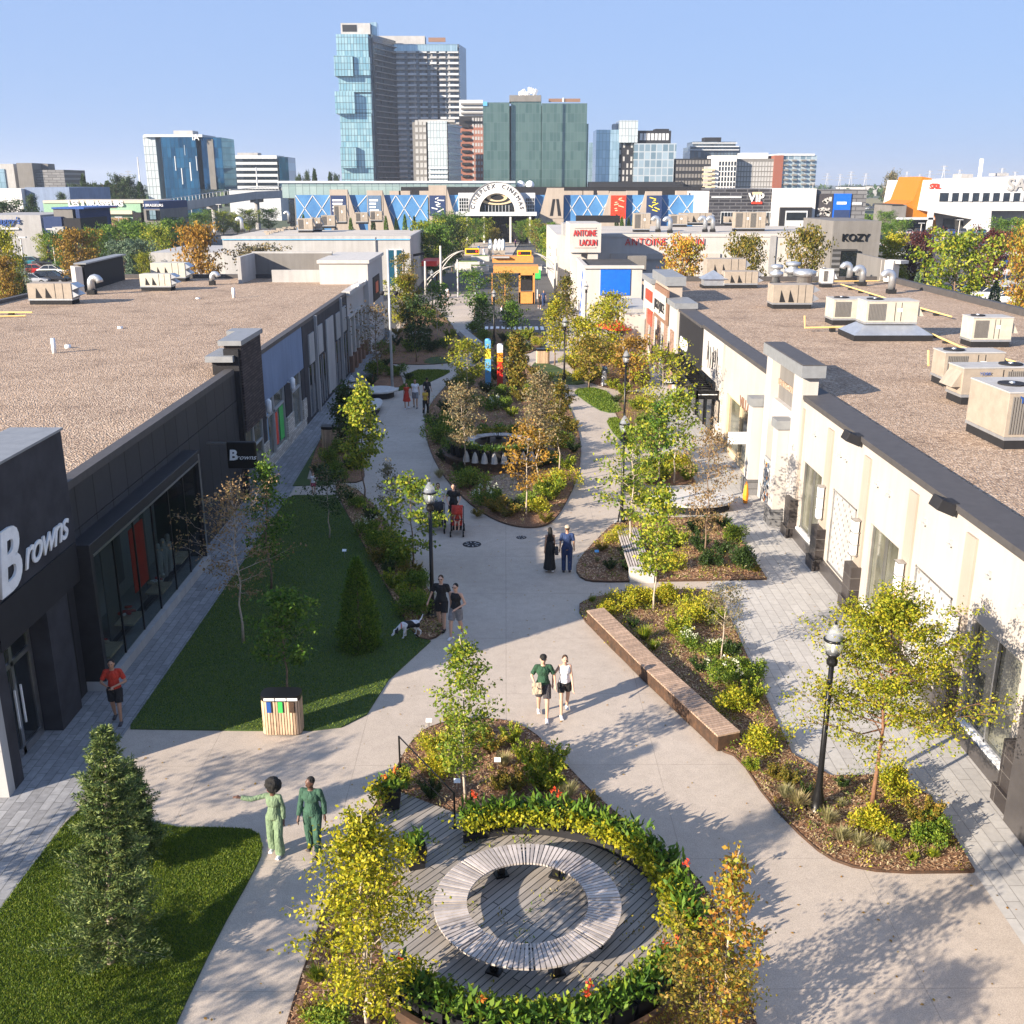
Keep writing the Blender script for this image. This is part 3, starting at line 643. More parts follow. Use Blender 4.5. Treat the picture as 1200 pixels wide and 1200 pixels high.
T('young_tree', 'thin leaved sapling standing on the shaded lawn past the conical cedar', (386, 630), 545, 22, 'l_dark', 'bark_pale', .35, 'oval', 16, 4, 18, .12, .08, .5, .025, .12)
T('young_tree', 'lime green broad leafed tree beside the second lamp post', (484, 664), 553, 38, 'l_lime', 'bark', .12, 'oval', 20, 5, 20, .15, .13, .35, .03, .12)
T('young_tree', 'small grey green sapling in the left bed behind the lime tree', (459, 616), 538, 17, 'l_grey', 'bark', .15, 'column', 16, 4, 18, .1, .07, .6, .02, .1)
T('young_tree', 'tall sunlit yellow green tree at the tip of the left bed by the round seat', (427, 590), 443, 25, 'l_lime', 'bark', .3, 'column', 26, 5, 26, .17, .14, .5, .035, .14)
T('young_tree', 'dark shaded tree left of the sunlit yellow green one', (404, 545), 447, 17, 'l_dark', 'bark', .35, 'column', 20, 5, 26, .16, .12, .5, .03, .14)
T('young_tree', 'grey green pear tree with white trunk left of the far ring seat', (545, 553), 447, 21, 'l_grey', 'bark_pale', .3, 'oval', 24, 5, 22, .13, .09, .8, .03, .13)
T('young_tree', 'orange and yellow leafed tree with white trunk in front of the far ring seat', (617, 605), 492, 26, 'l_amber', 'bark_pale', .34, 'oval', 20, 5, 15, .14, .11, .5, .03, .13)
T('young_tree', 'tan and green pear tree standing right of the far ring seat', (631, 572), 430, 24, 'l_grey', 'bark_pale', .35, 'column', 28, 5, 22, .14, .1, .8, .035, .14)
T('young_tree', 'leaning yellow green tree on the right rim of the central island', (655, 560), 440, 14, 'l_olive', 'bark_pale', .3, 'oval', 18, 5, 26, .14, .1, .6, .03, .12)
T('young_tree', 'bronze topped tree behind the red totem post on the central island', (606, 462), 388, 17, 'l_olive', 'bark', .1, 'column', 22, 5, 36, .2, .15, .6, .03, .17)
T('young_tree', 'airy yellow green tree at the far left tip of the central island', (548, 462), 398, 27, 'l_ygreen', 'bark_pale', .3, 'oval', 20, 5, 20, .18, .12, .5, .03, .16)
T('young_tree', 'slim tree with a pale trunk between the long bench and the next island', (766, 716), 560, 25, 'l_lime', 'bark_pale', .3, 'oval', 26, 5, 20, .13, .11, .45, .03, .12)
T('young_tree', 'full green maple in front of the third lamp post', (738, 640), 490, 46, 'l_lime', 'bark_pale', .25, 'oval', 24, 5, 12, .16, .13, .4, .04, .13)
T('young_tree', 'thin bronze leafed pear near the cream shop pillars', (826, 650), 492, 26, 'l_bronze', 'bark', .18, 'oval', 26, 5, 20, .11, .07, .7, .03, .13)
T('young_tree', 'straight young tree with pale trunk right of the green maple', (790, 566), 455, 28, 'l_lime', 'bark_pale', .4, 'oval', 22, 5, 14, .18, .14, .4, .035, .16)
T('young_tree', 'yellow crowned tree in front of the black canopied shop', (773, 520), 402, 36, 'l_ygreen', 'bark_pale', .3, 'oval', 26, 5, 13, .17, .13, .5, .04, .16)
T('young_tree', 'small dark green maple with pale trunk on the far right bed', (772, 565), 470, 16, 'l_green', 'bark_pale', .35, 'oval', 14, 5, 13, .17, .14, .4, .03, .15)
T('young_tree', 'little silvery green sapling at the back corner of the long bed', (845, 772), 685, 24, 'l_grey', 'bark_pale', .42, 'oval', 16, 5, 14, .09, .05, .8, .02, .11)
# middle distance
for (lb, b, ty, hw, lm, pr) in [
    ('pale yellow tree behind the right far lamp post', (680, 440), 372, 22, 'l_ygreen', 'oval'), ('yellow tree beside the far terrace umbrella', (705, 445), 350, 24, 'l_ygreen', 'oval'),
    ('thin golden tree in front of the blue shop panel', (716, 415), 340, 22, 'l_ygreen', 'oval'), ('orange tinted tree right of the terrace umbrella', (738, 455), 396, 22, 'l_amber', 'round'),
    ('low green gold tree left of the white skirted walker', (690, 455), 395, 20, 'l_olive', 'round'), ('golden tree left of the far lamp on the right side', (650, 428), 345, 17, 'l_ygreen', 'column'),
    ('yellow tree near the crossing on the right pavement', (664, 405), 318, 15, 'l_olive', 'column'), ('green tree in the middle planter left of its lamp', (566, 394), 343, 19, 'l_green', 'cone'), ('dark green tree in the middle planter right of its lamp', (600, 395), 352, 19, 'l_green', 'cone'),
    ('bare branched grey tree beside the white shopfront', (442, 442), 355, 28, 'l_bronze', 'vase'), ('dark green tree past the flag pole lawn', (488, 424), 345, 18, 'l_dark', 'oval'),
    ('green tree with a pale trunk left of the mid planter path', (513, 398), 330, 20, 'l_green', 'oval'), ('yellow green tree left of the crossing', (470, 385), 325, 19, 'l_ygreen', 'vase'), ('thin green tree over the orange kiosk roof', (556, 372), 315, 22, 'l_green', 'vase'),
    ('thin yellow green tree right of the orange kiosk', (590, 374), 318, 20, 'l_olive', 'vase'), ('tall airy tree in front of the blue glass shop window', (476, 352), 296, 14, 'l_olive', 'vase')]:
    bare = 'bare' in lb
    T('street_tree', lb, b, ty, hw, lm, 'bark_pale' if 'pale' in lb else 'bark', .22, pr, 24, 5, 6 if bare else 15, .22, .16, .6, .05, .19)
# spruce
def make_spruce(seed, h, cr):
    rng = np.random.default_rng(seed); mb = MB(); mb.tube([(0, 0, 0), (.02, 0, h*.5), (0, .01, h*.98)], [.07, .045, .008], 8); pos = []; dr = []
    nl = 30; az = 0
    for i in range(nl):
        t = i/(nl-1); z = .32+(h-.4)*t**.93; R = cr*((1-t)**.72)*(.8+.3*math.sin(i*2.1))*rng.uniform(.9, 1.1)+.05
        for k in range(9 if t < .8 else 5):
            az += 2.399+rng.normal()*.2; r = R*rng.uniform(.6, 1.2); dz = (.02+.8*t)*r
            e = Vector((cos(az)*r, sin(az)*r, z+dz)); b = Vector((0, 0, z))
            mb.tube([b, b.lerp(e, .5)+Vector((0, 0, -.04*r)), e], [.014*(1-t)+.004, .007, .002], 4, cap=False)
            for q in range(9):
                s_ = .2+.8*q/8; c = b.lerp(e, s_); c.z += (s_-.5)**2*.1*r
                for sd in (-1, 1):
                    tl = r*(1.08-s_)*.5+.05; d_ = Vector((cos(az+sd*.8), sin(az+sd*.8), .22+.25*t))
                    n = max(7, int(tl/.011)); u = np.linspace(0, 1, n)[:, None]
                    pos.append(np.array(c)[None]+np.array(d_)[None]*tl*u+rng.normal(size=(n, 3))*.006); dr.append(np.repeat(np.array([[d_.x*.9, d_.y*.9, .25]]), n, 0))
    p = np.concatenate(pos); dd = np.concatenate(dr)
    return mb, leaves(p, rng, .075, .02, 0, dd, .04)
x, y, h, m = hpx(130, 1128, 852)
sp = put_tree('spruce_tree', 'dark bushy spruce with pale green tips on the front left lawn', 'tree', (x, y, .04), make_spruce(3, h, 59*m), 'l_spruce', 'bark_pale')
x2, y2, h2, m2 = hpx(160, 1015, 893); put_tree('spruce_tree', 'smaller dark spruce tucked behind the right side of the big front spruce', 'tree', (x2, y2, .04), make_spruce(9, h2, 34*m2), 'l_spruce', 'bark_pale')
sp.rotation_euler = (0, math.atan2(PY(122, 852, y)[0]-x, h), 0)
# conical cedar
def make_cone(seed, h, r, n, leaf=.08, wid=.05):
    rng = np.random.default_rng(seed); z = h*rng.uniform(0, 1, n)**1.35; a = rng.uniform(0, 2*pi, n)
    lum = 1+.18*np.sin(a*5+z*4)*np.cos(z*9+a*2)
    R = r*np.clip((1-z/h), .02, 1)**.62*lum*rng.uniform(.72, 1.05, n)*np.where(z < .12*h, .85, 1)
    mb = MB(); mb.tube([(0, 0, 0), (0, 0, h*.8)], [.05, .01], 6)
    pos = np.stack([np.cos(a)*R, np.sin(a)*R, z], 1); d = np.stack([np.cos(a)*.7, np.sin(a)*.7, np.full(n, .9)], 1)
    return mb, leaves(pos, rng, leaf, wid, 0, d)
x, y, h, m = hpx(422, 757, 655)
put_tree('cedar_tree', 'dense conical cedar standing on the shaded lawn near the dog', 'tree', (x, y, .04), make_cone(5, h, 27*m, 9000, .09, .05), 'l_green', 'bark')
# ---- shrubs
def shrub_mesh(seed, r, h, n, leaf, wid, cols, kind='dome', fl=None, nfl=0):
    rng = np.random.default_rng(seed); 
    if kind == 'dome':
        k = 14; cc = rng.normal(size=(k, 3))*np.array([r*.5, r*.5, h*.22]); cc[:, 2] = np.abs(cc[:, 2])+h*.3; i = rng.integers(0, k, n)
        v = rng.normal(size=(n, 3)); v /= np.linalg.norm(v, axis=1)[:, None]; pos = cc[i]+v*np.array([r*.36, r*.36, h*.34])*rng.uniform(.4, 1.25, n)[:, None]; pos[:, 2] = np.clip(pos[:, 2], .03, None)
        d = v*.7+np.array([0, 0, .5]); V = leaves(pos, rng, leaf, wid, 0, d)
    elif kind == 'spiky':
        ns = 26; a = rng.uniform(0, 2*pi, ns); l = rng.uniform(.5, 1, ns); q = rng.integers(0, ns, n); s_ = rng.uniform(.1, 1, n)
        dx = np.stack([np.cos(a)*r*l, np.sin(a)*r*l, h*(.55+.5*rng.uniform(0, 1, ns))], 1); pos = dx[q]*s_[:, None]*np.array([1, 1, 1])+rng.normal(size=(n, 3))*leaf*.35; pos[:, 2] = np.clip(pos[:, 2], .02, None)
        V = leaves(pos, rng, leaf, wid, 0, dx[q]*1.2)
    else:   # tuft of grass
        a = rng.uniform(0, 2*pi, n); l = h*rng.uniform(.6, 1.1, n); sp = r*rng.uniform(.1, 1, n); b = np.stack([np.cos(a)*sp*.2, np.sin(a)*sp*.2, np.zeros(n)], 1)
        e = b+np.stack([np.cos(a)*sp, np.sin(a)*sp, l], 1); s_ = np.stack([-np.sin(a), np.cos(a), np.zeros(n)], 1)*wid; mid = b*.45+e*.55+np.array([0, 0, .08*h])
        V = np.stack([b-s_, mid-s_, e, mid+s_], 1).reshape(-1, 3)
    mi = np.zeros(len(V)//4, int)
    if fl and nfl:
        p = rng.normal(size=(nfl, 3))*np.array([r*.5, r*.5, 0]); p[:, 2] = h*rng.uniform(.8, 1.1, nfl); p = np.repeat(p, 7, 0)+rng.normal(size=(nfl*7, 3))*.035
        V2 = leaves(p, rng, .07, .06, 0, np.array([[0, 0, .5]])); V = np.concatenate([V, V2]); mi = np.concatenate([mi, np.ones(len(V2)//4, int)])
    return npmesh('shrub', V, quads(V), [M[cols]]+([M[fl]] if fl else []), mi)
SH = {}
def shm(key):
    if key in SH: return SH[key]
    k = {'green': (.5, .62, 2400, .07, .045, 'l_shrub', 'dome'), 'gold': (.5, .6, 2400, .065, .045, 'l_shrub_y', 'dome'), 'dark': (.45, .55, 2400, .06, .035, 'l_dark', 'spiky'), 'lime': (.5, .6, 2200, .075, .05, 'l_lime', 'spiky'),
         'mixed': (.5, .55, 2200, .07, .045, 'l_olive', 'spiky'), 'straw': (.4, .5, 320, .012, .008, 'l_straw', 'tuft'), 'tuft': (.45, .6, 420, .012, .012, 'l_lime', 'tuft'), 'flower': (.5, .6, 1900, .07, .045, 'l_shrub', 'dome', 'fl_white', 9),
         'maroon': (.45, .6, 1900, .07, .045, 'l_maroon', 'spiky'), 'round': (.5, .75, 2600, .07, .05, 'l_dark', 'dome')}[key]
    SH[key] = [shrub_mesh(91+i*7+len(key), *k) for i in range(3)]
    return SH[key]
KN = {'green': ('shrub', 'leafy green shrub', 'shrub'), 'gold': ('shrub', 'golden leafed shrub', 'shrub'), 'dark': ('shrub', 'dark green upright shrub', 'shrub'), 'lime': ('shrub', 'bright lime shrub', 'shrub'), 'mixed': ('shrub', 'olive and rust shrub', 'shrub'),
      'straw': ('grass_tuft', 'straw coloured grass tuft', 'grass tuft'), 'tuft': ('grass_tuft', 'green grass clump', 'grass tuft'), 'flower': ('flowering_shrub', 'white flowered green shrub', 'shrub'), 'maroon': ('shrub', 'dark maroon shrub', 'shrub'), 'round': ('shrub', 'rounded dark shrub', 'shrub')}
def shrubs(place, mark, items, group):
    """items (px, py, size_m, key): labelled by kind and by their order from a landmark"""
    mx, my = P(*mark[1]); cnt = {}
    its = sorted(items, key=lambda i: math.hypot(P(i[0], i[1])[0]-mx, P(i[0], i[1])[1]-my))
    tot = {}
    for i in its: tot[i[3]] = tot.get(i[3], 0)+1
    for px, py, s, key in its:
        x, y = P(px, py, .05); k = cnt.get(key, 0); cnt[key] = k+1
        nm, ds, cat = KN[key]; me = shm(key)[(px*7+py) % 3]
        o = link(nm, me, None, (x, y, .045)); s_ = s*random.uniform(.8, 1.0); o.scale = (s_, s_, s_*random.uniform(.85, 1.15)); o.rotation_euler = (0, 0, random.uniform(0, 6.28))
        lb = (f'only {ds} {place}' if tot[key] == 1 else f'{ds} {place}, {ORD[k] if k < 20 else str(k+1)+"th"} {"to" if k == 0 else "nearest"} {mark[0]}')
        tag(o, lb, cat, group)
shrubs('in the long bed', ('its flat bench', (860, 870)), [(712, 718, 1.0, 'gold'), (738, 712, 1.1, 'gold'), (752, 706, 1.0, 'gold'), (782, 706, 1.1, 'gold'), (812, 722, 1.3, 'gold'), (835, 730, 1.1, 'lime'), (795, 745, 1.0, 'lime'), (812, 758, 1.0, 'flower'),
    (742, 735, .6, 'dark'), (755, 750, .7, 'tuft'), (766, 762, .6, 'tuft'), (838, 765, .9, 'flower'), (856, 770, .9, 'dark'), (820, 787, .8, 'dark'), (850, 800, 1.1, 'flower'), (875, 795, 1.0, 'green'), (862, 832, 1.3, 'gold'), (882, 822, 1.0, 'lime'), (893, 880, 1.25, 'gold'),
    (880, 903, .6, 'lime'), (910, 912, .7, 'mixed'), (926, 920, .6, 'mixed'), (920, 935, .7, 'straw'), (935, 945, .8, 'straw'), (987, 922, .55, 'dark'), (1046, 925, .95, 'gold'), (1022, 972, .95, 'gold'), (1082, 968, 1.1, 'mixed'), (1090, 985, .8, 'green'), (985, 985, .8, 'straw'), (1005, 992, .7, 'straw'), (970, 965, .7, 'straw'),
    (1050, 985, .5, 'lime'), (1092, 1005, .35, 'tuft'), (1030, 1000, .6, 'straw'), (725, 702, .35, 'tuft'), (694, 706, .35, 'tuft'), (985, 945, .5, 'straw'), (945, 930, .5, 'dark'), (1112, 990, .4, 'mixed'), (1068, 1008, .35, 'lime')], 'shrubs of the long bench bed')
shrubs('in the second island bed', ('its left tip', (680, 670)), [(728, 635, 1.0, 'gold'), (716, 632, .7, 'straw'), (735, 655, 1.0, 'dark'), (715, 667, .8, 'dark'), (736, 668, .9, 'dark'), (705, 645, .7, 'mixed'), (785, 668, 1.0, 'gold'), (772, 640, .9, 'lime'), (795, 640, .9, 'lime'), (815, 625, 1.1, 'dark'),
    (820, 645, 1.1, 'dark'), (832, 662, 1.0, 'round'), (848, 618, 1.0, 'dark'), (845, 650, 1.1, 'dark'), (868, 665, 1.1, 'round'), (860, 635, 1.0, 'green'), (838, 612, .7, 'mixed'), (756, 672, .6, 'lime'), (700, 658, .5, 'straw'), (885, 670, .5, 'mixed')], 'shrubs of the second island bed')
shrubs('around the round deck', ('the columnar tree', (546, 940)), [(510, 905, 1.0, 'gold'), (525, 880, .9, 'gold'), (575, 880, .9, 'mixed'), (605, 925, .9, 'mixed'), (640, 925, 1.2, 'lime'), (645, 898, 1.2, 'lime'), (620, 895, .9, 'lime'), (665, 935, .7, 'straw'), (590, 898, .7, 'straw'), (505, 935, .8, 'dark'), (468, 925, .7, 'lime'),
    (366, 1190, .6, 'mixed'), (372, 1150, .5, 'tuft'), (395, 1115, .6, 'mixed'), (560, 865, .7, 'green'), (600, 870, .7, 'lime'), (530, 850, .5, 'mixed'), (480, 1195, .7, 'green'), (390, 1210, .8, 'green'), (860, 1160, .7, 'mixed'), (585, 925, .6, 'mixed'), (690, 940, .5, 'mixed')], 'shrubs of the round deck bed')
shrubs('in the bed by the shaded lawn', ('the lamp post', (507, 722)), [(420, 595, 1.0, 'green'), (435, 610, 1.0, 'dark'), (428, 625, .9, 'flower'), (445, 640, 1.1, 'green'), (458, 650, 1.2, 'lime'), (445, 660, 1.1, 'mixed'), (470, 665, 1.1, 'green'), (482, 675, 1.0, 'mixed'), (462, 690, 1.0, 'lime'), (490, 690, 1.1, 'green'),
    (478, 705, 1.1, 'lime'), (497, 708, 1.0, 'lime'), (487, 720, 1.1, 'green'), (455, 672, .8, 'dark'), (410, 585, .8, 'dark'), (515, 735, .4, 'straw')], 'shrubs of the left lawn bed')
shrubs('in the shaded triangular bed', ('the sunlit tree', (427, 590)), [(385, 520, 1.2, 'dark'), (400, 530, 1.3, 'green'), (385, 545, 1.2, 'green'), (410, 550, 1.2, 'dark'), (395, 560, 1.1, 'green'), (420, 545, 1.0, 'maroon'), (372, 555, .9, 'dark'), (415, 520, 1.0, 'dark')], 'shrubs of the shaded triangle bed')
shrubs('on the central island', ('the far ring seat', (585, 520)), [(508, 500, 1.6, 'dark'), (515, 520, 1.5, 'green'), (522, 485, 1.5, 'dark'), (535, 470, 1.4, 'dark'), (530, 535, 1.4, 'green'), (520, 540, 1.2, 'dark'), (545, 455, 1.5, 'green'), (558, 440, 1.5, 'lime'), (580, 445, 1.5, 'dark'), (600, 450, 1.4, 'dark'),
    (592, 480, 1.1, 'green'), (552, 572, 1.6, 'green'), (568, 590, 1.5, 'flower'), (582, 600, 1.4, 'mixed'), (595, 605, 1.3, 'mixed'), (605, 600, 1.2, 'dark'), (560, 605, .8, 'mixed'), (632, 600, 1.3, 'gold'), (645, 585, 1.4, 'lime'), (655, 570, 1.4, 'gold'), (640, 612, .8, 'mixed'), (635, 580, 1.3, 'green'), (665, 550, 1.4, 'lime'),
    (660, 525, 1.5, 'green'), (672, 530, 1.2, 'dark'), (670, 505, 1.3, 'mixed'), (655, 500, 1.4, 'gold'), (660, 480, 1.3, 'mixed'), (650, 465, 1.2, 'dark'), (640, 450, 1.3, 'lime'), (625, 440, 1.2, 'mixed'), (570, 460, 1.6, 'dark'), (590, 465, 1.5, 'green'), (555, 475, 1.5, 'green'), (610, 470, 1.5, 'mixed'), (572, 480, 1.3, 'flower'), (600, 488, 1.2, 'lime'), (540, 490, 1.5, 'dark'), (562, 425, 1.3, 'green'), (610, 432, 1.3, 'dark'), (628, 465, 1.4, 'green'), (635, 500, 1.4, 'mixed'), (640, 525, 1.5, 'dark'), (648, 520, 1.3, 'green'), (632, 548, 1.2, 'dark'), (520, 505, 1.6, 'green'), (530, 455, 1.3, 'mixed'), (585, 430, 1.4, 'lime'), (545, 505, 1.3, 'dark'), (620, 590, 1.0, 'green'), (645, 545, 1.3, 'green'), (515, 560, .9, 'straw'), (538, 555, 1.0, 'dark')], 'shrubs of the central island')
shrubs('past the camera mast', ('the camera mast', (460, 455)), [(440, 440, 1.6, 'green'), (450, 432, 1.5, 'dark'), (436, 450, 1.3, 'dark'), (465, 440, 1.5, 'green'), (478, 445, 1.2, 'dark'), (450, 415, 1.6, 'green'), (465, 405, 1.7, 'dark'), (480, 412, 1.7, 'green'), (495, 408, 2.0, 'round'), (508, 412, 1.7, 'round'), (520, 408, 1.4, 'green'), (528, 398, 1.3, 'lime'),
    (500, 395, 1.5, 'dark'), (485, 390, 1.6, 'green'), (512, 385, 1.5, 'lime'), (472, 378, 1.7, 'gold'), (485, 370, 1.7, 'gold'), (465, 392, 1.4, 'mixed'), (500, 372, 1.5, 'green'), (530, 415, 1.0, 'maroon')], 'shrubs past the flag pole')
shrubs('in the middle planter', ('its lamp post', (579, 400)), [(556, 390, 1.7, 'green'), (568, 398, 1.7, 'green'), (590, 400, 1.6, 'dark'), (605, 402, 1.7, 'green'), (618, 398, 1.6, 'lime'), (628, 404, 1.3, 'gold'), (575, 408, 1.2, 'dark'), (598, 412, 1.3, 'green'), (620, 410, 1.0, 'flower'), (585, 416, 1.0, 'mixed')], 'shrubs of the middle planter')
shrubs('in the right side beds', ('the white skirted walker', (708, 452)), [(680, 445, 1.5, 'gold'), (692, 448, 1.5, 'lime'), (672, 432, 1.3, 'mixed'), (700, 442, 1.4, 'green'), (665, 425, 1.2, 'gold'), (718, 455, 1.3, 'lime'), (730, 462, 1.3, 'lime'), (722, 472, 1.1, 'dark'), (740, 445, 1.5, 'green'), (752, 452, 1.4, 'mixed'), (745, 480, 1.3, 'lime'), (755, 498, 1.2, 'green'),
    (752, 515, 1.2, 'lime'), (765, 508, 1.2, 'lime'), (760, 527, 1.1, 'mixed'), (725, 430, 1.5, 'gold'), (742, 425, 1.4, 'mixed'), (700, 425, 1.5, 'gold'), (760, 480, 1.3, 'gold')], 'shrubs of the right side beds')
shrubs('behind the curved seat', ('the curved seat', (815, 590)), [(752, 555, 1.3, 'green'), (768, 550, 1.4, 'lime'), (783, 548, 1.4, 'lime'), (760, 566, 1.2, 'lime'), (778, 562, 1.2, 'lime'), (798, 552, 1.3, 'gold'), (805, 562, 1.1, 'lime'), (742, 575, 1.2, 'green'), (748, 590, 1.3, 'lime'), (742, 610, 1.0, 'lime')], 'shrubs behind the curved seat')
# ---------------- plaza furniture -------------
def arcpoly(cx, cy, r, a0, a1, n): return [(cx+r*cos(a0+(a1-a0)*i/n), cy+r*sin(a0+(a1-a0)*i/n)) for i in range(n+1)]
RX, RY = P(618, 1062, .45)
# wooden deck: round platform with an entry tongue at each end
dk = thing('round_deck', 'weathered grey timber deck carrying the nearest ring seat', 'deck', (RX, RY, 0))
mb = MB(); circ = arcpoly(RX, RY, 2.72, radians(-62), radians(112), 60); e1 = PP([(430, 958), (497, 912)], .1)
poly = circ[:] ; mb.prism(arcpoly(RX, RY, 2.72, 0, 2*pi, 90)[:-1], .02, .12); mb.build('platform', M['deck'], dk)
mb = MB(); mb.prism(PP([(425, 990), (462, 925), (540, 955), (560, 1000), (500, 1060)], .11), .02, .109); mb.build('entry_boards', M['deck'], dk); mb = MB()
mb.prism(PP([(740, 1130), (760, 1060), (800, 1075), (812, 1092), (770, 1140)], .11), .02, .112); mb.build('entry_boards', M['deck'], dk)
def ring_seat(cx, cy, ri, ro, z, label, n, base):
    t = thing('ring_bench', label, 'bench', (cx, cy, base))
    mb = MB(); nseg = 8
    for i in range(n):
        a = 2*pi*(i+.5)/n
        g_ = .5 if (i % (n//nseg)) == 0 else 1
        w0 = 2*pi*ri/n*.7*g_; w1 = 2*pi*ro/n*.78*g_
        c, s = cos(a), sin(a); vs = []
        for zz in (z-.04, z):
            for r, w_ in ((ri, w0), (ro, w1)):
                for q in (-1, 1): vs.append((cx+c*r-s*q*w_/2, cy+s*r+c*q*w_/2, zz))
        mb.add(vs, [(0, 1, 3, 2), (4, 6, 7, 5), (0, 4, 5, 1), (2, 3, 7, 6), (0, 2, 6, 4), (1, 5, 7, 3)])
    mb.build('seat', M['slat_grey'], t)
    mb = MB()
    for r in (ri+.06, ro-.06):
        pts = [(cx+r*cos(2*pi*k/64), cy+r*sin(2*pi*k/64), z-.065) for k in range(65)]; mb.tube(pts, .022, 4, cap=False)
    mb.build('frame', M['black_metal'], t)
    for k in range(8):
        a = 2*pi*k/8+.35; rm = (ri+ro)/2; mb = MB(); x, y = cx+rm*cos(a), cy+rm*sin(a)
        mb.rbox((x, y, (z+base)/2), (.09, .13, z-base-.08), a); mb.rbox((x, y, base+.02), (.2, .26, .04), a); mb.rbox((x, y, z-.07), (ro-ri-.1, .07, .05), a); mb.build('leg', M['black_metal'], t)
    return t
ring_seat(RX, RY, 1.12, 1.73, .57, 'large ring bench of grey slats standing on the nearest round deck', 112, .12)
# pots with cannas and trailing yellow vine
def pot_mesh(seed, lean=0):
    rng = np.random.default_rng(seed); V = []; mi = []
    def addl(v, m): V.append(v); mi.extend([m]*(len(v)//4))
    p = rng.normal(size=(62, 3))*np.array([.14, .14, .05])+np.array([.03, 0, .6]); addl(leaves(p, rng, .22, .075, 0, np.array([[0, 0, .9]])+rng.normal(size=(62, 3))*np.array([.5, .5, 0]), .08), 0)
    p = rng.normal(size=(430, 3))*np.array([.13, .2, .07])+np.array([-.2, 0, .53]); addl(leaves(p, rng, .085, .075, .6), 1)
    a = rng.uniform(0, 2*pi, 8)
    for k in range(rng.integers(0, 3) if seed % 4 == 0 else 0):
        c = np.array([cos(a[k])*.12, sin(a[k])*.12, rng.uniform(.84, 1.0)]); addl(leaves(c+rng.normal(size=(13, 3))*.025, rng, .07, .05, -.4), 2)
    return np.concatenate(V), mi
def pot(label, cx, cy, z, seed, yel, rz):
    t = thing('potted_plant', label, 'potted plant', (cx, cy, z), rz, 'potted cannas around the round deck')
    mb = MB(); b, c = .15, .21
    mb.add([(-b, -b, 0), (b, -b, 0), (b, b, 0), (-b, b, 0), (-c, -c, .56), (c, -c, .56), (c, c, .56), (-c, c, .56), (-c+.03, -c+.03, .53), (c-.03, -c+.03, .53), (c-.03, c-.03, .53), (-c+.03, c-.03, .53)],
           [(3, 2, 1, 0), (0, 1, 5, 4), (1, 2, 6, 5), (2, 3, 7, 6), (3, 0, 4, 7), (4, 5, 9, 8), (5, 6, 10, 9), (6, 7, 11, 10), (7, 4, 8, 11), (8, 9, 10, 11)])
    mb.build('pot', M['purple_pot'], t, world=False)
    V, mi = pot_mesh(seed); link('foliage', npmesh('foliage', V, quads(V), [M['l_green'], M['l_yellow' if yel else 'l_lime'], M['fl_red' if seed % 3 else 'fl_or']], mi), t)
npot = 0
for k in range(15):
    a = radians(112-k*8.6); r = 2.92
    pot(f'yellow vined canna pot on the far deck rim, {ORD[k] if k else "first"} from the handrail', RX+cos(a)*r, RY+sin(a)*r, .05, 40+k, 1, a)
for k in range(13):
    a = radians(222+k*8.6); r = 2.9
    pot(f'green canna pot on the near deck rim, {ORD[k] if k else "first"} from the yellow tree', RX+cos(a)*r, RY+sin(a)*r, .05, 80+k, 0, a)
for i, (p_, lb) in enumerate([((458, 946), 'canna pot beside the path at the deck entry, left of the handrail'), ((487, 1015), 'red flowered canna pot behind the bright yellow tree'), ((806, 1096), 'lone potted canna at the right end of the deck by the plaza')]):
    x, y = P(*p_, .1); pot(lb, x, y, .05, 120+i*3, 1, .3)
# low seat wall band around the far side and corten curb on the near side
mb = MB()
for a0, a1 in ((-8, 118),):
    o = arcpoly(RX, RY, 2.74, radians(a0), radians(a1), 40); n = arcpoly(RX, RY, 2.68, radians(a0), radians(a1), 40)
    mb.prism(o+n[::-1], .1, .3)
tag(mb.build('kerb_board', M['charcoal'], loc=(RX, RY, 0)), 'dark curved kerb board under the pots on the far rim of the deck', 'kerb board')
mb = MB(); o = arcpoly(RX, RY, 3.3, radians(205), radians(330), 40); n = arcpoly(RX, RY, 3.2, radians(205), radians(330), 40); mb.prism(o+n[::-1], .02, .42)
tag(mb.build('retaining_edge', M['corten'], loc=(RX, RY, 0)), 'rusty curved steel edge below the near pots at the bottom of the deck', 'steel edge')
# handrail
h = thing('handrail', 'thin black handrail at the upper left entry of the deck', 'handrail', (*P(510, 960), 0))
p = [P(469, 905, .0), P(533, 975, .0)]; mb = MB()
mb.tube([(*p[0], .95), (*p[1], .95)], .018, 6); mb.tube([(*p[0], .5), (*p[1], .5)], .01, 5); mb.build('rail', M['black_metal'], h)
for q in p:
    mb = MB(); mb.tube([(*q, 0), (*q, .96)], .022, 6); mb.lathe([(.06, 0), (.06, .02)], (*q, .1), 10); mb.build('post', M['black_metal'], h)
for i, (p_, lb) in enumerate([((583, 905), 'small white plant label box beside the slim columnar tree'), ((536, 930), 'pale plant label plate by the handrail end'), ((699, 656), 'tiny blue plant label on the island bed tip'), ((404, 655), 'small white ground plate on the shaded lawn above the cedar'), ((503, 858), 'white tag low in the ring bed behind the handrail')]):
    x, y = P(*p_); mb = MB(); mb.rbox((x, y, .17), (.02, .02, .34)); mb.rbox((x, y-.01, .34), (.15, .11, .015), 0, 1, radians(35)); tag(mb.build('plant_label', [M['steel'], M['white_paint' if i != 2 else 'sky_blue']], loc=(x, y, 0)), lb, 'plant label')
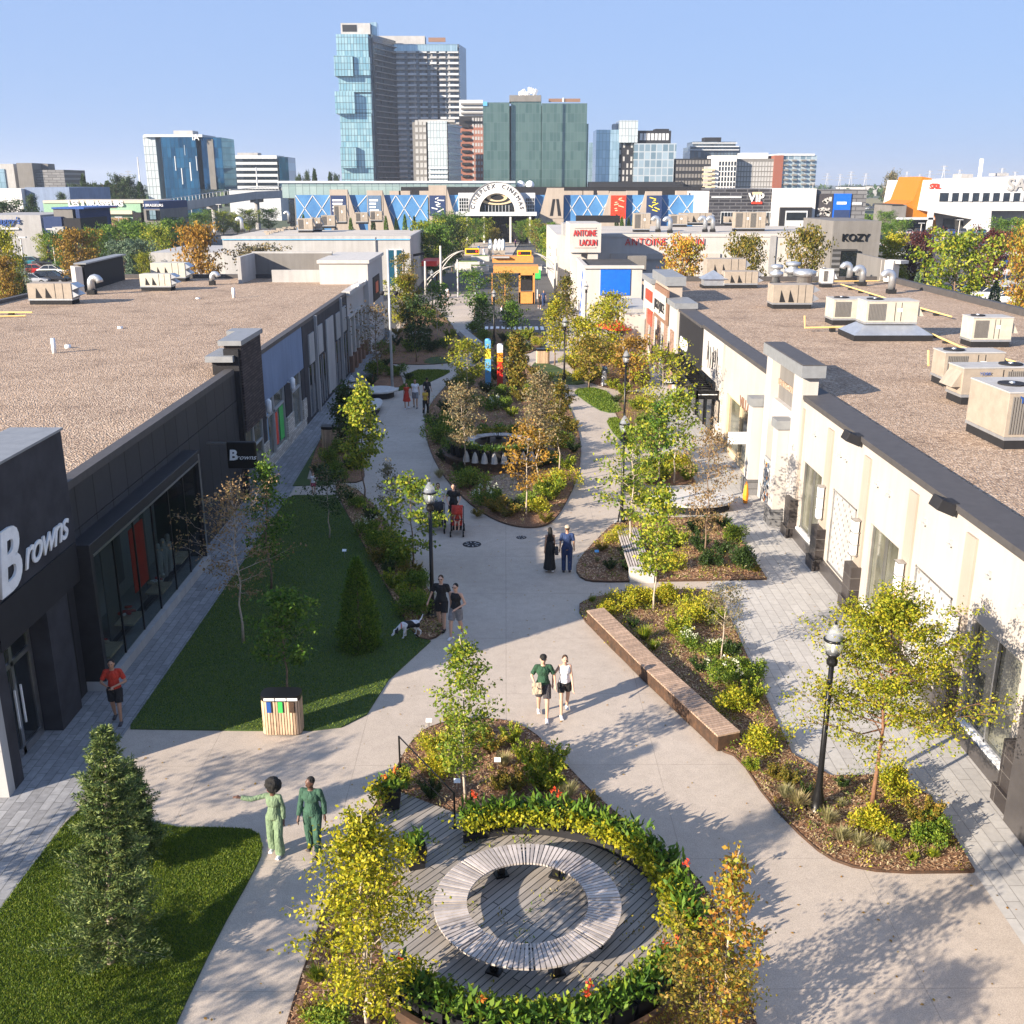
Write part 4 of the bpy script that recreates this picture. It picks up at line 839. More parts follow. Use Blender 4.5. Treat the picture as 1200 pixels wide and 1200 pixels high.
# the long bench: timber top on rusty steel box, slight kink
b = thing('long_bench', 'long timber topped bench with a rusty steel front beside the plaza', 'bench', (*P(765, 800), 0))
A0, A1 = P(688, 715, .46), P(707, 712, .46); C0, C1 = P(842, 862, .46), P(867, 857, .46)
K0 = (A0[0]*.52+C0[0]*.48-.05, A0[1]*.52+C0[1]*.48-.05); K1 = (A1[0]*.52+C1[0]*.48-.05, A1[1]*.52+C1[1]*.48-.05)
mb = MB(); mt = MB()
for (a0, a1, c0, c1) in ((A0, A1, K0, K1), (K0, K1, C0, C1)):
    mb.prism([a0, c0, c1, a1], .03, .41)
    n = 44
    for i in range(n):
        q = lambda u, v: (a0[0]*(1-u)*(1-v)+c0[0]*u*(1-v)+a1[0]*(1-u)*v+c1[0]*u*v, a0[1]*(1-u)*(1-v)+c0[1]*u*(1-v)+a1[1]*(1-u)*v+c1[1]*u*v)
        u0, u1 = (i+.1)/n, (i+.88)/n; mt.prism([q(u0, -.03), q(u1, -.03), q(u1, 1.02), q(u0, 1.02)], .415, .46)
mb.build('base', M['corten'], b); mt.build('seat', M['slat_tan'], b)
# second straight bench in the middle planter, curved concrete seats
b = thing('long_bench', 'straight grey bench along the path edge of the middle planter', 'bench', (*P(556, 400), 0)); mb = MB(); mb.prism(PP([(538, 388), (546, 386), (566, 402), (556, 405)], .4), .0, .42); mb.build('base', M['concrete_smooth'], b)
mb = MB(); mb.prism(PP([(538, 388), (546, 386), (566, 402), (556, 405)], .42), .425, .46); mb.build('seat', M['slat_grey'], b)
def round_seat(px, py, rx, ry, label, h=.46, ov=1.0):
    x, y = P(px, py, h); t = thing('stone_bench', label, 'bench', (x, y, 0)); mb = MB()
    e = [(x+rx*cos(2*pi*k/40), y+ry*sin(2*pi*k/40)) for k in range(40)]; f = [(x+(rx-.18)*cos(2*pi*k/40), y+(ry-.18)*sin(2*pi*k/40)) for k in range(40)]
    mb.prism(e, h-.1, h); mb.build('seat', M['terrazzo'], t, bevel=.015); mb = MB(); mb.prism(f, 0, h-.1); mb.build('base', M['charcoal'], t)
round_seat(812, 583, 1.75, 1.25, 'wide kidney shaped pale concrete seat by the cream shop pillars')
round_seat(444, 456, 1.15, 1.2, 'round pale concrete seat at the foot of the camera mast', .5)
round_seat(438, 473, .5, 1.7, 'long pale concrete seat below the round one near the sunlit tree', .5)
round_seat(491, 390, .9, 1.0, 'pale round table top seat among the shaded beds past the flag pole', .6)
# curved bench end in island 2
x, y = P(757, 678, 0); b = thing('slatted_bench', 'narrow slatted bench with pale end block in the island bed', 'bench', (x, y, 0)); x0 = P(737, 680)[0]; x1 = P(765, 680)[0]; y1 = P(750, 630)[1]
mb = MB(); mb.box(x0, x1, y-.45, y, 0, .45); mb.build('end_block', M['concrete_smooth'], b); mb = MB()
for k in range(9): u = x0+(x1-x0)*(k+.1)/9; mb.box(u, u+(x1-x0)/9*.6, y+.02, y1, .36, .42)
mb.build('seat', M['slat_grey'], b); mb = MB(); mb.box(x0+.05, x1-.05, y+.05, y1-.05, 0, .34); mb.build('base', M['charcoal'], b)
# recycling bins
def bin_(px, py, wd, dp, h, label, cols=True, rz=0):
    x, y = P(px, py); t = thing('recycling_bin', label, 'bin', (x, y, 0), rz)
    def rr(w, d, r, n=5):
        o = []
        for cx, cy, a0 in ((w/2-r, d/2-r, 0), (-w/2+r, d/2-r, pi/2), (-w/2+r, -d/2+r, pi), (w/2-r, -d/2+r, 1.5*pi)):
            o += [(cx+r*cos(a0+pi/2*i/n), cy+r*sin(a0+pi/2*i/n)) for i in range(n+1)]
        return o
    mb = MB(); mb.prism(rr(wd-.06, dp-.06, .14), .02, h-.14); mb.build('liner', M['charcoal'], t, world=False)
    mb = MB(); per = rr(wd, dp, .16, 4); pts = [Vector((a, b_, 0)) for a, b_ in per]; pts.append(pts[0]); L = [0]
    for i in range(len(pts)-1): L.append(L[-1]+(pts[i+1]-pts[i]).length)
    n = int(L[-1]/.068)
    for k in range(n):
        s_ = L[-1]*k/n; i = max(j for j in range(len(L)) if L[j] <= s_); i = min(i, len(pts)-2); u = (s_-L[i])/(L[i+1]-L[i]); c = pts[i].lerp(pts[i+1], u); dv = pts[i+1]-pts[i]
        mb.rbox((c.x, c.y, h*.43+.03), (.05, .025, h*.86-.04), math.atan2(dv.y, dv.x))
    mb.build('slats', M['slat_bin'], t, world=False)
    mb = MB(); mb.prism(rr(wd+.04, dp+.04, .17), h-.13, h); mb.build('lid', M['black_metal'], t, world=False, bevel=.01)
    if cols:
        for k, m_ in enumerate(('blue', 'green_sign', 'corten')):
            u = (-.34+.3*k)*wd; mb = MB(); mb.box(u, u+.11, -dp/2-.045, -dp/2-.02, h*.62, h-.13); mb.build('stream_strip', M[m_], t, world=False)
            mb = MB(); mb.box(u-.06, u+.2, -dp/2-.03, -dp/2-.021, h-.1, h-.03); mb.build('label_plate', M['white_paint'], t, world=False)
    return t
bin_(333, 857, .95, .5, 1.1, 'slatted timber recycling bin with black lid and blue, green and brown strips')
bin_(395, 524, 1.5, .6, 1.15, 'wide slatted timber bin in shade by the triangular bed', False)
bin_(636, 426, 1.0, .6, 1.15, 'small pale slatted bin with dark lid on the far right path', False)
bin_(412, 500, .9, .55, 1.1, 'slatted bin half hidden behind the sunlit yellow green tree', False)
# street lamps
def lamp(label, px, py, h=4.58):
    x, y = P(px, py); t = thing('street_lamp', label, 'street lamp', (x, y, 0), 0, 'black globe street lamps along the promenade')
    mb = MB(); mb.lathe([(.2, 0), (.2, .06), (.15, .1), (.14, .32), (.11, .45), (.075, .62), (.065, 1.0), (.055, h-1.05)], n=14); mb.build('pole', M['black_metal'], t, True, False)
    mb = MB(); mb.lathe([(.06, h-1.06), (.11, h-1.02), (.12, h-.93), (.08, h-.86), (.13, h-.8), (.15, h-.76)], n=14); mb.build('collar', M['black_metal'], t, True, False)
    mb = MB(); mb.lathe([(.14, h-.76), (.19, h-.6), (.2, h-.5), (.185, h-.42), (.12, h-.36)], n=18); mb.build('globe', M['globe'], t, True, False)
    mb = MB(); mb.lathe([(.22, h-.47), (.225, h-.44), (.2, h-.42)], n=18); mb.build('band', M['black_metal'], t, True, False)
    mb = MB(); mb.lathe([(.19, h-.42), (.15, h-.3), (.09, h-.2), (.06, h-.17), (.055, h-.13), (.015, h-.1)], n=18); cp = mb.build('cap', M['globe'], t, True, False)
    mb = MB(); mb.lathe([(.02, h-.12), (.03, h-.06), (.006, h)], n=8); mb.build('finial', M['black_metal'], cp, True, False)
    mb = MB(); mb.lathe([(.04, h-.74), (.04, h-.5)], n=8); mb.build('lamp', M['white_paint'], t, True, False)
    mb = MB(); mb.box(-.28, .28, -.28, .28, 0, .05); mb.build('footing', M['concrete_smooth'], t, False, False)
    return t
for lb, px, py in [('nearest black globe lamp, in the mulch beside the wide yellow green tree', 957, 950), ('black globe lamp at the tip of the left bed, beside the two men', 507, 722), ('black globe lamp behind the green maple on the right island', 728, 613),
                   ('black globe lamp on the right, above the maple, near the yellow crowned tree', 731, 504), ('black globe lamp on the strip of lawn on the right far path', 661, 447), ('black globe lamp in the middle planter', 579, 400), ('black globe lamp near the crossing left of the signal pole', 507, 366),
                   ('dark globe lamp in front of the blue panelled shop', 686, 388), ('black globe lamp standing in the shaded triangular bed by the slatted bins', 417, 545)]: lamp(lb, px, py)
# tall light/camera mast
x, y = P(460, 458); t = thing('light_mast', 'tall thin grey mast with two dark cameras on the shaded lawn', 'mast', (x, y, 0)); H_ = PY(455, 292, y)[1]
mb = MB(); mb.tube([(0, 0, 0), (0, 0, H_)], [.1, .06], 10); mb.build('pole', M['pole_grey'], t, True, False); mb = MB(); mb.box(-.4, .4, -.4, .4, 0, .15); mb.build('footing', M['concrete_smooth'], t, False, False)
zc = PY(455, 342, y)[1]
for s_ in (-1, 1):
    mb = MB(); mb.tube([(0, 0, zc), (s_*.45, -.1, zc+.05)], .03, 6); mb.lathe([(.02, .1), (.15, .08), (.16, -.02), (.1, -.14), (.01, -.18)], (s_*.45, -.1, zc-.05), 12); mb.build('camera', M['charcoal'], t, True, False)
# painted totems
for px, m1, m2, lb in ((572, 'sky_blue', 'yellow', 'square totem post painted blue and yellow behind the central island'), (586, 'red', 'white_paint', 'square totem post painted red and white right of the blue one')):
    x, y = P(px, 452); z1 = PY(px, 397 if px < 580 else 403, y)[1]; t = thing('totem_post', lb, 'totem post', (x, y, 0))
    mb = MB(); mb.box(-.2, .2, -.2, .2, 0, z1*.58); mb.build('lower_block', M[m1], t, False, False)
    mb = MB(); mb.box(-.2, .2, -.2, .2, z1*.585, z1*.8); mb.build('middle_block', M[m2 if px < 580 else 'orange'], t, False, False)
    mb = MB(); mb.box(-.2, .2, -.2, .2, z1*.805, z1*.97); mb.lathe([(.2, z1*.97), (.14, z1), (.01, z1+.02)], n=12); mb.build('top_block', M['sky_blue' if px < 580 else 'white_paint'], t, False, False)
# far ring seat on the central island with its pots and gravel
x, y = P(584, 517, .9)
mb = MB(); mb.prism(arcpoly(x, y, 2.75, 0, 2*pi, 50)[:-1], .02, .46); mb.prism(arcpoly(x, y, 2.85, 0, 2*pi, 50)[:-1], .38, .47); tag(mb.build('planter_wall', M['corten'], loc=(x, y, 0)), 'round raised timber and steel platform under the far ring bench', 'platform')
ring_seat(x, y, 1.2, 1.75, .92, 'far ring bench of pale slats on the raised platform of the central island', 96, .47)
mb = MB(); mb.prism(smooth(PP([(572, 560), (600, 556), (612, 575), (610, 592), (592, 585), (575, 575)]), 1), .05, .075); tag(mb.build('gravel_bed', M['gravel'], loc=(*P(592, 575), 0)), kind='structure')
for k in range(11):
    a = radians(205+k*13); pot(f'dark potted plant on the raised platform near rim, {ORD[k] if k else "first"} from the left', x+cos(a)*2.35, y+sin(a)*2.35, .47, 200+k, k % 2, a)
for k in range(7):
    a = radians(150-k*20); pot(f'dark potted plant on the raised platform far rim, {ORD[k] if k else "first"} from the left', x+cos(a)*2.35, y+sin(a)*2.35, .47, 230+k, 1, a)
mb = MB()
for k in range(8):
    a = radians(238+k*9.5); r = 2.86
    mb = MB(); cx, cy = x+cos(a)*r, y+sin(a)*r; mb.lathe([(.17, .5), (.13, .75), (.06, .95), (.02, 1.02)], (cx, cy, 0), 8); tag(mb.build('white_bag', M['white_stone'], loc=(cx, cy, .5)), f'small pale cone between the pots of the raised platform, {ORD[k] if k else "first"} from its left end', 'planter cone', 'pale cones on the raised platform')
# ---------------- people -------------
def face_mats(me, hs, hz, mats_idx): pass
def person(label, px, py, rz, H=1.75, skin='skin_light', top='cl_black', sleeve=.5, bottom='cl_black', leg='shorts', shoes='cl_white', hair='hair_black', hairstyle='short', build=1.0, stride=.0, armL=None, armR=None, female=False, vox=.014,
           hat=None, neck='round', phase=1, turn=0, loc=None, group=None):
    """local frame: faces -Y; L is +x. stride in metres"""
    x, y = P(px, py) if loc is None else loc[:2]; z0 = .006 if loc is None else loc[2]
    t = thing('person', label, 'person', (x, y, z0), rz, group)
    k = H/1.75; V = lambda a, b, c: Vector((a*k, b*k, c*k))
    sw = (.142 if female else .162)*build; hw = (.1 if female else .09)*build
    sk = MB(); pel = V(0, 0, .95); ches = V(0, .0, 1.3); neckb = V(0, .01, 1.47); head = V(0, -.02, 1.62)
    hip = {}; kn = {}; an = {}; sh = {}; el = {}; ha = {}
    for s_, nm in ((1, 'L'), (-1, 'R')):
        f = stride*.5*(1 if (nm == 'L') == (phase > 0) else -1)   # >0: foot forward (-y)
        hip[nm] = V(hw*s_, 0, .9); an[nm] = V(hw*1.05*s_, -f, .085+(.05 if f < 0 else 0)); kn[nm] = V(hw*1.08*s_, -f*.5-.04-(.03 if f > 0 else 0), .49)
        sh[nm] = V(sw*s_, .01, 1.41); g = armL if nm == 'L' else armR
        if g is None: g = ((sw*s_*1.32, f*.35+.03, 1.13), (sw*s_*1.42, f*.9-.05, .87))
        el[nm] = V(*g[0]); ha[nm] = V(*g[1])
    def limbs(mb, a, pts, rr):
        for i in range(len(pts)-1): mb.cap(pts[i], pts[i+1], rr[i], rr[i+1], 10)
    B = build
    sk.cap(V(0, 0, .95), V(0, 0, 1.12), .125*k*B, .115*k*B); sk.ell(V(0, 0, .93), (.16*k*B, .115*k*B, .11*k)); sk.ell(V(0, .0, 1.3), (.155*k*B, .105*k*B, .17*k)); sk.cap(sh['L'], sh['R'], .05*k, .05*k)
    sk.cap(neckb-Vector((0, 0, .05)), head-Vector((0, 0, .03)), .058*k, .05*k)
    for nm in 'LR':
        limbs(sk, nm, [hip[nm], kn[nm], an[nm]], [.085*k*B, .055*k*B, .037*k]); sk.ell((kn[nm]+an[nm])/2+V(0, .018, .06), (.048*k, .052*k, .11*k))
        sk.cap(an[nm]+V(0, .02, -.045), an[nm]+V(0, -.15, -.055), .036*k, .03*k)
        limbs(sk, nm, [sh[nm], el[nm], ha[nm]], [.043*k*B, .036*k, .024*k])
        d = (ha[nm]-el[nm]).normalized(); sd = d.cross(Vector((0, 1, 0))); sd = sd.normalized() if sd.length > .1 else Vector((1, 0, 0)); n2 = d.cross(sd)
        w_ = ha[nm]; pc = w_+d*.05*k; sk.cap(w_, pc+d*.025*k, .026*k, .034*k, 8)
        curl = n2*(.02*k)
        for i, L in enumerate((.062, .075, .07, .052)):
            o = sd*0+n2*((i-1.5)*.0195*k); b0 = w_+d*.085*k+o; b1 = b0+d*L*.55*k+sd*.006*k; b2 = b1+d*L*.5*k+sd*.018*k
            sk.cap(b0-d*.02*k, b1, .0105*k, .0095*k, 6); sk.cap(b1, b2, .0095*k, .008*k, 6)
        tb = w_+d*.025*k+n2*(-.03)*k; sk.cap(tb, tb+(d*.6-n2*.8).normalized()*.04*k, .0125*k, .011*k, 6); t2 = tb+(d*.6-n2*.8).normalized()*.04*k; sk.cap(t2, t2+d*.03*k, .011*k, .009*k, 6)
    Rt = Matrix.Rotation(turn, 3, 'Z'); hp = lambda a, b, c: head+Rt @ V(a, b, c)
    sk.ell(head, (.076*k, .092*k, .112*k), 14, 0, Rt); sk.ell(hp(0, -.025, -.06), (.052*k, .06*k, .055*k), 10, 0, Rt); sk.cap(hp(0, -.085, .015), hp(0, -.108, -.018), .011*k, .015*k, 6)
    for s_ in (1, -1): sk.ell(hp(.078*s_, .005, -.005), (.012*k, .022*k, .032*k), 8, 0, Rt)
    sk.ell(hp(0, -.088, -.052), (.024*k, .012*k, .008*k), 8, 0, Rt); sk.ell(hp(0, -.08, .035), (.055*k, .02*k, .012*k), 8, 0, Rt)
    me = remesh(sk, vox); me.materials.append(M[skin]); me.materials.append(M['cl_darkgrey']); me.materials.append(M['cl_red'] if female else M['skin_mid' if skin != 'skin_dark' else 'hair_brown'])
    n = len(me.polygons); c = np.zeros(n*3, np.float32); me.polygons.foreach_get('center', c); c = c.reshape(-1, 3); mi = np.zeros(n, np.int32)
    lc = (c-np.array(head)) @ np.array(Rt)   # head local
    lc = lc/k
    ey = (np.abs(np.abs(lc[:, 0])-.031) < .013) & (np.abs(lc[:, 2]-.012) < .009) & (lc[:, 1] < -.05); mi[ey] = 1
    mo = (np.abs(lc[:, 0]) < .024) & (np.abs(lc[:, 2]+.052) < .008) & (lc[:, 1] < -.07); mi[mo] = 2
    me.polygons.foreach_set('material_index', mi); link('body', me, t)
    # clothes: closed shells just outside the body
    def cloth(name, mb, mat, v=None):
        me = remesh(mb, v or max(vox, .015)); me.materials.append(M[mat]); return link(name, me, t)
    c_ = MB(); e = .02*k
    if top != 'none':
        long = leg == 'dress'
        c_.cap(V(0, 0, 1.0), V(0, 0, 1.12), .13*k*B+e, .115*k*B+e); c_.ell(V(0, 0, .98), (.165*k*B+e*.7, .12*k*B+e, .1*k)); c_.ell(V(0, 0, 1.29), (.152*k*B+e, .11*k*B+e, .175*k))
        if sleeve > 0: c_.cap(sh['L'], sh['R'], .047*k+e*.6, .047*k+e*.6)
        else: c_.cap(V(.11, 0, 1.4), V(-.11, 0, 1.4), .05*k, .05*k)
        if female: c_.ell(V(0, -.06, 1.26), (.13*k, .07*k, .07*k))
        if sleeve > 0:
            for nm in 'LR':
                if sleeve <= 1: c_.tube([sh[nm], sh[nm].lerp(el[nm], sleeve)], [.047*k*B+e*.7, .045*k*B+e*.8], 10)
                else: c_.cap(sh[nm], el[nm], .047*k*B+e*.7, .04*k+e*.7); q = el[nm].lerp(ha[nm], sleeve-1); c_.tube([el[nm], q], [.041*k+e, .034*k+e], 10)
        cloth('shirt', c_, top)
    c_ = MB()
    if leg == 'dress':
        c_.tube([V(0, 0, 1.15), V(0, 0, .95), V(0, -.01, .5), V(0, -.02, .12)], [.125*k+e, .165*k+e, .19*k, .24*k], 16)
    elif leg == 'skirt':
        c_.tube([V(0, 0, 1.05), V(0, 0, .93), V(0, 0, .5)], [.12*k+e, .17*k+e, .27*k], 16)
    else:
        c_.ell(V(0, 0, .95), (.16*k*B+e, .122*k*B+e, .11*k))
        q = .62 if leg == 'shorts' else 1
        for nm in 'LR':
            if leg == 'shorts': c_.tube([hip[nm]+V(0, 0, .02), hip[nm].lerp(kn[nm], q*1.25 if not female else .55)], [.088*k*B+e, .075*k*B+e*1.3], 12)
            else:
                wd = 1.75 if leg == 'wide' else 1.0; c_.cap(hip[nm], kn[nm], .088*k*B+e, .06*k*B+e*wd); c_.tube([kn[nm], an[nm]+V(0, 0, -.02)], [.06*k*B+e*wd, .05*k+e*(1.2 if wd == 1 else 3.0)], 12)
    cloth('dress' if leg == 'dress' else 'skirt' if leg == 'skirt' else 'shorts' if leg == 'shorts' else 'trousers', c_, bottom)
    for nm in 'LR':
        c_ = MB(); a = an[nm]; c_.cap(a+V(0, .03, -.045), a+V(0, -.15, -.052), .043*k, .037*k); c_.add(*[[tuple(a+V(i, j, l)) for l in (-.084, -.05) for i, j in ((-.045, .075), (.045, .075), (.045, -.19), (-.045, -.19))], [(0, 3, 2, 1), (4, 5, 6, 7), (0, 1, 5, 4), (1, 2, 6, 5), (2, 3, 7, 6), (3, 0, 4, 7)]])
        cloth('shoe', c_, shoes, .015)
    c_ = MB()
    if hairstyle == 'afro':
        c_.ell(hp(0, .03, .055), (.185*k, .17*k, .165*k), 16); rng = random.Random(3)
        for i in range(70):
            a, b_ = rng.uniform(0, 6.28), rng.uniform(-.5, 1.5); v = Vector((cos(a)*cos(b_)*.175, sin(a)*cos(b_)*.16, sin(b_)*.155))
            if v.y < -.06 and v.z < .05: continue
            c_.ell(head+Rt @ (V(0, .03, .055)+v*k), (.04*k,)*3, 6)
        # clear the face
        me = remesh(c_, .018); me.materials.append(M[hair]); q = [v.index for v in me.vertices if (Rt.transposed() @ (v.co-head)).y < -.045 and (Rt.transposed() @ (v.co-head)).z < .06*k and abs((Rt.transposed() @ (v.co-head)).x) < .075*k]
        for i in q: me.vertices[i].co = head+Rt @ Vector(((Rt.transposed() @ (me.vertices[i].co-head)).x, -.045, (Rt.transposed() @ (me.vertices[i].co-head)).z))
        link('hair', me, t)
    elif hair:
        c_.ell(hp(0, .022, .03), (.084*k, .092*k, .098*k), 14, 0, Rt); 
        if hairstyle == 'long': c_.tube([hp(0, .06, .04), hp(0, .1, -.1), hp(0, .1, -.34)], [.08*k, .095*k, .06*k], 10)
        if hairstyle == 'tied': c_.ell(hp(0, .11, .03), (.045*k,)*3); c_.tube([hp(.05, .03, .02), hp(.075, .0, -.1)], [.03*k, .02*k], 8)
        cloth('hair', c_, hair, .016)
    if hat:
        c_ = MB(); c_.ell(hp(0, .01, .06), (.095*k, .108*k, .075*k), 14, 0, Rt); o = hp(0, -.115, .045); c_.ell(o, (.07*k, .075*k, .014*k), 12, 0, Rt); cloth('cap', c_, hat, .014)
    return t
R_ = radians
def glasses(t, H, turn=0):
    k = H/1.75; mb = MB(); head = Vector((0, -.02, 1.62))*k; R = Matrix.Rotation(turn, 3, 'Z')
    for s_ in (-1, 1): mb.ell(head+R @ Vector((.034*s_*k, -.088*k, .012*k)), (.026*k, .012*k, .02*k), 8, 0, R)
    for s_ in (-1, 1): a = head+R @ Vector((.055*s_*k, -.085*k, .015*k)); b = head+R @ Vector((.08*s_*k, .0, .012*k)); mb.tube([a, b], .005, 4)
    mb.build('sunglasses', M['black_metal'], t, True, False)
person('woman with big dark curly hair in a mint green suit pointing with one arm', 325, 1000, R_(-12), 1.68, 'skin_dark', 'cl_mint', 1.95, 'cl_mint', 'wide', 'cl_white', 'hair_black', 'afro', .98, .12, armR=((-.42, -.12, 1.36), (-.64, -.2, 1.42)), female=True, vox=.0125, turn=-.9)
person('man in a dark green sweater and green trousers behind the yellow tree', 369, 998, R_(-8), 1.78, 'skin_dark', 'cl_green', 1.9, 'cl_green', 'trousers', 'cl_darkgrey', 'hair_black', 'short', 1.08, .15, vox=.0135, turn=-.6)
t = person('man in a red shirt and black shorts walking on the left pavers', 139, 845, R_(8), 1.76, 'skin_mid', 'cl_red', .75, 'cl_black', 'shorts', 'cl_darkgrey', 'hair_black', 'short', 1.04, .3, armL=((.3, -.02, 1.12), (.06, -.22, 1.08)), armR=((-.3, -.02, 1.12), (-.06, -.24, 1.06)), vox=.0135)
mb = MB(); mb.rbox((0, -.3, 1.08), (.07, .012, .13), 0, 0, .5); x_, y_ = P(139, 845); ph = mb.build('phone', M['black_metal'], None, False, False); ph.location = (x_, y_, .006); tag(ph, 'dark phone held by the man in the red shirt', 'phone')
person('man in a dark green t-shirt and black shorts carrying a folder', 636, 840, R_(0), 1.78, 'skin_light', 'cl_darkgreen', .8, 'cl_darkgrey', 'shorts', 'cl_white', 'hair_black', 'short', 1.05, .42, armL=((.29, .05, 1.14), (.31, -.05, .9)), armR=((-.29, .04, 1.14), (-.2, -.18, 1.0)), hat='hair_black', vox=.0135)
x_, y_ = P(636, 840); mb = MB(); mb.rbox((-.17, -.26, .95), (.24, .02, .3), .15, 0, -.15); o = mb.build('folder', M['cl_beige'], None, False, False); o.location = (x_, y_, 0); tag(o, 'pale folder held by the man in the dark green t-shirt', 'folder')
person('woman in a white tank top and black shorts walking hand in hand', 661, 836, R_(4), 1.68, 'skin_light', 'cl_white', 0, 'cl_black', 'shorts', 'cl_white', 'hair_brown', 'tied', .98, .44, armR=((-.3, .04, 1.14), (-.32, .02, .88)), female=True, phase=-1, vox=.0135)
person('woman with long dark hair in a black dress seen from behind', 644, 670, R_(185), 1.68, 'skin_mid', 'cl_black', 0, 'cl_black', 'dress', 'cl_white', 'hair_black', 'long', .95, .2, female=True, vox=.016)
person('man in a navy shirt, blue jeans and a beige cap seen from behind', 664, 671, R_(178), 1.78, 'skin_mid', 'cl_navy', .8, 'cl_navy', 'trousers', 'cl_darkgrey', 'hair_brown', 'short', 1.08, .1, vox=.016, hat='cl_beige')
mb = MB(); mb.box(-.06, .06, -.12, .12, .7, .95); mb.tube([(0, -.08, .95), (0, 0, 1.12), (0, .08, .95)], .01, 5, cap=False); o = mb.build('handbag', M['cl_darkgrey'], None); x_, y_ = P(652, 671); o.location = (x_, y_, 0); tag(o, 'dark handbag carried between the couple seen from behind', 'bag')
t = person('man in a black t-shirt and black shorts with sunglasses by the lamp post', 518, 737, R_(-10), 1.8, 'skin_light', 'cl_black', .75, 'cl_black', 'shorts', 'cl_black', 'hair_brown', 'short', 1.12, .3, vox=.0145, armR=((-.3, .02, 1.14), (-.38, -.1, .9))); glasses(t, 1.8)
t = person('man in a black tank top and grey shorts beside him', 535, 747, R_(-25), 1.78, 'skin_light', 'cl_black', 0, 'cl_grey', 'shorts', 'cl_white', 'hair_black', 'short', 1.05, .35, vox=.0145, armL=((.3, .02, 1.14), (.12, -.22, 1.02)), phase=-1); glasses(t, 1.78)
t = person('man in black pushing a stroller on the plaza', 532, 616, R_(0), 1.78, 'skin_light', 'cl_black', .7, 'cl_black', 'shorts', 'cl_red', 'hair_black', 'short', 1.08, .2, armL=((.28, -.05, 1.15), (.2, -.3, 1.02)), armR=((-.28, -.05, 1.15), (-.2, -.3, 1.02)), vox=.017); glasses(t, 1.78)
person('person in white pushing a dark stroller behind the lime tree', 514, 612, R_(5), 1.68, 'skin_light', 'cl_white', .7, 'cl_denim', 'trousers', 'cl_white', 'hair_brown', 'tied', .95, .2, armL=((.26, -.05, 1.12), (.18, -.3, 1.0)), armR=((-.26, -.05, 1.12), (-.18, -.3, 1.0)), female=True, vox=.018)
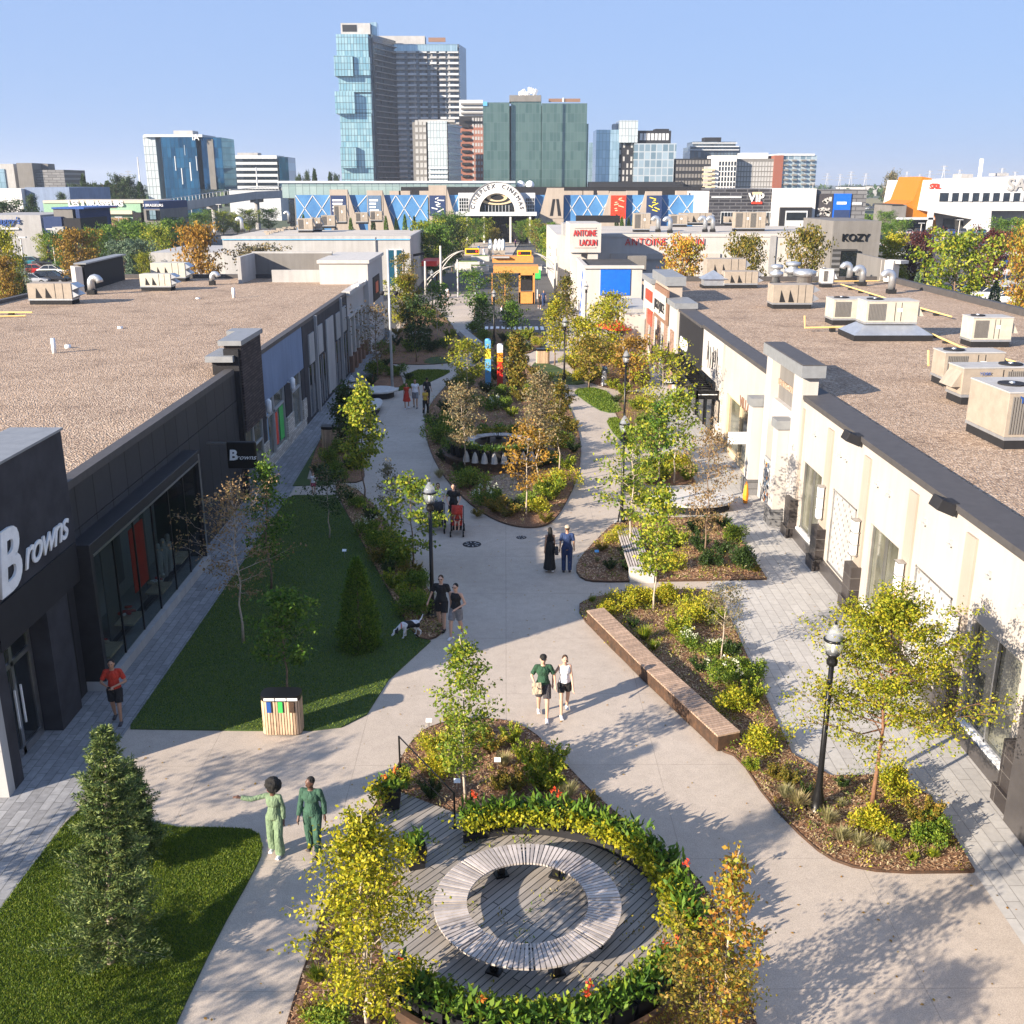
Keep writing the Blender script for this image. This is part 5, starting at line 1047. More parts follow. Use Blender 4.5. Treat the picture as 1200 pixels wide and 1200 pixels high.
FAR_ = [('woman in a red dress among the group of four', 477, 479, 0, 1.62, 'skin_mid', 'cl_red', .3, 'cl_red', 'skirt', 'cl_white', 'hair_black', 'long', True), ('man in a white shirt and grey shorts among the group of four', 487, 478, 0, 1.8, 'skin_mid', 'cl_white', .4, 'cl_grey', 'shorts', 'cl_darkgrey', 'hair_black', 'short', False),
    ('person in a yellow shirt and black trousers among the group of four', 499, 486, 2.9, 1.62, 'skin_mid', 'cl_yellow', .6, 'cl_black', 'trousers', 'cl_white', 'hair_black', 'tied', True), ('person in dark clothes at the back of the group of four', 501, 474, 2.9, 1.72, 'skin_mid', 'cl_black', .8, 'cl_black', 'trousers', 'cl_darkgrey', 'hair_black', 'short', False),
    ('small child in white and pink on the side path by the shop', 368, 581, .4, 1.1, 'skin_light', 'cl_white', .6, 'cl_pink', 'shorts', 'cl_white', 'hair_brown', 'short', True), ('person in a white top partly behind the sunlit tree', 410, 478, .5, 1.7, 'skin_light', 'cl_white', .9, 'cl_navy', 'trousers', 'cl_white', 'hair_brown', 'short', False),
    ('walker in a long white skirt and denim jacket with dark hair', 708, 453, 2.8, 1.68, 'skin_mid', 'cl_denim', 1.6, 'cl_white', 'dress', 'cl_white', 'hair_black', 'short', True), ('walker in blue shorts and dark top left of the blue totem', 564, 434, 2.7, 1.75, 'skin_mid', 'cl_darkgrey', .7, 'cl_blue', 'shorts', 'cl_black', 'hair_black', 'short', False),
    ('walker in an orange top and white trousers behind the airy tree', 546, 432, 3.0, 1.7, 'skin_mid', 'cl_orange', .7, 'cl_white', 'trousers', 'cl_white', 'hair_brown', 'short', False), ('woman in black at the right end of the crossing', 632, 362, .2, 1.66, 'skin_light', 'cl_black', .4, 'cl_black', 'skirt', 'cl_white', 'hair_brown', 'long', True),
    ('man in navy at the right end of the crossing', 637, 359, .1, 1.8, 'skin_mid', 'cl_navy', .8, 'cl_navy', 'trousers', 'cl_black', 'hair_black', 'short', False), ('person in a dark backpack top at the left end of the crossing', 522, 359, 3.0, 1.75, 'skin_light', 'cl_darkgrey', .7, 'cl_grey', 'shorts', 'cl_white', 'hair_black', 'short', False),
    ('person in white shorts at the left end of the crossing', 524, 353, 3.0, 1.7, 'skin_light', 'cl_white', .5, 'cl_white', 'shorts', 'cl_white', 'hair_brown', 'tied', True), ('person in navy waiting left of the signal pole', 516, 358, 2.4, 1.78, 'skin_mid', 'cl_navy', .8, 'cl_black', 'trousers', 'cl_black', 'hair_black', 'short', False),
    ('person in beige clothes on the right pavement past the crossing', 652, 352, .5, 1.72, 'skin_light', 'cl_beige', .7, 'cl_beige', 'trousers', 'cl_white', 'hair_brown', 'short', False), ('person in pale clothes on the crossing in front of the kiosk', 588, 377, 1.4, 1.7, 'skin_light', 'cl_white', .7, 'cl_beige', 'shorts', 'cl_white', 'hair_brown', 'short', False),
    ('dark dressed person seated area walker left of the terrace umbrella', 676, 392, .8, 1.75, 'skin_light', 'cl_black', .8, 'cl_black', 'trousers', 'cl_black', 'hair_black', 'short', False), ('person in a white dress left of the terrace umbrella', 683, 396, .3, 1.66, 'skin_light', 'cl_white', .3, 'cl_white', 'dress', 'cl_white', 'hair_brown', 'long', True),
    ('terrace guest in blue beside the umbrella', 728, 399, .6, 1.7, 'skin_light', 'cl_denim', .7, 'cl_navy', 'trousers', 'cl_white', 'hair_brown', 'short', False), ('terrace guest in red at the back of the terrace', 722, 393, 1.8, 1.72, 'skin_mid', 'cl_red', .7, 'cl_darkgrey', 'trousers', 'cl_white', 'hair_black', 'short', False),
    ('person in dark purple beside the far white fountain', 604, 290, .3, 1.75, 'skin_mid', 'cl_purple', .8, 'cl_black', 'trousers', 'cl_black', 'hair_black', 'short', False), ('person in white left of the far white columns', 567, 301, .4, 1.75, 'skin_light', 'cl_white', .8, 'cl_white', 'trousers', 'cl_white', 'hair_brown', 'short', False),
    ('person in blue near the far left of the street fountain', 561, 297, .4, 1.75, 'skin_light', 'cl_blue', .8, 'cl_blue', 'trousers', 'cl_white', 'hair_brown', 'short', False), ('person in pink walking past the far median planting', 610, 283, .4, 1.7, 'skin_light', 'cl_pink', .8, 'cl_grey', 'trousers', 'cl_white', 'hair_brown', 'short', True)]
for i, (lb, px, py, rz, H_, sk_, tp, sl_, bt, lg, shh, hr, hs, fe) in enumerate(FAR_):
    person(lb, px, py, rz, H_, sk_, tp, sl_, bt, lg, shh, hr, hs, .97 if fe else 1.04, .3 if lg != 'dress' else .1, female=fe, phase=1 if i % 2 else -1, vox=.02 if py > 440 else .028)
# dog
def dog():
    x, y = P(481, 747); t = thing('dog', 'black and white spotted dog sniffing the shaded lawn beside the two men', 'dog', (x, y, .04), R_(-158))   # faces +x locally
    b = MB(); b.cap((-.2, 0, .4), (.12, 0, .4), .105, .13); b.ell((.14, 0, .37), (.14, .115, .15)); b.ell((-.08, 0, .37), (.16, .1, .11)); b.cap((.22, 0, .44), (.4, 0, .3), .085, .06)
    b.ell((.46, 0, .25), (.085, .065, .07)); b.cap((.48, 0, .22), (.58, 0, .13), .045, .03)
    for s_ in (-1, 1):
        b.ell((.43, .07*s_, .25), (.035, .014, .07)); b.cap((.16, .07*s_, .35), (.17+.05*s_, .075*s_, .18), .055, .03); b.cap((.17+.05*s_, .075*s_, .18), (.18+.06*s_, .075*s_, .03), .028, .02); b.cap((.18+.06*s_, .075*s_, .022), (.225+.06*s_, .075*s_, .02), .025, .02)
        b.cap((-.22, .065*s_, .38), (-.17-.05*s_, .075*s_, .25), .08, .04); b.cap((-.17-.05*s_, .075*s_, .25), (-.27-.05*s_, .075*s_, .15), .035, .025); b.cap((-.27-.05*s_, .075*s_, .15), (-.25-.05*s_, .075*s_, .03), .024, .02); b.cap((-.25-.05*s_, .075*s_, .022), (-.2-.05*s_, .075*s_, .02), .025, .02)
    b.cap((-.27, 0, .44), (-.36, 0, .52), .03, .024); b.cap((-.36, 0, .52), (-.42, 0, .66), .024, .014)
    me = remesh(b, .014); me.materials.append(M['cl_white']); me.materials.append(M['cl_black']); mi = []
    for p_ in me.polygons:
        c = p_.center; s_ = sin(c.x*17+1)+sin(c.y*22+c.x*9)+.6*sin(c.z*23); dark = (s_ > -.5 and c.z > .3 and -.3 < c.x < .27) or (c.x > .38 and c.x < .5 and abs(c.y) > .03)
        mi.append(1 if dark else 0)
    me.polygons.foreach_set('material_index', mi); link('body', me, t)
    mb = MB(); mb.tube([(.28+.085*0+.02*cos(a), .095*cos(a), .405+.085*sin(a)) for a in [2*pi*k/12 for k in range(13)]], .012, 5, cap=False); mb.build('collar', M['red'], t, True, False)
    L = Vector(P(514, 742)+(1.0,)); x0 = Vector((x, y, .48)); mb = MB(); mb.tube([x0+Vector((-.2, -.1, 0)), x0.lerp(L, .5)-Vector((0, 0, .22)), L], .006, 4); tag(mb.build('leash', M['cl_black'], loc=(x, y, .4)), 'thin dark leash from the spotted dog to the man in black', 'leash')
dog()
def stroller(px, py, label, seat, child=True):
    x, y = P(px, py); t = thing('stroller', label, 'stroller', (x, y, .006))
    f = MB()
    for s_ in (-.24, .24):
        f.tube([(s_, .45, 1.0), (s_, .1, .6), (s_, -.35, .16)], .016, 6); f.tube([(s_, .1, .6), (s_, .4, .16)], .016, 6); f.tube([(s_, -.3, .2), (s_, .38, .2)], .012, 5)
    f.tube([(-.24, .45, 1.0), (.24, .45, 1.0)], .02, 6); f.tube([(-.24, -.2, .68), (.24, -.2, .68)], .016, 6); f.build('frame', M['black_metal'], t, True, False)
    for s_ in (-.25, .25):
        for yy, r in ((-.35, .1), (.4, .15)):
            mb = MB(); mb.tube([(s_-.03, yy, r), (s_+.03, yy, r)], r, 14); w_ = mb.build('wheel', M['rubber'], t, True, False); mb = MB(); mb.tube([(s_-.034, yy, r), (s_+.034, yy, r)], r*.5, 10); mb.build('hub', M['steel'], w_, True, False)
    mb = MB(); mb.add([(-.2, -.2, .42), (.2, -.2, .42), (.2, .14, .4), (-.2, .14, .4), (.2, .3, .95), (-.2, .3, .95), (-.2, -.2, .46), (.2, -.2, .46), (.2, .1, .45), (-.2, .1, .45), (.2, .25, .95), (-.2, .25, .95)], [(0, 1, 2, 3), (3, 2, 4, 5), (6, 9, 8, 7), (9, 11, 10, 8), (0, 6, 7, 1), (5, 4, 10, 11), (1, 7, 8, 2), (2, 8, 10, 4), (0, 3, 9, 6), (3, 5, 11, 9)]); mb.build('seat', M[seat], t, False, False)
    mb = MB(); pts = [(0, .3+.0, .8)]; n = 9; vs = []
    for i in range(n):
        a = -.2+1.7*i/(n-1)
        for s_ in (-.22, .22): vs.append((s_, .3-.32*sin(a), .78+.3*cos(a)))
    mb.add(vs, [(2*i, 2*i+1, 2*i+3, 2*i+2) for i in range(n-1)]); cn = mb.build('canopy', M[seat], t, True, False); sm = cn.modifiers.new('s', 'SOLIDIFY'); sm.thickness = .015
    mb = MB(); mb.box(-.18, .18, -.1, .3, .2, .32); mb.build('basket', M['charcoal'], t, False, False)
    return x, y
x, y = stroller(536, 626, 'stroller with a small child pushed by the man in black', 'cl_red')
cb = MB(); cb.cap((0, .08, .52), (0, .16, .72), .085, .07); cb.ell((0, .12, .88), (.07, .08, .09)); 
for s_ in (-1, 1): cb.cap((.05*s_, .06, .5), (.07*s_, -.2, .5), .05, .04); cb.cap((.07*s_, -.2, .5), (.07*s_, -.24, .3), .038, .03); cb.cap((.07*s_, -.24, .28), (.07*s_, -.32, .27), .03, .025); cb.cap((.09*s_, .14, .72), (.13*s_, .02, .6), .035, .026); cb.cap((.13*s_, .02, .6), (.09*s_, -.1, .56), .026, .024)
t = thing('person', 'small child sitting in the red stroller', 'person', (x, y, .006)); me = remesh(cb, .014); me.materials.append(M['skin_light']); link('body', me, t)
cb = MB(); cb.cap((0, .08, .54), (0, .16, .7), .098, .085); me = remesh(cb, .014); me.materials.append(M['cl_red']); link('shirt', me, t); cb = MB(); cb.ell((0, .135, .905), (.075, .08, .08)); me = remesh(cb, .014); me.materials.append(M['hair_brown']); link('hair', me, t)
stroller(514, 622, 'dark stroller half hidden by the lime tree near the second lamp', 'cl_black')
# ---------------- left building (dark shoe shop, slate, blue and white shopfronts) -------------
XL, XR = -11.4, 11.3
def bx(parent, name, mat, *boxes, bevel=0, **kw):
    mb = MB()
    for b in boxes: mb.box(*b)
    return mb.build(name, mat if isinstance(mat, (list, tuple)) else M[mat], parent, bevel=bevel, **kw)
LB = thing('shop_building', 'long low building on the left with a brown gravel roof and dark grey shopfronts', 'building', (-22, 55, 0))
bx(LB, 'core', 'charcoal', (-34, XL-1.25, 20.6, 90, 0, 5.3))
mb = MB(); mb.box(-34, XL-.02, 20.7, 90, 5.3, 5.52); mb.build('roof', M['gravel'], LB)
bx(LB, 'parapet_cap', 'coping', (XL-.32, XL+.05, 25.5, 43.0, 5.6, 5.82), (XL-.3, XL+.04, 47.2, 74.9, 5.6, 5.8))
bx(LB, 'parapet_cap', 'coping', (-34.2, -33.8, 20.6, 90, 5.5, 5.75), (-34, XL-1.2, 89.8, 90.15, 5.5, 5.85))
# dark panel wall with opening for the display window (Y 25.5-35.4, z .25-3.95)
yA, yB, zA, zB = 25.6, 35.3, .3, 3.9
bx(LB, 'front_wall', 'wall_dark', (XL-.3, XL, 24.4, 43.2, 4.45, 5.6), (XL-.3, XL-.002, 24.4, 43.2, zB, 4.42), (XL-.3, XL-.002, 24.4, yA, 0, zB), (XL-.3, XL-.002, yB, 43.2, 0, zB), (XL-.3, XL-.002, yA, yB, 0, zA))
bx(LB, 'wall_joint', 'curb_black', (XL-.2, XL-.03, 24.4, 43.2, 4.415, 4.455))
w = bx(LB, 'window_frame', 'dark_metal', (XL-.1, XL+.55, yA-.2, yB+.2, zB, zB+.32), (XL-.1, XL+.55, yA-.2, yA, zA, zB), (XL-.1, XL+.55, yB, yB+.2, zA, zB), bevel=.01)
bx(w, 'silver_trim', 'steel', (XL+.5, XL+.562, yA, yB, zB-.06, zB-.003), (XL+.55, XL+.567, yB+.02, yB+.14, zA, zB+.2))
bx(w, 'sill', 'wall_lightgrey', (XL-.1, XL+.62, yA-.2, yB+.2, 0, zA))
mb = MB(); mb.box(XL+.42, XL+.44, yA, yB, zA, zB-.06); mb.build('pane', M['glass_clear'], w)
bx(w, 'mullion', 'black_metal', *[(XL+.41, XL+.46, yA+k*1.62, yA+k*1.62+.05, zA, zB-.06) for k in range(1, 6)])
bx(LB, 'display_recess', 'wall_lightgrey', (XL-1.22, XL-1.18, yA, yB, zA, zB), (XL-1.2, XL-.3, yA, yB, zA-.1, zA+.02))
bx(LB, 'display_wall', 'wall_taupe', (XL-1.17, XL-1.14, 30.2, 31.8, .8, 3.7), (XL-1.17, XL-1.14, 26.4, 27.4, .4, 3.7), (XL-.3, XL-.26, 31.4, 31.7, .3, 3.8), (XL-.3, XL-.26, 28.0, 28.9, .3, 3.8))
pn = bx(LB, 'display_poster', 'signal_red', (XL+.1, XL+.13, 29.3, 30.5, 1.3, 3.3))
bx(LB, 'display_table', 'tan_band', (XL-.2, XL+.36, 26.3, 27.3, .55, .62), (XL-.2, XL+.36, 28.2, 29.2, .7, .76), (XL-.2, XL+.36, 30.9, 31.9, .6, .66), (XL-.2, XL+.36, 33, 34.2, .85, .9))
rng_ = random.Random(4)
mb = MB()
for k in range(26): y_ = rng_.choice([26.5, 28.4, 31.1, 33.3])+rng_.uniform(0, .8); mb.cap((XL-.1+rng_.uniform(-.1, .3), y_, .92), (XL+.05+rng_.uniform(-.1, .2), y_+.1, .9), .05, .04, 6, rng_.randint(0, 2))
mb.build('displayed_shoes', [M['cl_red'], M['cl_beige'], M['white_paint']], LB, True)
mb = MB()
for k in range(3): y_ = 31.95+k*.5; mb.cap((XL, y_, .7), (XL, y_, 1.6), .08, .13, 8); mb.cap((XL, y_, 1.75), (XL, y_, 1.9), .08, .08, 8); mb.cap((XL, y_-.15, 1.55), (XL+.05, y_-.2, 1.1), .04, .03, 6)
mb.build('display_figures', M['white_stone'], LB, True)
# taller entrance block
bx(LB, 'entrance_block', 'wall_slate', (XL-1.0, XL+.22, 20.6, 25.4, 3.35, 7.3), (XL-1.0, XL+.2, 23.3, 24.5, 0, 3.35), (XL-1, XL+.2, 20.6, 21.05, 0, 3.35), (XL-1.0, XL-.4, 21.05, 23.3, 0, 3.35))
bx(LB, 'entrance_fascia', 'charcoal', (XL+.22, XL+.26, 20.9, 25.3, 3.3, 4.35))
bx(LB, 'block_cap', 'coping_grey', (XL-1.06, XL+.27, 20.55, 25.45, 7.3, 7.36))
bx(LB, 'side_pier', 'wall_lightgrey', (XL-2.4, XL+.2, 20.3, 20.6, 0, 7.29))
dr = bx(LB, 'door_frame', 'steel', (XL-.35, XL-.25, 21.1, 21.2, .02, 3.3), (XL-.35, XL-.25, 22.1, 22.24, .02, 3.3), (XL-.35, XL-.25, 23.1, 23.22, .02, 3.3), (XL-.35, XL-.25, 21.2, 23.1, 2.35, 2.47), (XL-.35, XL-.25, 21.2, 23.1, 3.2, 3.3), (XL-.35, XL-.25, 21.2, 23.1, .02, .22))
bx(dr, 'pane', 'glass_dark', (XL-.32, XL-.29, 21.2, 23.1, .2, 3.25)); bx(dr, 'handle', 'white_paint', (XL-.22, XL-.18, 21.98, 22.02, .8, 1.8), (XL-.22, XL-.18, 22.3, 22.34, .8, 1.8))
text('sign_letters', 'B', 1.95, M['white_paint'], LB, (XL+.27, 21.65, 4.5), (pi/2, 0, pi/2), .03, .25, bold=.05)
text('sign_letters', 'rowns', 1.0, M['white_paint'], LB, (XL+.27, 23.65, 4.66), (pi/2, 0, pi/2), .02, .42, bold=.006, space=.86, sx=1.1)
# projecting blade sign
sx0, sz0 = PY(254, 549, 38.4); sx1, sz1 = PY(289, 517, 38.4)
sg = thing('blade_sign', 'black square blade sign with white shoe shop lettering on the dark wall', 'sign', (XL, 38.4, sz0)); mb = MB(); mb.box(sx0+.45, sx1+.35, 38.32, 38.48, sz0, sz1); mb.build('board', M['black_metal'], sg, bevel=.06)
bx(sg, 'bracket', 'steel', (XL, sx0+.6, 38.36, 38.44, sz1-.1, sz1-.04))
text('lettering', 'B', .55, M['white_paint'], sg, ((sx0+sx1)/2+.4-.33, 38.31, (sz0+sz1)/2-.17), (pi/2, 0, 0), .01, .1, bold=.02); text('lettering', 'rowns', .27, M['white_paint'], sg, ((sx0+sx1)/2+.4+.16, 38.31, (sz0+sz1)/2-.16), (pi/2, 0, 0), .01, .35, sx=1.1)
# brick pier
bx(LB, 'brick_pier', ['brick_dark' and M['brick_dark']], (XL-.4, XL+.3, 43.4, 47.0, 3.0, 6.75)); bx(LB, 'pier_side', 'charcoal', (XL-.4, XL+.22, 43.2, 43.4, 0, 6.6), (XL-.9, XL-.4, 43.2, 47.1, 5.5, 6.1))
bx(LB, 'pier_cap', 'coping_grey', (XL-1.1, XL+.05, 42.9, 45.2, 6.1, 6.35), (XL-.6, XL+.38, 43.2, 47.2, 6.75, 6.95), (XL-1.0, XL-.6, 46.2, 47.2, 6.55, 6.95)); bx(LB, 'shopfront', 'glass_shop', (XL-.3, XL+.05, 43.4, 47, .3, 2.9))
bx(LB, 'shopfront_frame', 'wall_lightgrey', (XL, XL+.12, 43.4, 43.5, .3, 3), (XL, XL+.12, 45.2, 45.3, .3, 3), (XL, XL+.12, 46.9, 47.0, .3, 3), (XL, XL+.12, 43.4, 47, 1.9, 1.98))
# blue section
bx(LB, 'blue_wall', 'wall_blue', (XL-.3, XL+.02, 47.0, 58.0, 3.3, 5.6)); bx(LB, 'stone_base', 'ledge_stone', (XL-.3, XL+.04, 47.1, 58, 0, .5), (XL-.3, XL+.1, 47.1, 48.2, .5, 1.5), (XL-.3, XL+.1, 52.6, 54.3, .5, 1.6), (XL-.3, XL+.1, 57, 58, .5, 1.6))
bx(LB, 'blue_pier', 'wall_slate', (XL-.3, XL+.03, 47.1, 48.1, 1.5, 3.3), (XL-.3, XL+.03, 52.7, 54.2, 1.6, 3.3), (XL-.3, XL+.03, 57.1, 58, 1.6, 3.3))
for y0, y1 in ((48.3, 49.9), (50.0, 52.5), (54.4, 56.9)):
    w = bx(LB, 'shop_window', 'wall_lightgrey', (XL-.2, XL+.02, y0, y0+.1, .5, 3.3), (XL-.2, XL+.02, y1-.1, y1, .5, 3.3), (XL-.2, XL+.02, y0, y1, 2.5, 2.6)); bx(w, 'pane', 'glass_shop', (XL-.25, XL-.08, y0+.1, y1-.1, .5, 3.3))
bx(LB, 'window_poster', 'green_sign', (XL-.07, XL-.05, 51.4, 52.3, .7, 2.4)); bx(LB, 'window_poster', 'signal_red', (XL-.07, XL-.05, 50.2, 50.9, .7, 2.3)); bx(LB, 'window_poster', 'sky_blue', (XL-.07, XL-.05, 48.4, 48.8, .5, 3.2))
for y0 in (47.7, 53.4): 
    mb = MB(); mb.lathe([(.05, 0), (.13, .1), (.14, .6), (.05, .7)], (XL+.3, y0, 2.9), 10); mb.box(XL, XL+.3, y0-.04, y0+.04, 3.3, 3.36); mb.build('wall_lantern', M['white_paint'], LB, True)
# black section with white panels
bx(LB, 'black_wall', 'wall_slate', (XL-.3, XL+.05, 58, 75, 0, 5.6))
for k, (y0, y1, z0, z1) in enumerate([(59.6, 61.2, 3.2, 4.9), (62.6, 64.2, 3.3, 5.0), (65.6, 68.4, .3, 5.0), (69.6, 71.2, 3.2, 4.9), (72.4, 74.0, 3.3, 5.0)]): bx(LB, 'wall_panel', 'wall_lightgrey', (XL+.05, XL+.12, y0, y1, z0, z1))
bx(LB, 'pilaster', 'wall_grey', (XL, XL+.2, 61.7, 62.0, 0, 5.75), (XL, XL+.2, 71.6, 71.9, 0, 5.75)); 
for y0 in (59.2, 60.5, 62.3, 63.9, 69.0, 70.4, 72.3, 73.6):
    w = bx(LB, 'tall_window', 'wall_grey', (XL, XL+.09, y0, y0+.1, .2, 3.1), (XL, XL+.09, y0+.9, y0+1.0, .2, 3.1)); bx(w, 'pane', 'glass_dark', (XL, XL+.07, y0+.1, y0+.9, .2, 3.1))
# white section with piers and end tower
bx(LB, 'white_wall', 'wall_white', (XL-.3, XL+.04, 75, 84.2, 3.9, 5.6), (XL-.3, XL-.1, 75, 84.2, 0, 3.9)); bx(LB, 'cornice', 'white_stone', (XL-.3, XL+.3, 75, 84.2, 5.55, 5.85), (XL, XL+.15, 75, 84.2, 3.9, 4.1))
for k in range(5):
    y0 = 75.2+k*2.05; bx(LB, 'pier', 'wall_white', (XL-.1, XL+.2, y0, y0+.6, 1.2, 3.9)); bx(LB, 'pier_base', 'brown_panel', (XL-.1, XL+.3, y0-.05, y0+.65, 0, 1.2))
    if k < 4: bx(LB, 'shop_window', 'glass_shop', (XL-.1, XL-.03, y0+.65, y0+2.0, .5, 3.8))
for y0 in (78.0, 82.0): 
    mb = MB(); mb.cap((XL+.1, y0, 5.9), (XL+.5, y0, 6.0), .12, .14); mb.build('spotlight', M['white_paint'], LB, True)
bx(LB, 'small_canopy', 'wall_lightgrey', (XL, XL+1.6, 78.2, 78.6, 2.8, 3.05))
bx(LB, 'end_tower', 'wall_white', (XL-3.4, XL+.45, 84.2, 94.2, 0, 7.15)); bx(LB, 'tower_cornice', 'white_stone', (XL-3.55, XL+.6, 84.05, 94.35, 7.15, 7.4)); bx(LB, 'tower_sign', 'charcoal', (XL+.45, XL+.5, 87, 91.5, 3.8, 5.8)); bx(LB, 'tower_sign_mark', 'red', (XL+.5, XL+.53, 88.5, 90.2, 4.4, 5.3))
bx(LB, 'roof_enclosure', 'wall_lightgrey', (-21.5, -21.2, 85, 90, 5.5, 7.6), (-21.5, XL-3.3, 90.2, 90.5, 5.5, 7.7), (-19, XL-3.4, 86, 86.3, 5.5, 6.5)); bx(LB, 'roof_enclosure', 'wall_taupe', (-21.2, XL-3.3, 90, 90.2, 5.5, 7.55))
# ---------------- right building -------------
RB = thing('shop_building', 'long low building on the right with a brown gravel roof and cream shopfronts', 'building', (22, 50, 0))
bx(RB, 'core', 'wall_cream', (XR+.3, 32, -8, 88, 0, 5.2)); mb = MB(); mb.box(XR+.15, 32, -8, 88, 5.2, 5.42); mb.build('roof', M['gravel'], RB)
bx(RB, 'parapet_cap', 'coping', (31.8, 32.2, -8, 88, 5.42, 5.85), (XR+2.0, 32, 87.7, 88.1, 5.42, 5.8))
bx(RB, 'cream_wall', 'wall_cream', (XR, XR+.3, 19.3, 39.6, 3.2, 5.45), (XR, XR+.3, 19.3, 39.6, 0, .5)); bx(RB, 'eave_coping', 'coping', (XR-.1, XR+1.0, 19.0, 39.7, 5.45, 5.6), (XR-.06, XR+.4, 19, 39.7, 5.38, 5.45))
bays = [(35.45, 37.85, 'g'), (31.6, 34.05, 'p'), (27.9, 30.25, 'g'), (24.15, 26.6, 'p'), (20.45, 22.95, 'g')]
prev = 39.6
for y0, y1, kind in bays:
    bx(RB, 'wall_pier', 'wall_cream', (XR, XR+.3, y1, prev, .5, 3.2)); prev = y0
    if kind == 'g':
        w = bx(RB, 'shop_window', 'steel', (XR+.06, XR+.14, y0, y0+.07, .5, 3.2), (XR+.06, XR+.14, y1-.07, y1, .5, 3.2), (XR+.06, XR+.14, y0, y1, .5, .6), (XR+.06, XR+.14, (y0+y1)/2-.03, (y0+y1)/2+.03, .5, 3.2), (XR+.06, XR+.14, y0, y1, 3.14, 3.2)); bx(w, 'pane', 'glass_shop', (XR+.15, XR+.18, y0, y1, .5, 3.2)); bx(w, 'sill', 'white_paint', (XR-.06, XR+.06, y0-.1, y1+.1, .44, .52))
    else:
        w = bx(RB, 'lattice_panel', 'wall_lightgrey', (XR+.04, XR+.1, y0+.06, y1-.06, .56, 3.14)); mb = MB()
        for i in range(13):
            for j in range(19):
                if (i*7+j*5) % 4 == 0: continue
                yy = y0+.17+i*(y1-y0-.34)/12; zz = .7+j*.13; mb.rbox((XR+.035, yy, zz), (.012, .045, .085), 0, (i+j) % 2, .5*((i+j) % 3-1))
        mb.build('lattice_mark', [M['wall_taupe'], M['white_stone']], w); bx(w, 'frame', 'steel', (XR-.01, XR+.05, y0, y0+.06, .5, 3.2), (XR-.01, XR+.05, y1-.06, y1, .5, 3.2), (XR-.01, XR+.05, y0, y1, 3.14, 3.2), (XR-.01, XR+.05, y0, y1, .5, .56))
bx(RB, 'wall_pier', 'wall_cream', (XR, XR+.3, 19.3, 20.45, .5, 3.2))
for yc in (38.4, 34.8, 31.0, 27.2, 23.5, 19.75):
    bx(RB, 'pilaster', 'wall_peach', (XR-.07, XR, yc-.28, yc+.28, 1.5, 5.1)); bx(RB, 'tile_plinth', 'tile_dark', (XR-.32, XR, yc-.36, yc+.36, 0, 1.55), (XR-.4, XR-.32, yc-.42, yc+.42, 0, .42))
for yc in (36.4, 34.8, 31.0, 27.2, 23.5):
    if yc == 36.4: continue
    s_ = bx(RB, 'wall_lantern', 'white_paint', (XR-.3, XR-.12, yc-.14, yc+.14, 1.9, 3.05), bevel=.04); bx(s_, 'lantern_band', 'steel', *[(XR-.32, XR-.1, yc-.16, yc+.16, z_, z_+.03) for z_ in (1.88, 2.25, 2.65, 3.04)])
bx(RB, 'base_course', 'stone_dark', (XR-.12, XR, 19.3, 38.1, 0, .44))
for yc in (36.6, 34.9-1.3, 33, 31.2-1.2, 29, 26.3, 24.6, 22.4, 20.6):
    mb = MB(); mb.box(XR-.05, XR, yc-.06, yc+.06, 4.45, 4.6); mb.rbox((XR-.12, yc, 4.48), (.14, .12, .08), 0, 0, 0, .5); mb.build('spotlight', M['pole_grey'], RB)
for yc, nm in ((31.9, 0), (24.7, 1)):
    mb = MB(); mb.box(XR-.35, XR, yc-.25, yc+.25, 5.5, 5.62); mb.rbox((XR-.3, yc, 5.5), (.5, .55, .3), 0, 0, 0, .4); mb.build('floodlight', M['charcoal'], RB, bevel=.02)
# dark portal at the near end
bx(RB, 'dark_portal', 'stone_dark', (XR-.5, XR+.3, 18.3, 19.3, 0, 5.5), (XR-.5, XR+.3, 15.0, 18.3, 3.2, 5.5)); bx(RB, 'near_wall', 'wall_cream', (XR, XR+.3, -8, 15.0, 0, 5.5)); bx(RB, 'door', 'glass_dark', (XR, XR+.2, 15, 18.3, 0, 3.2))
# tall entrance portal with flat cap
bx(RB, 'portal_frame', 'wall_white', (XR-.15, XR+.45, 38.3, 39.5, 0, 6.3), (XR-.15, XR+.45, 42.9, 43.8, 0, 6.3), (XR, XR+.4, 39.5, 42.9, 3.6, 4.6)); bx(RB, 'portal_panel', 'wall_taupe', (XR+.2, XR+.35, 39.5, 42.9, 4.6, 6.3)); bx(RB, 'portal_cap', 'coping_grey', (XR-.3, XR+.6, 38.0, 44.0, 6.3, 6.75)); bx(RB, 'portal_cap_top', 'coping', (XR-.27, XR+.57, 38.03, 43.97, 6.75, 6.79))
bx(RB, 'entry_wall', 'wall_white', (XR+.3, XR+.5, 39.6, 42.9, 0, 3.6)); w = bx(RB, 'entry_window', 'wall_cream', (XR+.24, XR+.3, 40.2, 41.6, .9, 3.2)); bx(w, 'pane', 'glass_dark', (XR+.2, XR+.25, 40.3, 41.5, 1, 3.1))
for y0 in (44.3, 39.9): 
    bx(RB, 'entry_pier', 'wall_white', (XR-.6, XR+.1, y0-.35, y0+.35, .7, 4.0)); bx(RB, 'pier_cap', 'coping_grey', (XR-.68, XR+.18, y0-.43, y0+.43, 4.0, 4.35)); bx(RB, 'pier_base', 'stone_grey', (XR-.7, XR+.2, y0-.45, y0+.45, 0, .7))
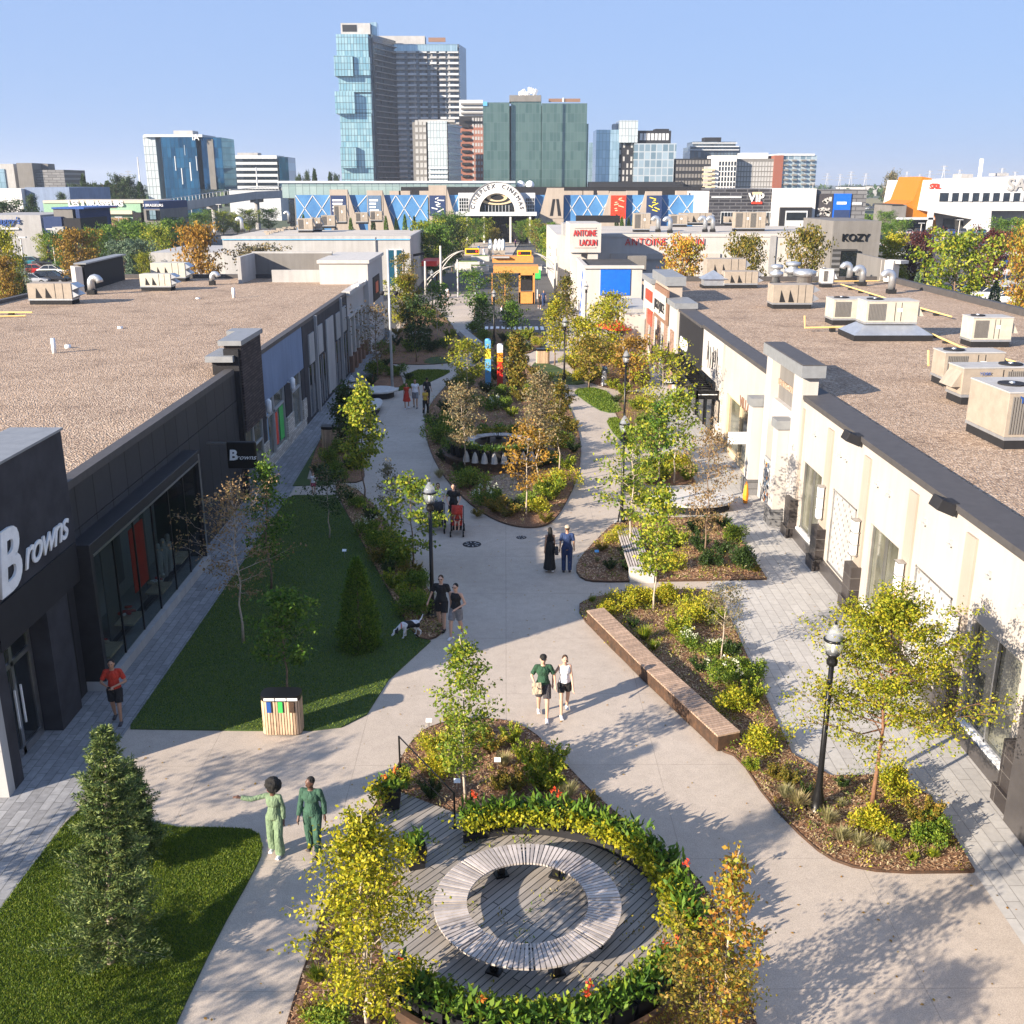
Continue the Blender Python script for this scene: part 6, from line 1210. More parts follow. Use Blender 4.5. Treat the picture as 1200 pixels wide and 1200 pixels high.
for px, py, lb, m_, hh in ((903, 600, 'orange folded parasol or flag by the entry wall', 'orange', 1.5), ):
    x, y = XR-.95, 42.6; mb = MB(); mb.lathe([(.1, .05), (.13, .4), (.07, .85), (.02, 1.0)], (x, y, 0), 8); tag(mb.build('feather_flag', M[m_], loc=(x, y, 0)), 'short orange flag standing by the entry between the white piers', 'flag')
pp = thing('poster_panel', 'colourful picture panel standing in the entry between the white piers', 'panel', (XR-.35, 41.4, 0)); bx(pp, 'board', 'wall_lightgrey', (XR-.4, XR-.32, 40.5, 42.1, .4, 2.3)); mb = MB(); r2 = random.Random(9)
for k in range(60): y_, z_ = r2.uniform(40.6, 42.0), r2.uniform(.5, 2.2); mb.box(XR-.41, XR-.402-k*1e-5, y_-.09, y_+.06, z_-.08, z_+.05, r2.randint(0, 3))
mb.build('picture', [M['cl_denim'], M['wall_taupe'], M['white_paint'], M['orange']], pp)
# cream section with big lettering and window
bx(RB, 'cream_wall', 'wall_cream', (XR+.05, XR+.3, 44, 53.2, 3.0, 5.35), (XR+.05, XR+.3, 44, 45, 0, 3), (XR+.05, XR+.3, 52.2, 53.2, 0, 3)); bx(RB, 'eave_coping', 'coping', (XR-.05, XR+.75, 43.9, 59.2, 5.35, 5.55))
w = bx(RB, 'shop_window', 'tan_band', (XR+.1, XR+.2, 45, 45.1, .3, 3), (XR+.1, XR+.2, 47.2, 47.3, .3, 3), (XR+.1, XR+.2, 49.2, 49.3, .3, 3), (XR+.1, XR+.2, 52.1, 52.2, .3, 3), (XR+.1, XR+.2, 45, 52.2, 2.9, 3), (XR+.1, XR+.2, 45, 52.2, .0, .3)); bx(w, 'pane', 'glass_shop', (XR+.2, XR+.24, 45.1, 52.1, .3, 2.9))
text('sign_letters', 'VILLAGE', .75, M['brown_panel'], RB, (XR+.03, 47.6, 2.95), (pi/2, 0, -pi/2), .02, 0, sx=1.1)
sg = thing('blade_sign', 'white rectangular blade sign hanging before the cream shop window', 'sign', (XR, 46.3, 1.7)); bx(sg, 'board', 'white_paint', (XR-1.05, XR-.02, 46.25, 46.35, 1.75, 2.3)); text('lettering', 'VILLAGE VOYAGE', .11, M['pole_grey'], sg, (XR-.53, 46.24, 1.98), (pi/2, 0, 0), .003)
# ledge stone bay and white panel with script
bx(RB, 'stone_bay', 'ledge_stone', (XR, XR+.3, 53.2, 54.9, 0, 3)); bx(RB, 'white_panel', 'wall_white', (XR-.02, XR+.3, 53.4, 59, 3.0, 5.35)); bx(RB, 'framed_poster', 'charcoal', (XR-.06, XR, 53.5, 54.5, 1.1, 2.3)); bx(RB, 'framed_picture', 'wall_peach', (XR-.08, XR-.06, 53.6, 54.4, 1.2, 2.2))
mb = MB()
for k in range(16):
    y_ = 54.4+r2.uniform(0, 3.2); mb.tube([(XR-.035, y_, 3.4+r2.uniform(0, 1)), (XR-.035, y_+r2.uniform(-.15, .15), 4+r2.uniform(0, .6)), (XR-.035, y_+.15, 4.4+r2.uniform(0, .5))], .02, 4)
mb.build('script_mark', M['charcoal'], RB)
# black shop with canopy
bx(RB, 'black_wall', 'charcoal', (XR-.05, XR+.3, 59, 67.3, 2.9, 5.35), (XR-.05, XR+.3, 54.9, 55.5, 0, 3), (XR-.05, XR+.3, 66.6, 67.3, 0, 3)); bx(RB, 'wall_coping', 'coping', (XR-.15, XR+.9, 59.2, 67.4, 5.35, 5.5))
w = bx(RB, 'shop_window', 'black_metal', *[(XR+.0, XR+.1, y_, y_+.12, 0, 2.9) for y_ in (55.5, 58, 60.5, 63, 65.5)]); bx(w, 'pane', 'glass_dark', (XR+.1, XR+.15, 55.5, 66.6, .1, 2.9))
bx(RB, 'canopy', 'black_metal', (XR-1.2, XR-1.1, 53.9, 66.5, 2.3, 2.75), (XR-1.2, XR, 53.9, 54.0, 2.3, 2.75), (XR-1.2, XR, 66.4, 66.5, 2.3, 2.75), *[(XR-1.1, XR, 54.3+k*.6, 54.38+k*.6, 2.5, 2.62) for k in range(20)]); bx(RB, 'canopy_stripe', 'white_paint', (XR-1.1, XR-.1, 53.87, 53.9, 2.53, 2.57))
sg = thing('blade_sign', 'black blade sign with white four letter shop name under the canopy', 'sign', (XR-1.2, 57, 2)); bx(sg, 'board', 'black_metal', (XR-2.3, XR-1.25, 58.9, 59.0, 2.15, 2.55)); text('lettering', 'ALDO', .27, M['white_paint'], sg, (XR-1.78, 58.89, 2.26), (pi/2, 0, 0), .005, bold=.006)
text('sign_letters', 'ALDO', 1.0, M['white_paint'], RB, (XR-.08, 65.2, 3.2), (pi/2, 0, -pi/2), .03, bold=.02)
# white section with brick bays and stepped caps
bx(RB, 'white_wall', 'wall_white', (XR-.2, XR+.3, 67.3, 84, 0, 5.5)); 
for y0 in (68.2, 71, 74.4, 77.5, 80.5):
    bx(RB, 'brick_bay', 'brick_brown', (XR-.26, XR-.2, y0, y0+1.4, 0, 3.9)); w = bx(RB, 'narrow_window', 'wall_taupe', (XR-.25, XR-.2, y0+1.6, y0+2.2, 1, 3.0)); bx(w, 'pane', 'glass_dark', (XR-.27, XR-.24, y0+1.66, y0+2.14, 1.1, 2.9))
bx(RB, 'wall_cap', 'coping_grey', (XR-.4, XR+1.1, 67.3, 71.2, 5.5, 5.85), (XR-.5, XR+.9, 71.0, 77.5, 6.6, 7.2), (XR-.4, XR+.8, 78.8, 84.1, 6.0, 6.4)); bx(RB, 'cap_block', 'wall_peach', (XR-.25, XR+.7, 71.2, 77.3, 5.5, 6.6)); bx(RB, 'cap_block', 'wall_white', (XR-.25, XR+.9, 78.9, 84, 5.5, 6.0))
bx(RB, 'sign_board', 'brown_panel', (XR-.4, XR-.26, 70.6, 76.6, 4.0, 6.3)); bx(RB, 'sign_panel', 'white_stone', (XR-.46, XR-.4, 71.0, 76.2, 4.3, 5.9)); text('sign_letters', 'JUGO JUICE', .9, M['charcoal'], RB, (XR-.48, 73.6, 4.7), (pi/2, 0, -pi/2), .03)
bx(RB, 'orange_sign', 'signal_red', (XR-.3, XR-.22, 79, 82.5, 4.6, 5.4)); bx(RB, 'orange_sign', 'signal_red', (XR-.3, XR-.22, 78.4, 80.9, 2.9, 4.0))
bx(RB, 'low_wall', 'wall_white', (XR-1.8, XR-.2, 82.5, 84, 0, 3.3))
# ---------------- roof equipment -------------
def ac(label, px, py, w_, d_, h_, mat, kind=0, zr=5.52, rz=0.0, flip=False, grp='rooftop units', rim=False):
    x, y = P(px, py, zr); t = thing('rooftop_unit', label, 'rooftop unit', (x, y, zr), rz)
    a, b = -w_/2, w_/2; mb = MB(); mb.box(a+.05, b-.05, 0, d_, 0, .28); mb.build('curb', M['curb_black'], t, world=False)
    if rim: mb = MB(); mb.add([(a-.7, -.6, .3), (b+.7, -.6, .3), (b+.7, d_+.6, .3), (a-.7, d_+.6, .3), (a, 0, .75), (b, 0, .75), (b, d_, .75), (a, d_, .75)], [(0, 1, 5, 4), (1, 2, 6, 5), (2, 3, 7, 6), (3, 0, 4, 7), (4, 5, 6, 7)]); mb.box(a-.7, b+.7, -.6, d_+.6, 0, .3, 1); mb.build('roof_flashing', [M['galv'], M['curb_black']], t, world=False)
    z0 = .28 if not rim else .8
    mb = MB(); mb.box(a, b, -.03, d_+.03, z0, z0+.1); mb.build('base_rail', M['galv'], t, world=False)
    if kind == 0:       # condenser box with louvres and fan
        mb = MB(); mb.box(a, b, 0, d_, z0+.1, z0+h_); mb.box(a-.02, b+.02, -.02, d_+.02, z0+h_, z0+h_+.05, 1); mb.build('cabinet', [M[mat], M['wall_lightgrey']], t, world=False, bevel=.012)
        s_ = -1 if not flip else 1; lx0 = a+.12 if not flip else b-.12-w_*.34; mb = MB()
        for k in range(12): u = lx0+k*w_*.34/12; mb.box(u, u+w_*.34/24, -.035, -.005, z0+.2, z0+h_-.1)
        mb.build('louvres', M['wall_taupe'], t, world=False); cx = a+w_*.24 if not flip else b-w_*.24
        mb = MB(); mb.lathe([(min(.42, w_*.17, d_*.35), z0+h_+.04), (min(.42, w_*.17, d_*.35), z0+h_+.1), (min(.36, w_*.14, d_*.3), z0+h_+.101)], (cx, d_/2, 0), 18); fn = mb.build('fan', M['charcoal'], t, world=False); mb = MB(); mb.lathe([(.1, z0+h_+.1), (.08, z0+h_+.14)], (cx, d_/2, 0), 10); mb.build('fan_hub', M['galv'], fn, world=False)
        mb = MB(); e = b if not flip else a; q = 1 if not flip else -1; mb.add([(e, .1, z0+.9*h_), (e, d_-.1, z0+.9*h_), (e+q*.35, d_-.1, z0+.35*h_), (e+q*.35, .1, z0+.35*h_), (e, .1, z0+.35*h_), (e, d_-.1, z0+.35*h_)], [(0, 1, 2, 3), (0, 3, 4), (1, 5, 2), (4, 3, 2, 5)]); mb.build('hood', M[mat], t, world=False)
        mb = MB(); mb.box(b-w_*.33, b-w_*.32, -.012, -.002, z0+.15, z0+h_-.05); mb.box(a+w_*.55, a+w_*.56, -.012, -.002, z0+.15, z0+h_-.05); mb.box(a+w_*.6, a+w_*.7, -.015, -.002, z0+h_*.55, z0+h_*.7, 1); mb.build('door_seams', [M['charcoal'], M['white_paint']], t, world=False)
    else:               # economiser with triangular hoods
        mb = MB(); mb.box(a, b, 0, d_, z0+.1, z0+h_); mb.build('cabinet', M[mat], t, world=False, bevel=.012)
        for k in range(2):
            q = 1 if not flip else -1; e = b if not flip else a; zz = z0+.15+k*h_*.45; mb = MB()
            mb.add([(e, .05, zz+h_*.42), (e, d_-.05, zz+h_*.42), (e+q*.45, d_-.05, zz+h_*.16), (e+q*.45, .05, zz+h_*.16), (e, .05, zz), (e, d_-.05, zz)], [(0, 1, 2, 3), (0, 3, 4), (1, 5, 2), (3, 2, 5, 4)]); mb.build('hood', M['galv'], t, world=False)
        mb = MB()
        for k in range(2): u = a+w_*(.2+.22*k) if not flip else b-w_*(.2+.22*k); mb.add([(u, -.01, z0+h_*.75), (u+.12*w_, -.01, z0+.15), (u-.03*w_, -.01, z0+.15)], [(0, 2, 1)])
        mb.build('intake_gap', M['curb_black'], t, world=False); mb = MB(); mb.box(a+w_*.62, a+w_*.63, -.012, -.002, z0+.12, z0+h_); mb.box(a+w_*.8, a+w_*.81, -.012, -.002, z0+.12, z0+h_); mb.build('door_seams', M['charcoal'], t, world=False)
    return t
zr = 5.42
t = ac('largest rooftop unit at the right edge with two round fans', 1228, 526, 2.9, 2.5, 1.45, 'hvac_beige', 0, zr, rz=.04)
text('maker_lettering', 'YORK', .3, M['blue'], t, tuple(Vector(t.location)+Vector((-.75, -.06, 1.45))), (pi/2, 0, .04), .005, bold=.006)
mb = MB(); mb.lathe([(.42, 1.82), (.42, 1.88), (.36, 1.881)], (.15, .85, 0), 18); mb.build('fan', M['charcoal'], t, world=False)
t = ac('beige rooftop unit with white stickers behind the largest one', 1166, 474, 2.7, 1.2, 1.05, 'hvac_beige', 0, zr, rz=.05, flip=True); text('maker_lettering', 'YORK', .17, M['blue'], t, tuple(Vector(t.location)+Vector((-.55, -.07, 1.1))), (pi/2, 0, .05), .005)
ac('weathered beige rooftop unit with a slanted hood at the row of three', 1138, 453, 2.4, 1.2, 1.05, 'hvac_beige', 0, zr)
ac('pale cream rooftop unit at the far right beside the yellow gas pipe', 1160, 407, 2.0, 1.3, 1.15, 'hvac_cream', 0, zr)
ac('cream rooftop unit raised on a wide metal flashing', 1042, 398, 2.7, 1.5, 1.15, 'hvac_cream', 0, zr, rim=True)
ac('cream rooftop unit behind the raised one', 1002, 381, 2.7, 1.5, 1.15, 'hvac_cream', 0, zr)
ac('taupe rooftop unit with triangular hood openings, middle of the right roof', 928, 362, 2.6, 1.5, 1.25, 'hvac_beige', 1, zr, flip=False)
ac('brown rooftop unit beside the silver hood at the back of the right roof', 868, 338, 2.6, 1.3, 1.0, 'hvac_beige', 1, zr)
ac('tall brown rooftop unit behind the silver hood at the back of the right roof', 850, 331, 3.2, 1.6, 1.6, 'hvac_beige', 1, zr)
ac('small white condenser box among the roof vents', 969, 337, .9, .8, 1.1, 'wall_far_white', 0, zr)
x, y = P(835, 337, zr); t = thing('roof_hood', 'silver pyramid exhaust hood at the back of the right roof', 'roof vent', (x, y, zr)); mb = MB(); mb.box(-.8, .8, -.6, .6, .2, .7); mb.add([(-1, -.8, .7), (1, -.8, .7), (1, .8, .7), (-1, .8, .7), (0, 0, 1.35)], [(0, 1, 4), (1, 2, 4), (2, 3, 4), (3, 0, 4), (3, 2, 1, 0)]); mb.build('hood', M['galv'], t, world=False); mb = MB(); mb.box(-.9, .9, -.7, .7, 0, .2); mb.build('curb', M['curb_black'], t, world=False)
def gooseneck(label, px, py, r=.28, h=1.1, z=5.42, dir=-1):
    x, y = P(px, py, z); t = thing('roof_vent', label, 'roof vent', (x, y, z)); pts = [(0, 0, .3), (0, 0, h-r*1.4)]+[(dir*r*1.3*(1-cos(a)), 0, h-r*1.4+r*1.4*sin(a)) for a in (.5, 1.0, 1.57, 2.1, 2.6, 3.1)]
    mb = MB(); mb.tube(pts, r, 12); mb.build('duct', M['galv'], t, True, False); mb = MB(); mb.box(-r*1.1, r*1.1, -r*1.1, r*1.1, 0, .32); mb.build('curb', M['curb_black'], t, world=False)
gooseneck('galvanised gooseneck vent nearest the long grey coping on the right roof', 1044, 344, .27, 1.55); gooseneck('middle galvanised gooseneck vent at the back of the right roof', 1010, 335, .26, 1.4); gooseneck('leftmost galvanised gooseneck vent at the back of the right roof', 995, 330, .26, 1.4)
for i, (px, py, s_) in enumerate([(909, 333, 1.0), (928, 329, 1.25), (942, 334, .9)]):
    x, y = P(px, py, 5.42); t = thing('exhaust_fan', ['small mushroom exhaust fan left of the stacked silver ducts', 'stack of silver mushroom exhaust fans at the back of the right roof', 'low silver duct fan right of the stacked fans'][i], 'roof vent', (x, y, 5.42)); mb = MB(); mb.lathe([(.35*s_, .15), (.3*s_, .6), (.55*s_, .65), (.55*s_, .95), (.3*s_, 1.05), (.3*s_, 1.2), (.5*s_, 1.25), (.5*s_, 1.5), (.1, 1.6)] if i < 2 else [(.6, .2), (.6, .7), (.9, .75), (.9, 1.1), (.4, 1.25)], n=16); mb.build('housing', M['galv'], t, True, False); mb = MB(); mb.box(-.4*s_, .4*s_, -.4*s_, .4*s_, 0, .16); mb.build('curb', M['curb_black'], t, world=False)
def pipe(label, pts, m='gas_yellow', r=.05, z=5.42):
    q = [(*P(a, b, z+h), z+h) for a, b, h in pts]; o = P(pts[0][0], pts[0][1], z); mb = MB(); mb.tube(q, r, 6)
    for a, b in zip(q[:-1], q[1:]):
        n = int((Vector(b)-Vector(a)).length/2.5)
        for k in range(1, n+1): c = Vector(a).lerp(Vector(b), k/(n+1)); mb.box(c.x-.14, c.x+.14, c.y-.14, c.y+.14, z, max(z+.02, c.z-r), 1)
    tag(mb.build('gas_pipe', [M[m], M['curb_black']], loc=(*o, z)), label, 'pipe')
pipe('long yellow gas pipe running across the right roof toward the near units', [(985, 333, .2), (1050, 353, .2), (1115, 371, .2)]); pipe('yellow gas pipe with a standing riser by the taupe unit', [(943, 370, .9), (943, 384, .25), (1008, 383, .25)]); pipe('yellow gas pipe crossing behind the raised cream unit to the right edge', [(1080, 386, .15), (1125, 406, .15), (1210, 430, .15)])
pipe('short yellow riser pipe left of the weathered unit', [(1088, 411, .6), (1088, 428, .1)]); pipe('short yellow gas pipe branch at the right end of the right roof', [(1165, 431, .15), (1210, 432, .15)]); pipe('yellow gas pipe behind the gooseneck vents', [(940, 330, .2), (1035, 329, .2)])
pipe('yellow gas pipes at the left edge of the left roof', [(-12, 366, .15), (38, 366, .15)], z=5.52); pipe('second yellow gas pipe at the left edge of the left roof', [(-12, 371, .1), (30, 370, .1)], z=5.52)
# left roof units
zr = 5.52
ac('beige rooftop unit with two triangular openings on the left roof', 60, 357, 2.9, 1.3, 1.1, 'hvac_beige', 1, zr); ac('front tan rooftop unit of the pair at the back of the left roof', 183, 341, 2.3, 1.2, .95, 'hvac_cream', 1, zr); ac('rear tan rooftop unit of the pair at the back of the left roof', 198, 330, 2.8, 1.3, 1.2, 'hvac_cream', 1, zr)
gooseneck('dark gooseneck vent left of the parapet screen', 108, 345, .26, 1.2, 5.52, 1); gooseneck('small gooseneck vent right of the tan pair of units', 249, 334, .2, .9, 5.52, 1)
for i, (px, py, h) in enumerate([(64, 415, .75), (80, 409, .2), (274, 350, .75), (141, 386, .15), (232, 351, .12), (1017, 362, .12)]):
    x, y = P(px, py, 5.47); mb = MB(); mb.tube([(0, 0, 0), (0, 0, h)], .11 if h > .4 else .16, 8); mb.lathe([(.17, 0), (.17, .03)], n=10); o = mb.build('vent_pipe', M['white_paint'], None, True, False); o.location = (x, y, 5.47)
    tag(o, ['tall white vent pipe nearest on the left roof', 'low white pipe cap beside the tall near vent pipe', 'tall white vent pipe at the back right of the left roof', 'tiny pipe cap in the middle of the left roof', 'tiny pipe cap near the back of the left roof', 'tiny pipe cap near the units on the right roof'][i], 'vent pipe')
x, y = P(113, 340, 5.52); bxo = thing('parapet_screen', 'black backed white parapet screen standing at the back left of the left roof', 'parapet', (x, y, 5.5)); 
mb = MB(); c0 = P(100, 342, 5.5); c1 = P(145, 328, 5.5); dx, dy = c1[0]-c0[0], c1[1]-c0[1]; L_ = math.hypot(dx, dy); a = math.atan2(dy, dx)
mb.rbox(((c0[0]+c1[0])/2, (c0[1]+c1[1])/2, 6.5), (L_, .25, 2.0), a); mb.build('dark_side', M['charcoal'], bxo); mb = MB(); mb.rbox(((c0[0]+c1[0])/2-.1, (c0[1]+c1[1])/2, 7.55), (L_+.4, .9, .1), a); mb.build('cap', M['coping_grey'], bxo); mb = MB(); mb.rbox((c0[0]-.5, c0[1]+.1, 6.4), (1.6, .5, 1.9), a+.5); mb.build('white_end', M['wall_white'], bxo)
x, y = P(1022, 331, 5.42); bxo = thing('parapet_screen', 'grey panelled parapet screen with curved white end at the back of the right roof', 'parapet', (x, y, 5.4)); c0 = P(1004, 322, 5.42); c1 = P(1034, 331, 5.42); dx, dy = c1[0]-c0[0], c1[1]-c0[1]; L_ = math.hypot(dx, dy); a = math.atan2(dy, dx)
mb = MB(); mb.rbox(((c0[0]+c1[0])/2, (c0[1]+c1[1])/2, 6.35), (L_, .3, 1.9), a); mb.build('grey_side', M['wall_taupe'], bxo); mb = MB(); mb.rbox((c1[0]+.5, c1[1], 6.35), (1.2, .8, 1.7), a+.6); mb.rbox((c1[0]+.9, c1[1], 7.1), (1.8, 1.0, .25), a+.6); mb.build('white_end', M['wall_white'], bxo)
# ---------------- mid and far city -------------
def fb(parent, name, mat, px0, px1, py0, py1, Y, dep, z0=None, **kw):
    x0, z1 = PY(px0, py0, Y); x1, zz = PY(px1, py1, Y)
    if z0 is None: z0 = zz
    return bx(parent, name, mat, (x0, x1, Y, Y+dep, z0, z1), **kw)
def bthing(label, px, Y, name='building', cat='building'): return thing(name, label, cat, (PY(px, 300, Y)[0], Y, 0))
def wins(parent, xs, zs, y, w_, h_, mat='glass_dark', name='window', frame=None, dy=-.06):
    mb = MB(); mb.box(-w_/2, w_/2, dy, .02, -h_/2, h_/2); me0 = mb.build(name, M[mat], None); me = me0.data; bpy.data.objects.remove(me0); b = base_of(parent); out = []; k = 0
    for x in xs:
        for z in zs:
            if k >= 98: break
            out.append(link(name, me, parent, (x-b.x, y-b.y, z-b.z))); k += 1
    return out
def frange(a, b, n): return [a+(b-a)*(i+.5)/n for i in range(n)]
# grey building past the crossing, left
zt = PY(483, 277, 131)[1]; G1 = bthing('pale grey flat roofed building past the left shops with a blue cornice line', 380, 131); xa = PY(262, 300, 131)[0]
bx(G1, 'wall', 'wall_lightgrey', (xa, -11.7, 131, 152, 0, zt-.3)); bx(G1, 'roof', 'roof_pale', (xa+.3, -12, 131.3, 151.7, zt-.3, zt-.1)); bx(G1, 'cornice', 'wall_lightgrey', (xa-.1, -11.6, 130.9, 131.3, zt-.3, zt+.05), (-12, -11.6, 131.3, 152, zt-.3, zt+.05)); bx(G1, 'blue_trim', 'sky_blue', (xa, -11.7, 130.86, 130.895, zt-.42, zt-.3))
bx(G1, 'low_wing', 'wall_lightgrey', (PY(165, 300, 131)[0], xa, 134, 150, 0, PY(200, 296, 134)[1])); fb(G1, 'downpipe', 'steel', 440.5, 442, 278, 345, 130.85, .1, 0)
w = fb(G1, 'tall_window', 'wall_far_white', 454, 473, 292, 336, 130.88, .1); fb(w, 'pane', 'glass_blue', 455.3, 462.6, 293, 335, 130.84, .04); fb(w, 'pane', 'glass_blue', 464.4, 471.7, 293, 335, 130.84, .04)
fb(G1, 'side_canopy', 'red', 494, 512, 306, 312, 134, 6); 
for i, (px, py, lb) in enumerate([(358, 271, 'leftmost brown rooftop unit on the grey building'), (370, 270, 'second brown rooftop unit on the grey building'), (385, 266, 'third beige rooftop unit on the grey building'), (399, 261, 'tall twin beige rooftop unit on the grey building'), (424, 261, 'low beige rooftop unit on the grey building'), (441, 259, 'rightmost low beige rooftop unit on the grey building')]):
    ac(lb, px, py+1.5, 2.0 if i != 1 else 1.4, 1.4, 1.5 if i != 3 else 2.6, 'hvac_beige', 0, zt-.1)
for i, (px, py) in enumerate([(284, 272), (339, 262)]): gooseneck(['gooseneck vent at the left edge of the grey building roof', 'gooseneck vent at the back of the grey building roof'][i], px, py, .25, 1.8, zt-.1)
mb = MB(); rr_ = random.Random(2)
for k in range(24): x, y = P(312+k*1.6+rr_.uniform(-2, 2), 274-k*.35+rr_.uniform(-1, 1), zt-.1); mb.box(x-.25, x+.25, y-.2, y+.2, zt-.1, zt+.15)
mb.build('roof_ballast', M['hvac_beige'], G1)
# blue panelled shop right after the crossing
G2 = bthing('white corner shop with a bright blue front panel past the right shops', 720, 104); x0, z1 = PY(686, 311, 104); x1 = PY(753, 311, 104)[0]
bx(G2, 'wall', 'wall_white', (x0, x0+2.0, 104, 116, 0, z1-.3), (x1-2.0, x1, 104, 116, 0, z1-.3), (x0+2, x1-2, 104, 116, 2.6, z1-.3), (x0+2, x1-2, 108, 116, 0, 2.6)); bx(G2, 'parapet', 'wall_white', (x0-.15, x1+.15, 103.8, 104.2, z1-.3, z1), (x0-.15, x0+.25, 104.2, 116, z1-.3, z1)); bx(G2, 'roof', 'roof_dark', (x0+.25, x1, 104.2, 116, z1-.3, z1-.22)); fb(G2, 'blue_panel', 'bright_blue', 704, 738, 316, 346, 103.9, .1)
mb = MB(); 
for k in range(5): zz = z1-1.2-k*1.05; mb.rbox((x0-.02, 107.5+k*.5, zz), (.06, .9, .5), 0, 0, .5)
mb.build('sign_mark', M['bright_blue'], G2); fb(G2, 'flat_canopy', 'wall_lightgrey', 716, 765, 362, 366, 90.5, 9); fb(G2, 'canopy_post', 'white_paint', 719, 721, 366, 402, 90.6, .25, 0); fb(G2, 'brown_sign', 'wall_taupe', 736, 757, 300, 318, 118, 1)
# eyewear building with sign cube
G3 = bthing('long white eyewear shop with a sign cube and red lettering past the crossing', 760, 122); X3, Z3 = PY(721, 275, 122); X4 = PY(1010, 275, 122)[0]
bx(G3, 'wall', 'wall_white', (X3-4, X4, 122, 150, 0, Z3-.25)); bx(G3, 'roof', 'roof_pale', (X3-4+.3, X4-.3, 122.3, 149.7, Z3-.25, Z3-.1)); bx(G3, 'parapet', 'wall_white', (X3-4, X4, 121.9, 122.3, Z3-.25, Z3+.1)); bx(G3, 'cornice_band', 'wall_cream', (X3-.5, PY(845, 275, 122)[0], 121.8, 122.0, PY(721, 304, 122)[1], PY(721, 297, 122)[1])); fb(G3, 'wall_notch', 'wall_grey', 903, 907, 276, 320, 121.85, .1)
bx(G3, 'side_wall', 'wall_white', (PY(645, 290, 150)[0], X3-3.5, 132, 165, 0, PY(650, 268, 150)[1])); fb(G3, 'glass_corner', 'wall_grey', 660, 668, 262, 276, 128, 4)
fb(G3, 'sign_cube', 'wall_white', 668, 704, 262, 296, 116, 8); cz = PY(668, 262, 116)[1]; cb_ = PY(668, 296, 116)[1]; cx0 = PY(668, 262, 116)[0]; cx1 = PY(704, 262, 116)[0]
bx(G3, 'cube_frame', 'wall_cream', (cx0+.5, cx1-.5, 115.93, 116, cb_+.5, cb_+.6), (cx0+.5, cx1-.5, 115.93, 116, cz-.5, cz-.4)); bx(G3, 'pillar', 'wall_white', (cx0+.2, cx0+1.3, 116.3, 117.3, 0, cb_)); bx(G3, 'pillar', 'wall_white', (cx1-1.3, cx1-.2, 116.3, 117.3, 0, cb_)); bx(G3, 'roof_rail', 'charcoal', (cx0+1.2, cx1+3, 124.5, 125, cz-.2, cz+.6))
text('sign_letters', 'ANTOINE', .95, M['red'], G3, ((cx0+cx1)/2-.05, 115.92, cb_+1.75), (pi/2, 0, 0), .03, sx=.6); text('sign_letters', 'LAOUN', .95, M['red'], G3, ((cx0+cx1)/2+.33, 115.92, cb_+.75), (pi/2, 0, 0), .03, sx=.6)
ax, az_ = PY(763, 287.5, 121.8); text('sign_letters', 'ANTOINE  LAOUN', 1.15, M['red'], G3, (PY(779, 287, 121.8)[0], 121.85, az_), (pi/2, 0, 0), .03, space=1.15, bold=.0, sx=.84)
G4 = bthing('taupe box building with black shop lettering right of the long white shop', 1000, 120); fb(G4, 'wall', 'wall_taupe', 977, 1026, 259, 330, 118, 12, 0); fb(G4, 'stone_base', 'stone_grey', 976, 1000, 292, 335, 117.9, .1, 0); w = fb(G4, 'shop_window', 'black_metal', 986, 1005, 294, 330, 117.8, .1, 0); fb(w, 'pane', 'glass_dark', 987, 1004, 295, 330, 117.75, .05, .1)
text('sign_letters', 'KOZY', 1.12, M['black_metal'], G4, (PY(1002, 283, 117.9)[0], 117.9, PY(1002, 282.5, 117.9)[1]), (pi/2, 0, 0), .06, bold=.015)
for i, (px, py, w_, h_, kk) in enumerate([(752, 272, 2, 1.9, 0), (795, 266, 2.4, 1.3, 0), (815, 264, 4.5, 1.4, 1), (862, 264, 3, .9, 1), (872, 271, 2.5, 2.0, 0), (887, 271, 2, 2.0, 0)]):
    ac(f'beige rooftop unit on the long white shop, {ORD[i] if i else "first"} from its left end', px, py, w_, 1.5, h_, 'hvac_beige', kk, Z3-.1)
for i, px in enumerate([771, 785, 826, 835]): gooseneck(f'gooseneck vent on the long white shop, {ORD[i] if i else "first"} from its left end', px, 272 if i != 1 else 273, .28, 1.7, Z3-.1)
# orange kiosk on the median
K_ = bthing('open orange timber kiosk frame on the street median', 600, 122, 'kiosk', 'kiosk'); Yk = 120
fb(K_, 'roof_beam', 'orange_wood', 578, 631, 312, 320, Yk, 3); fb(K_, 'roof_beam', 'orange_wood', 577, 625, 301, 308, Yk+8, 3)
for px in (576, 591): fb(K_, 'post', 'orange_wood', px, px+1.3, 320, 350, Yk, .2, 0)
fb(K_, 'booth_frame', 'orange_wood', 608, 610, 320, 348, Yk-.1, .3, .1); fb(K_, 'booth_frame', 'orange_wood', 624.5, 626.5, 320, 348, Yk-.1, .3, .1); fb(K_, 'booth_counter', 'orange_wood', 608, 626, 342.5, 349, Yk-.1, 1.2, .1); fb(K_, 'booth_top', 'orange_wood', 608, 626, 320, 322.5, Yk-.1, 1.5); fb(K_, 'booth_back', 'charcoal', 609, 625, 322, 340, Yk+1.3, .1); fb(K_, 'roof_slab', 'wall_lightgrey', 577, 597, 301, 302.5, Yk+7.5, 1)
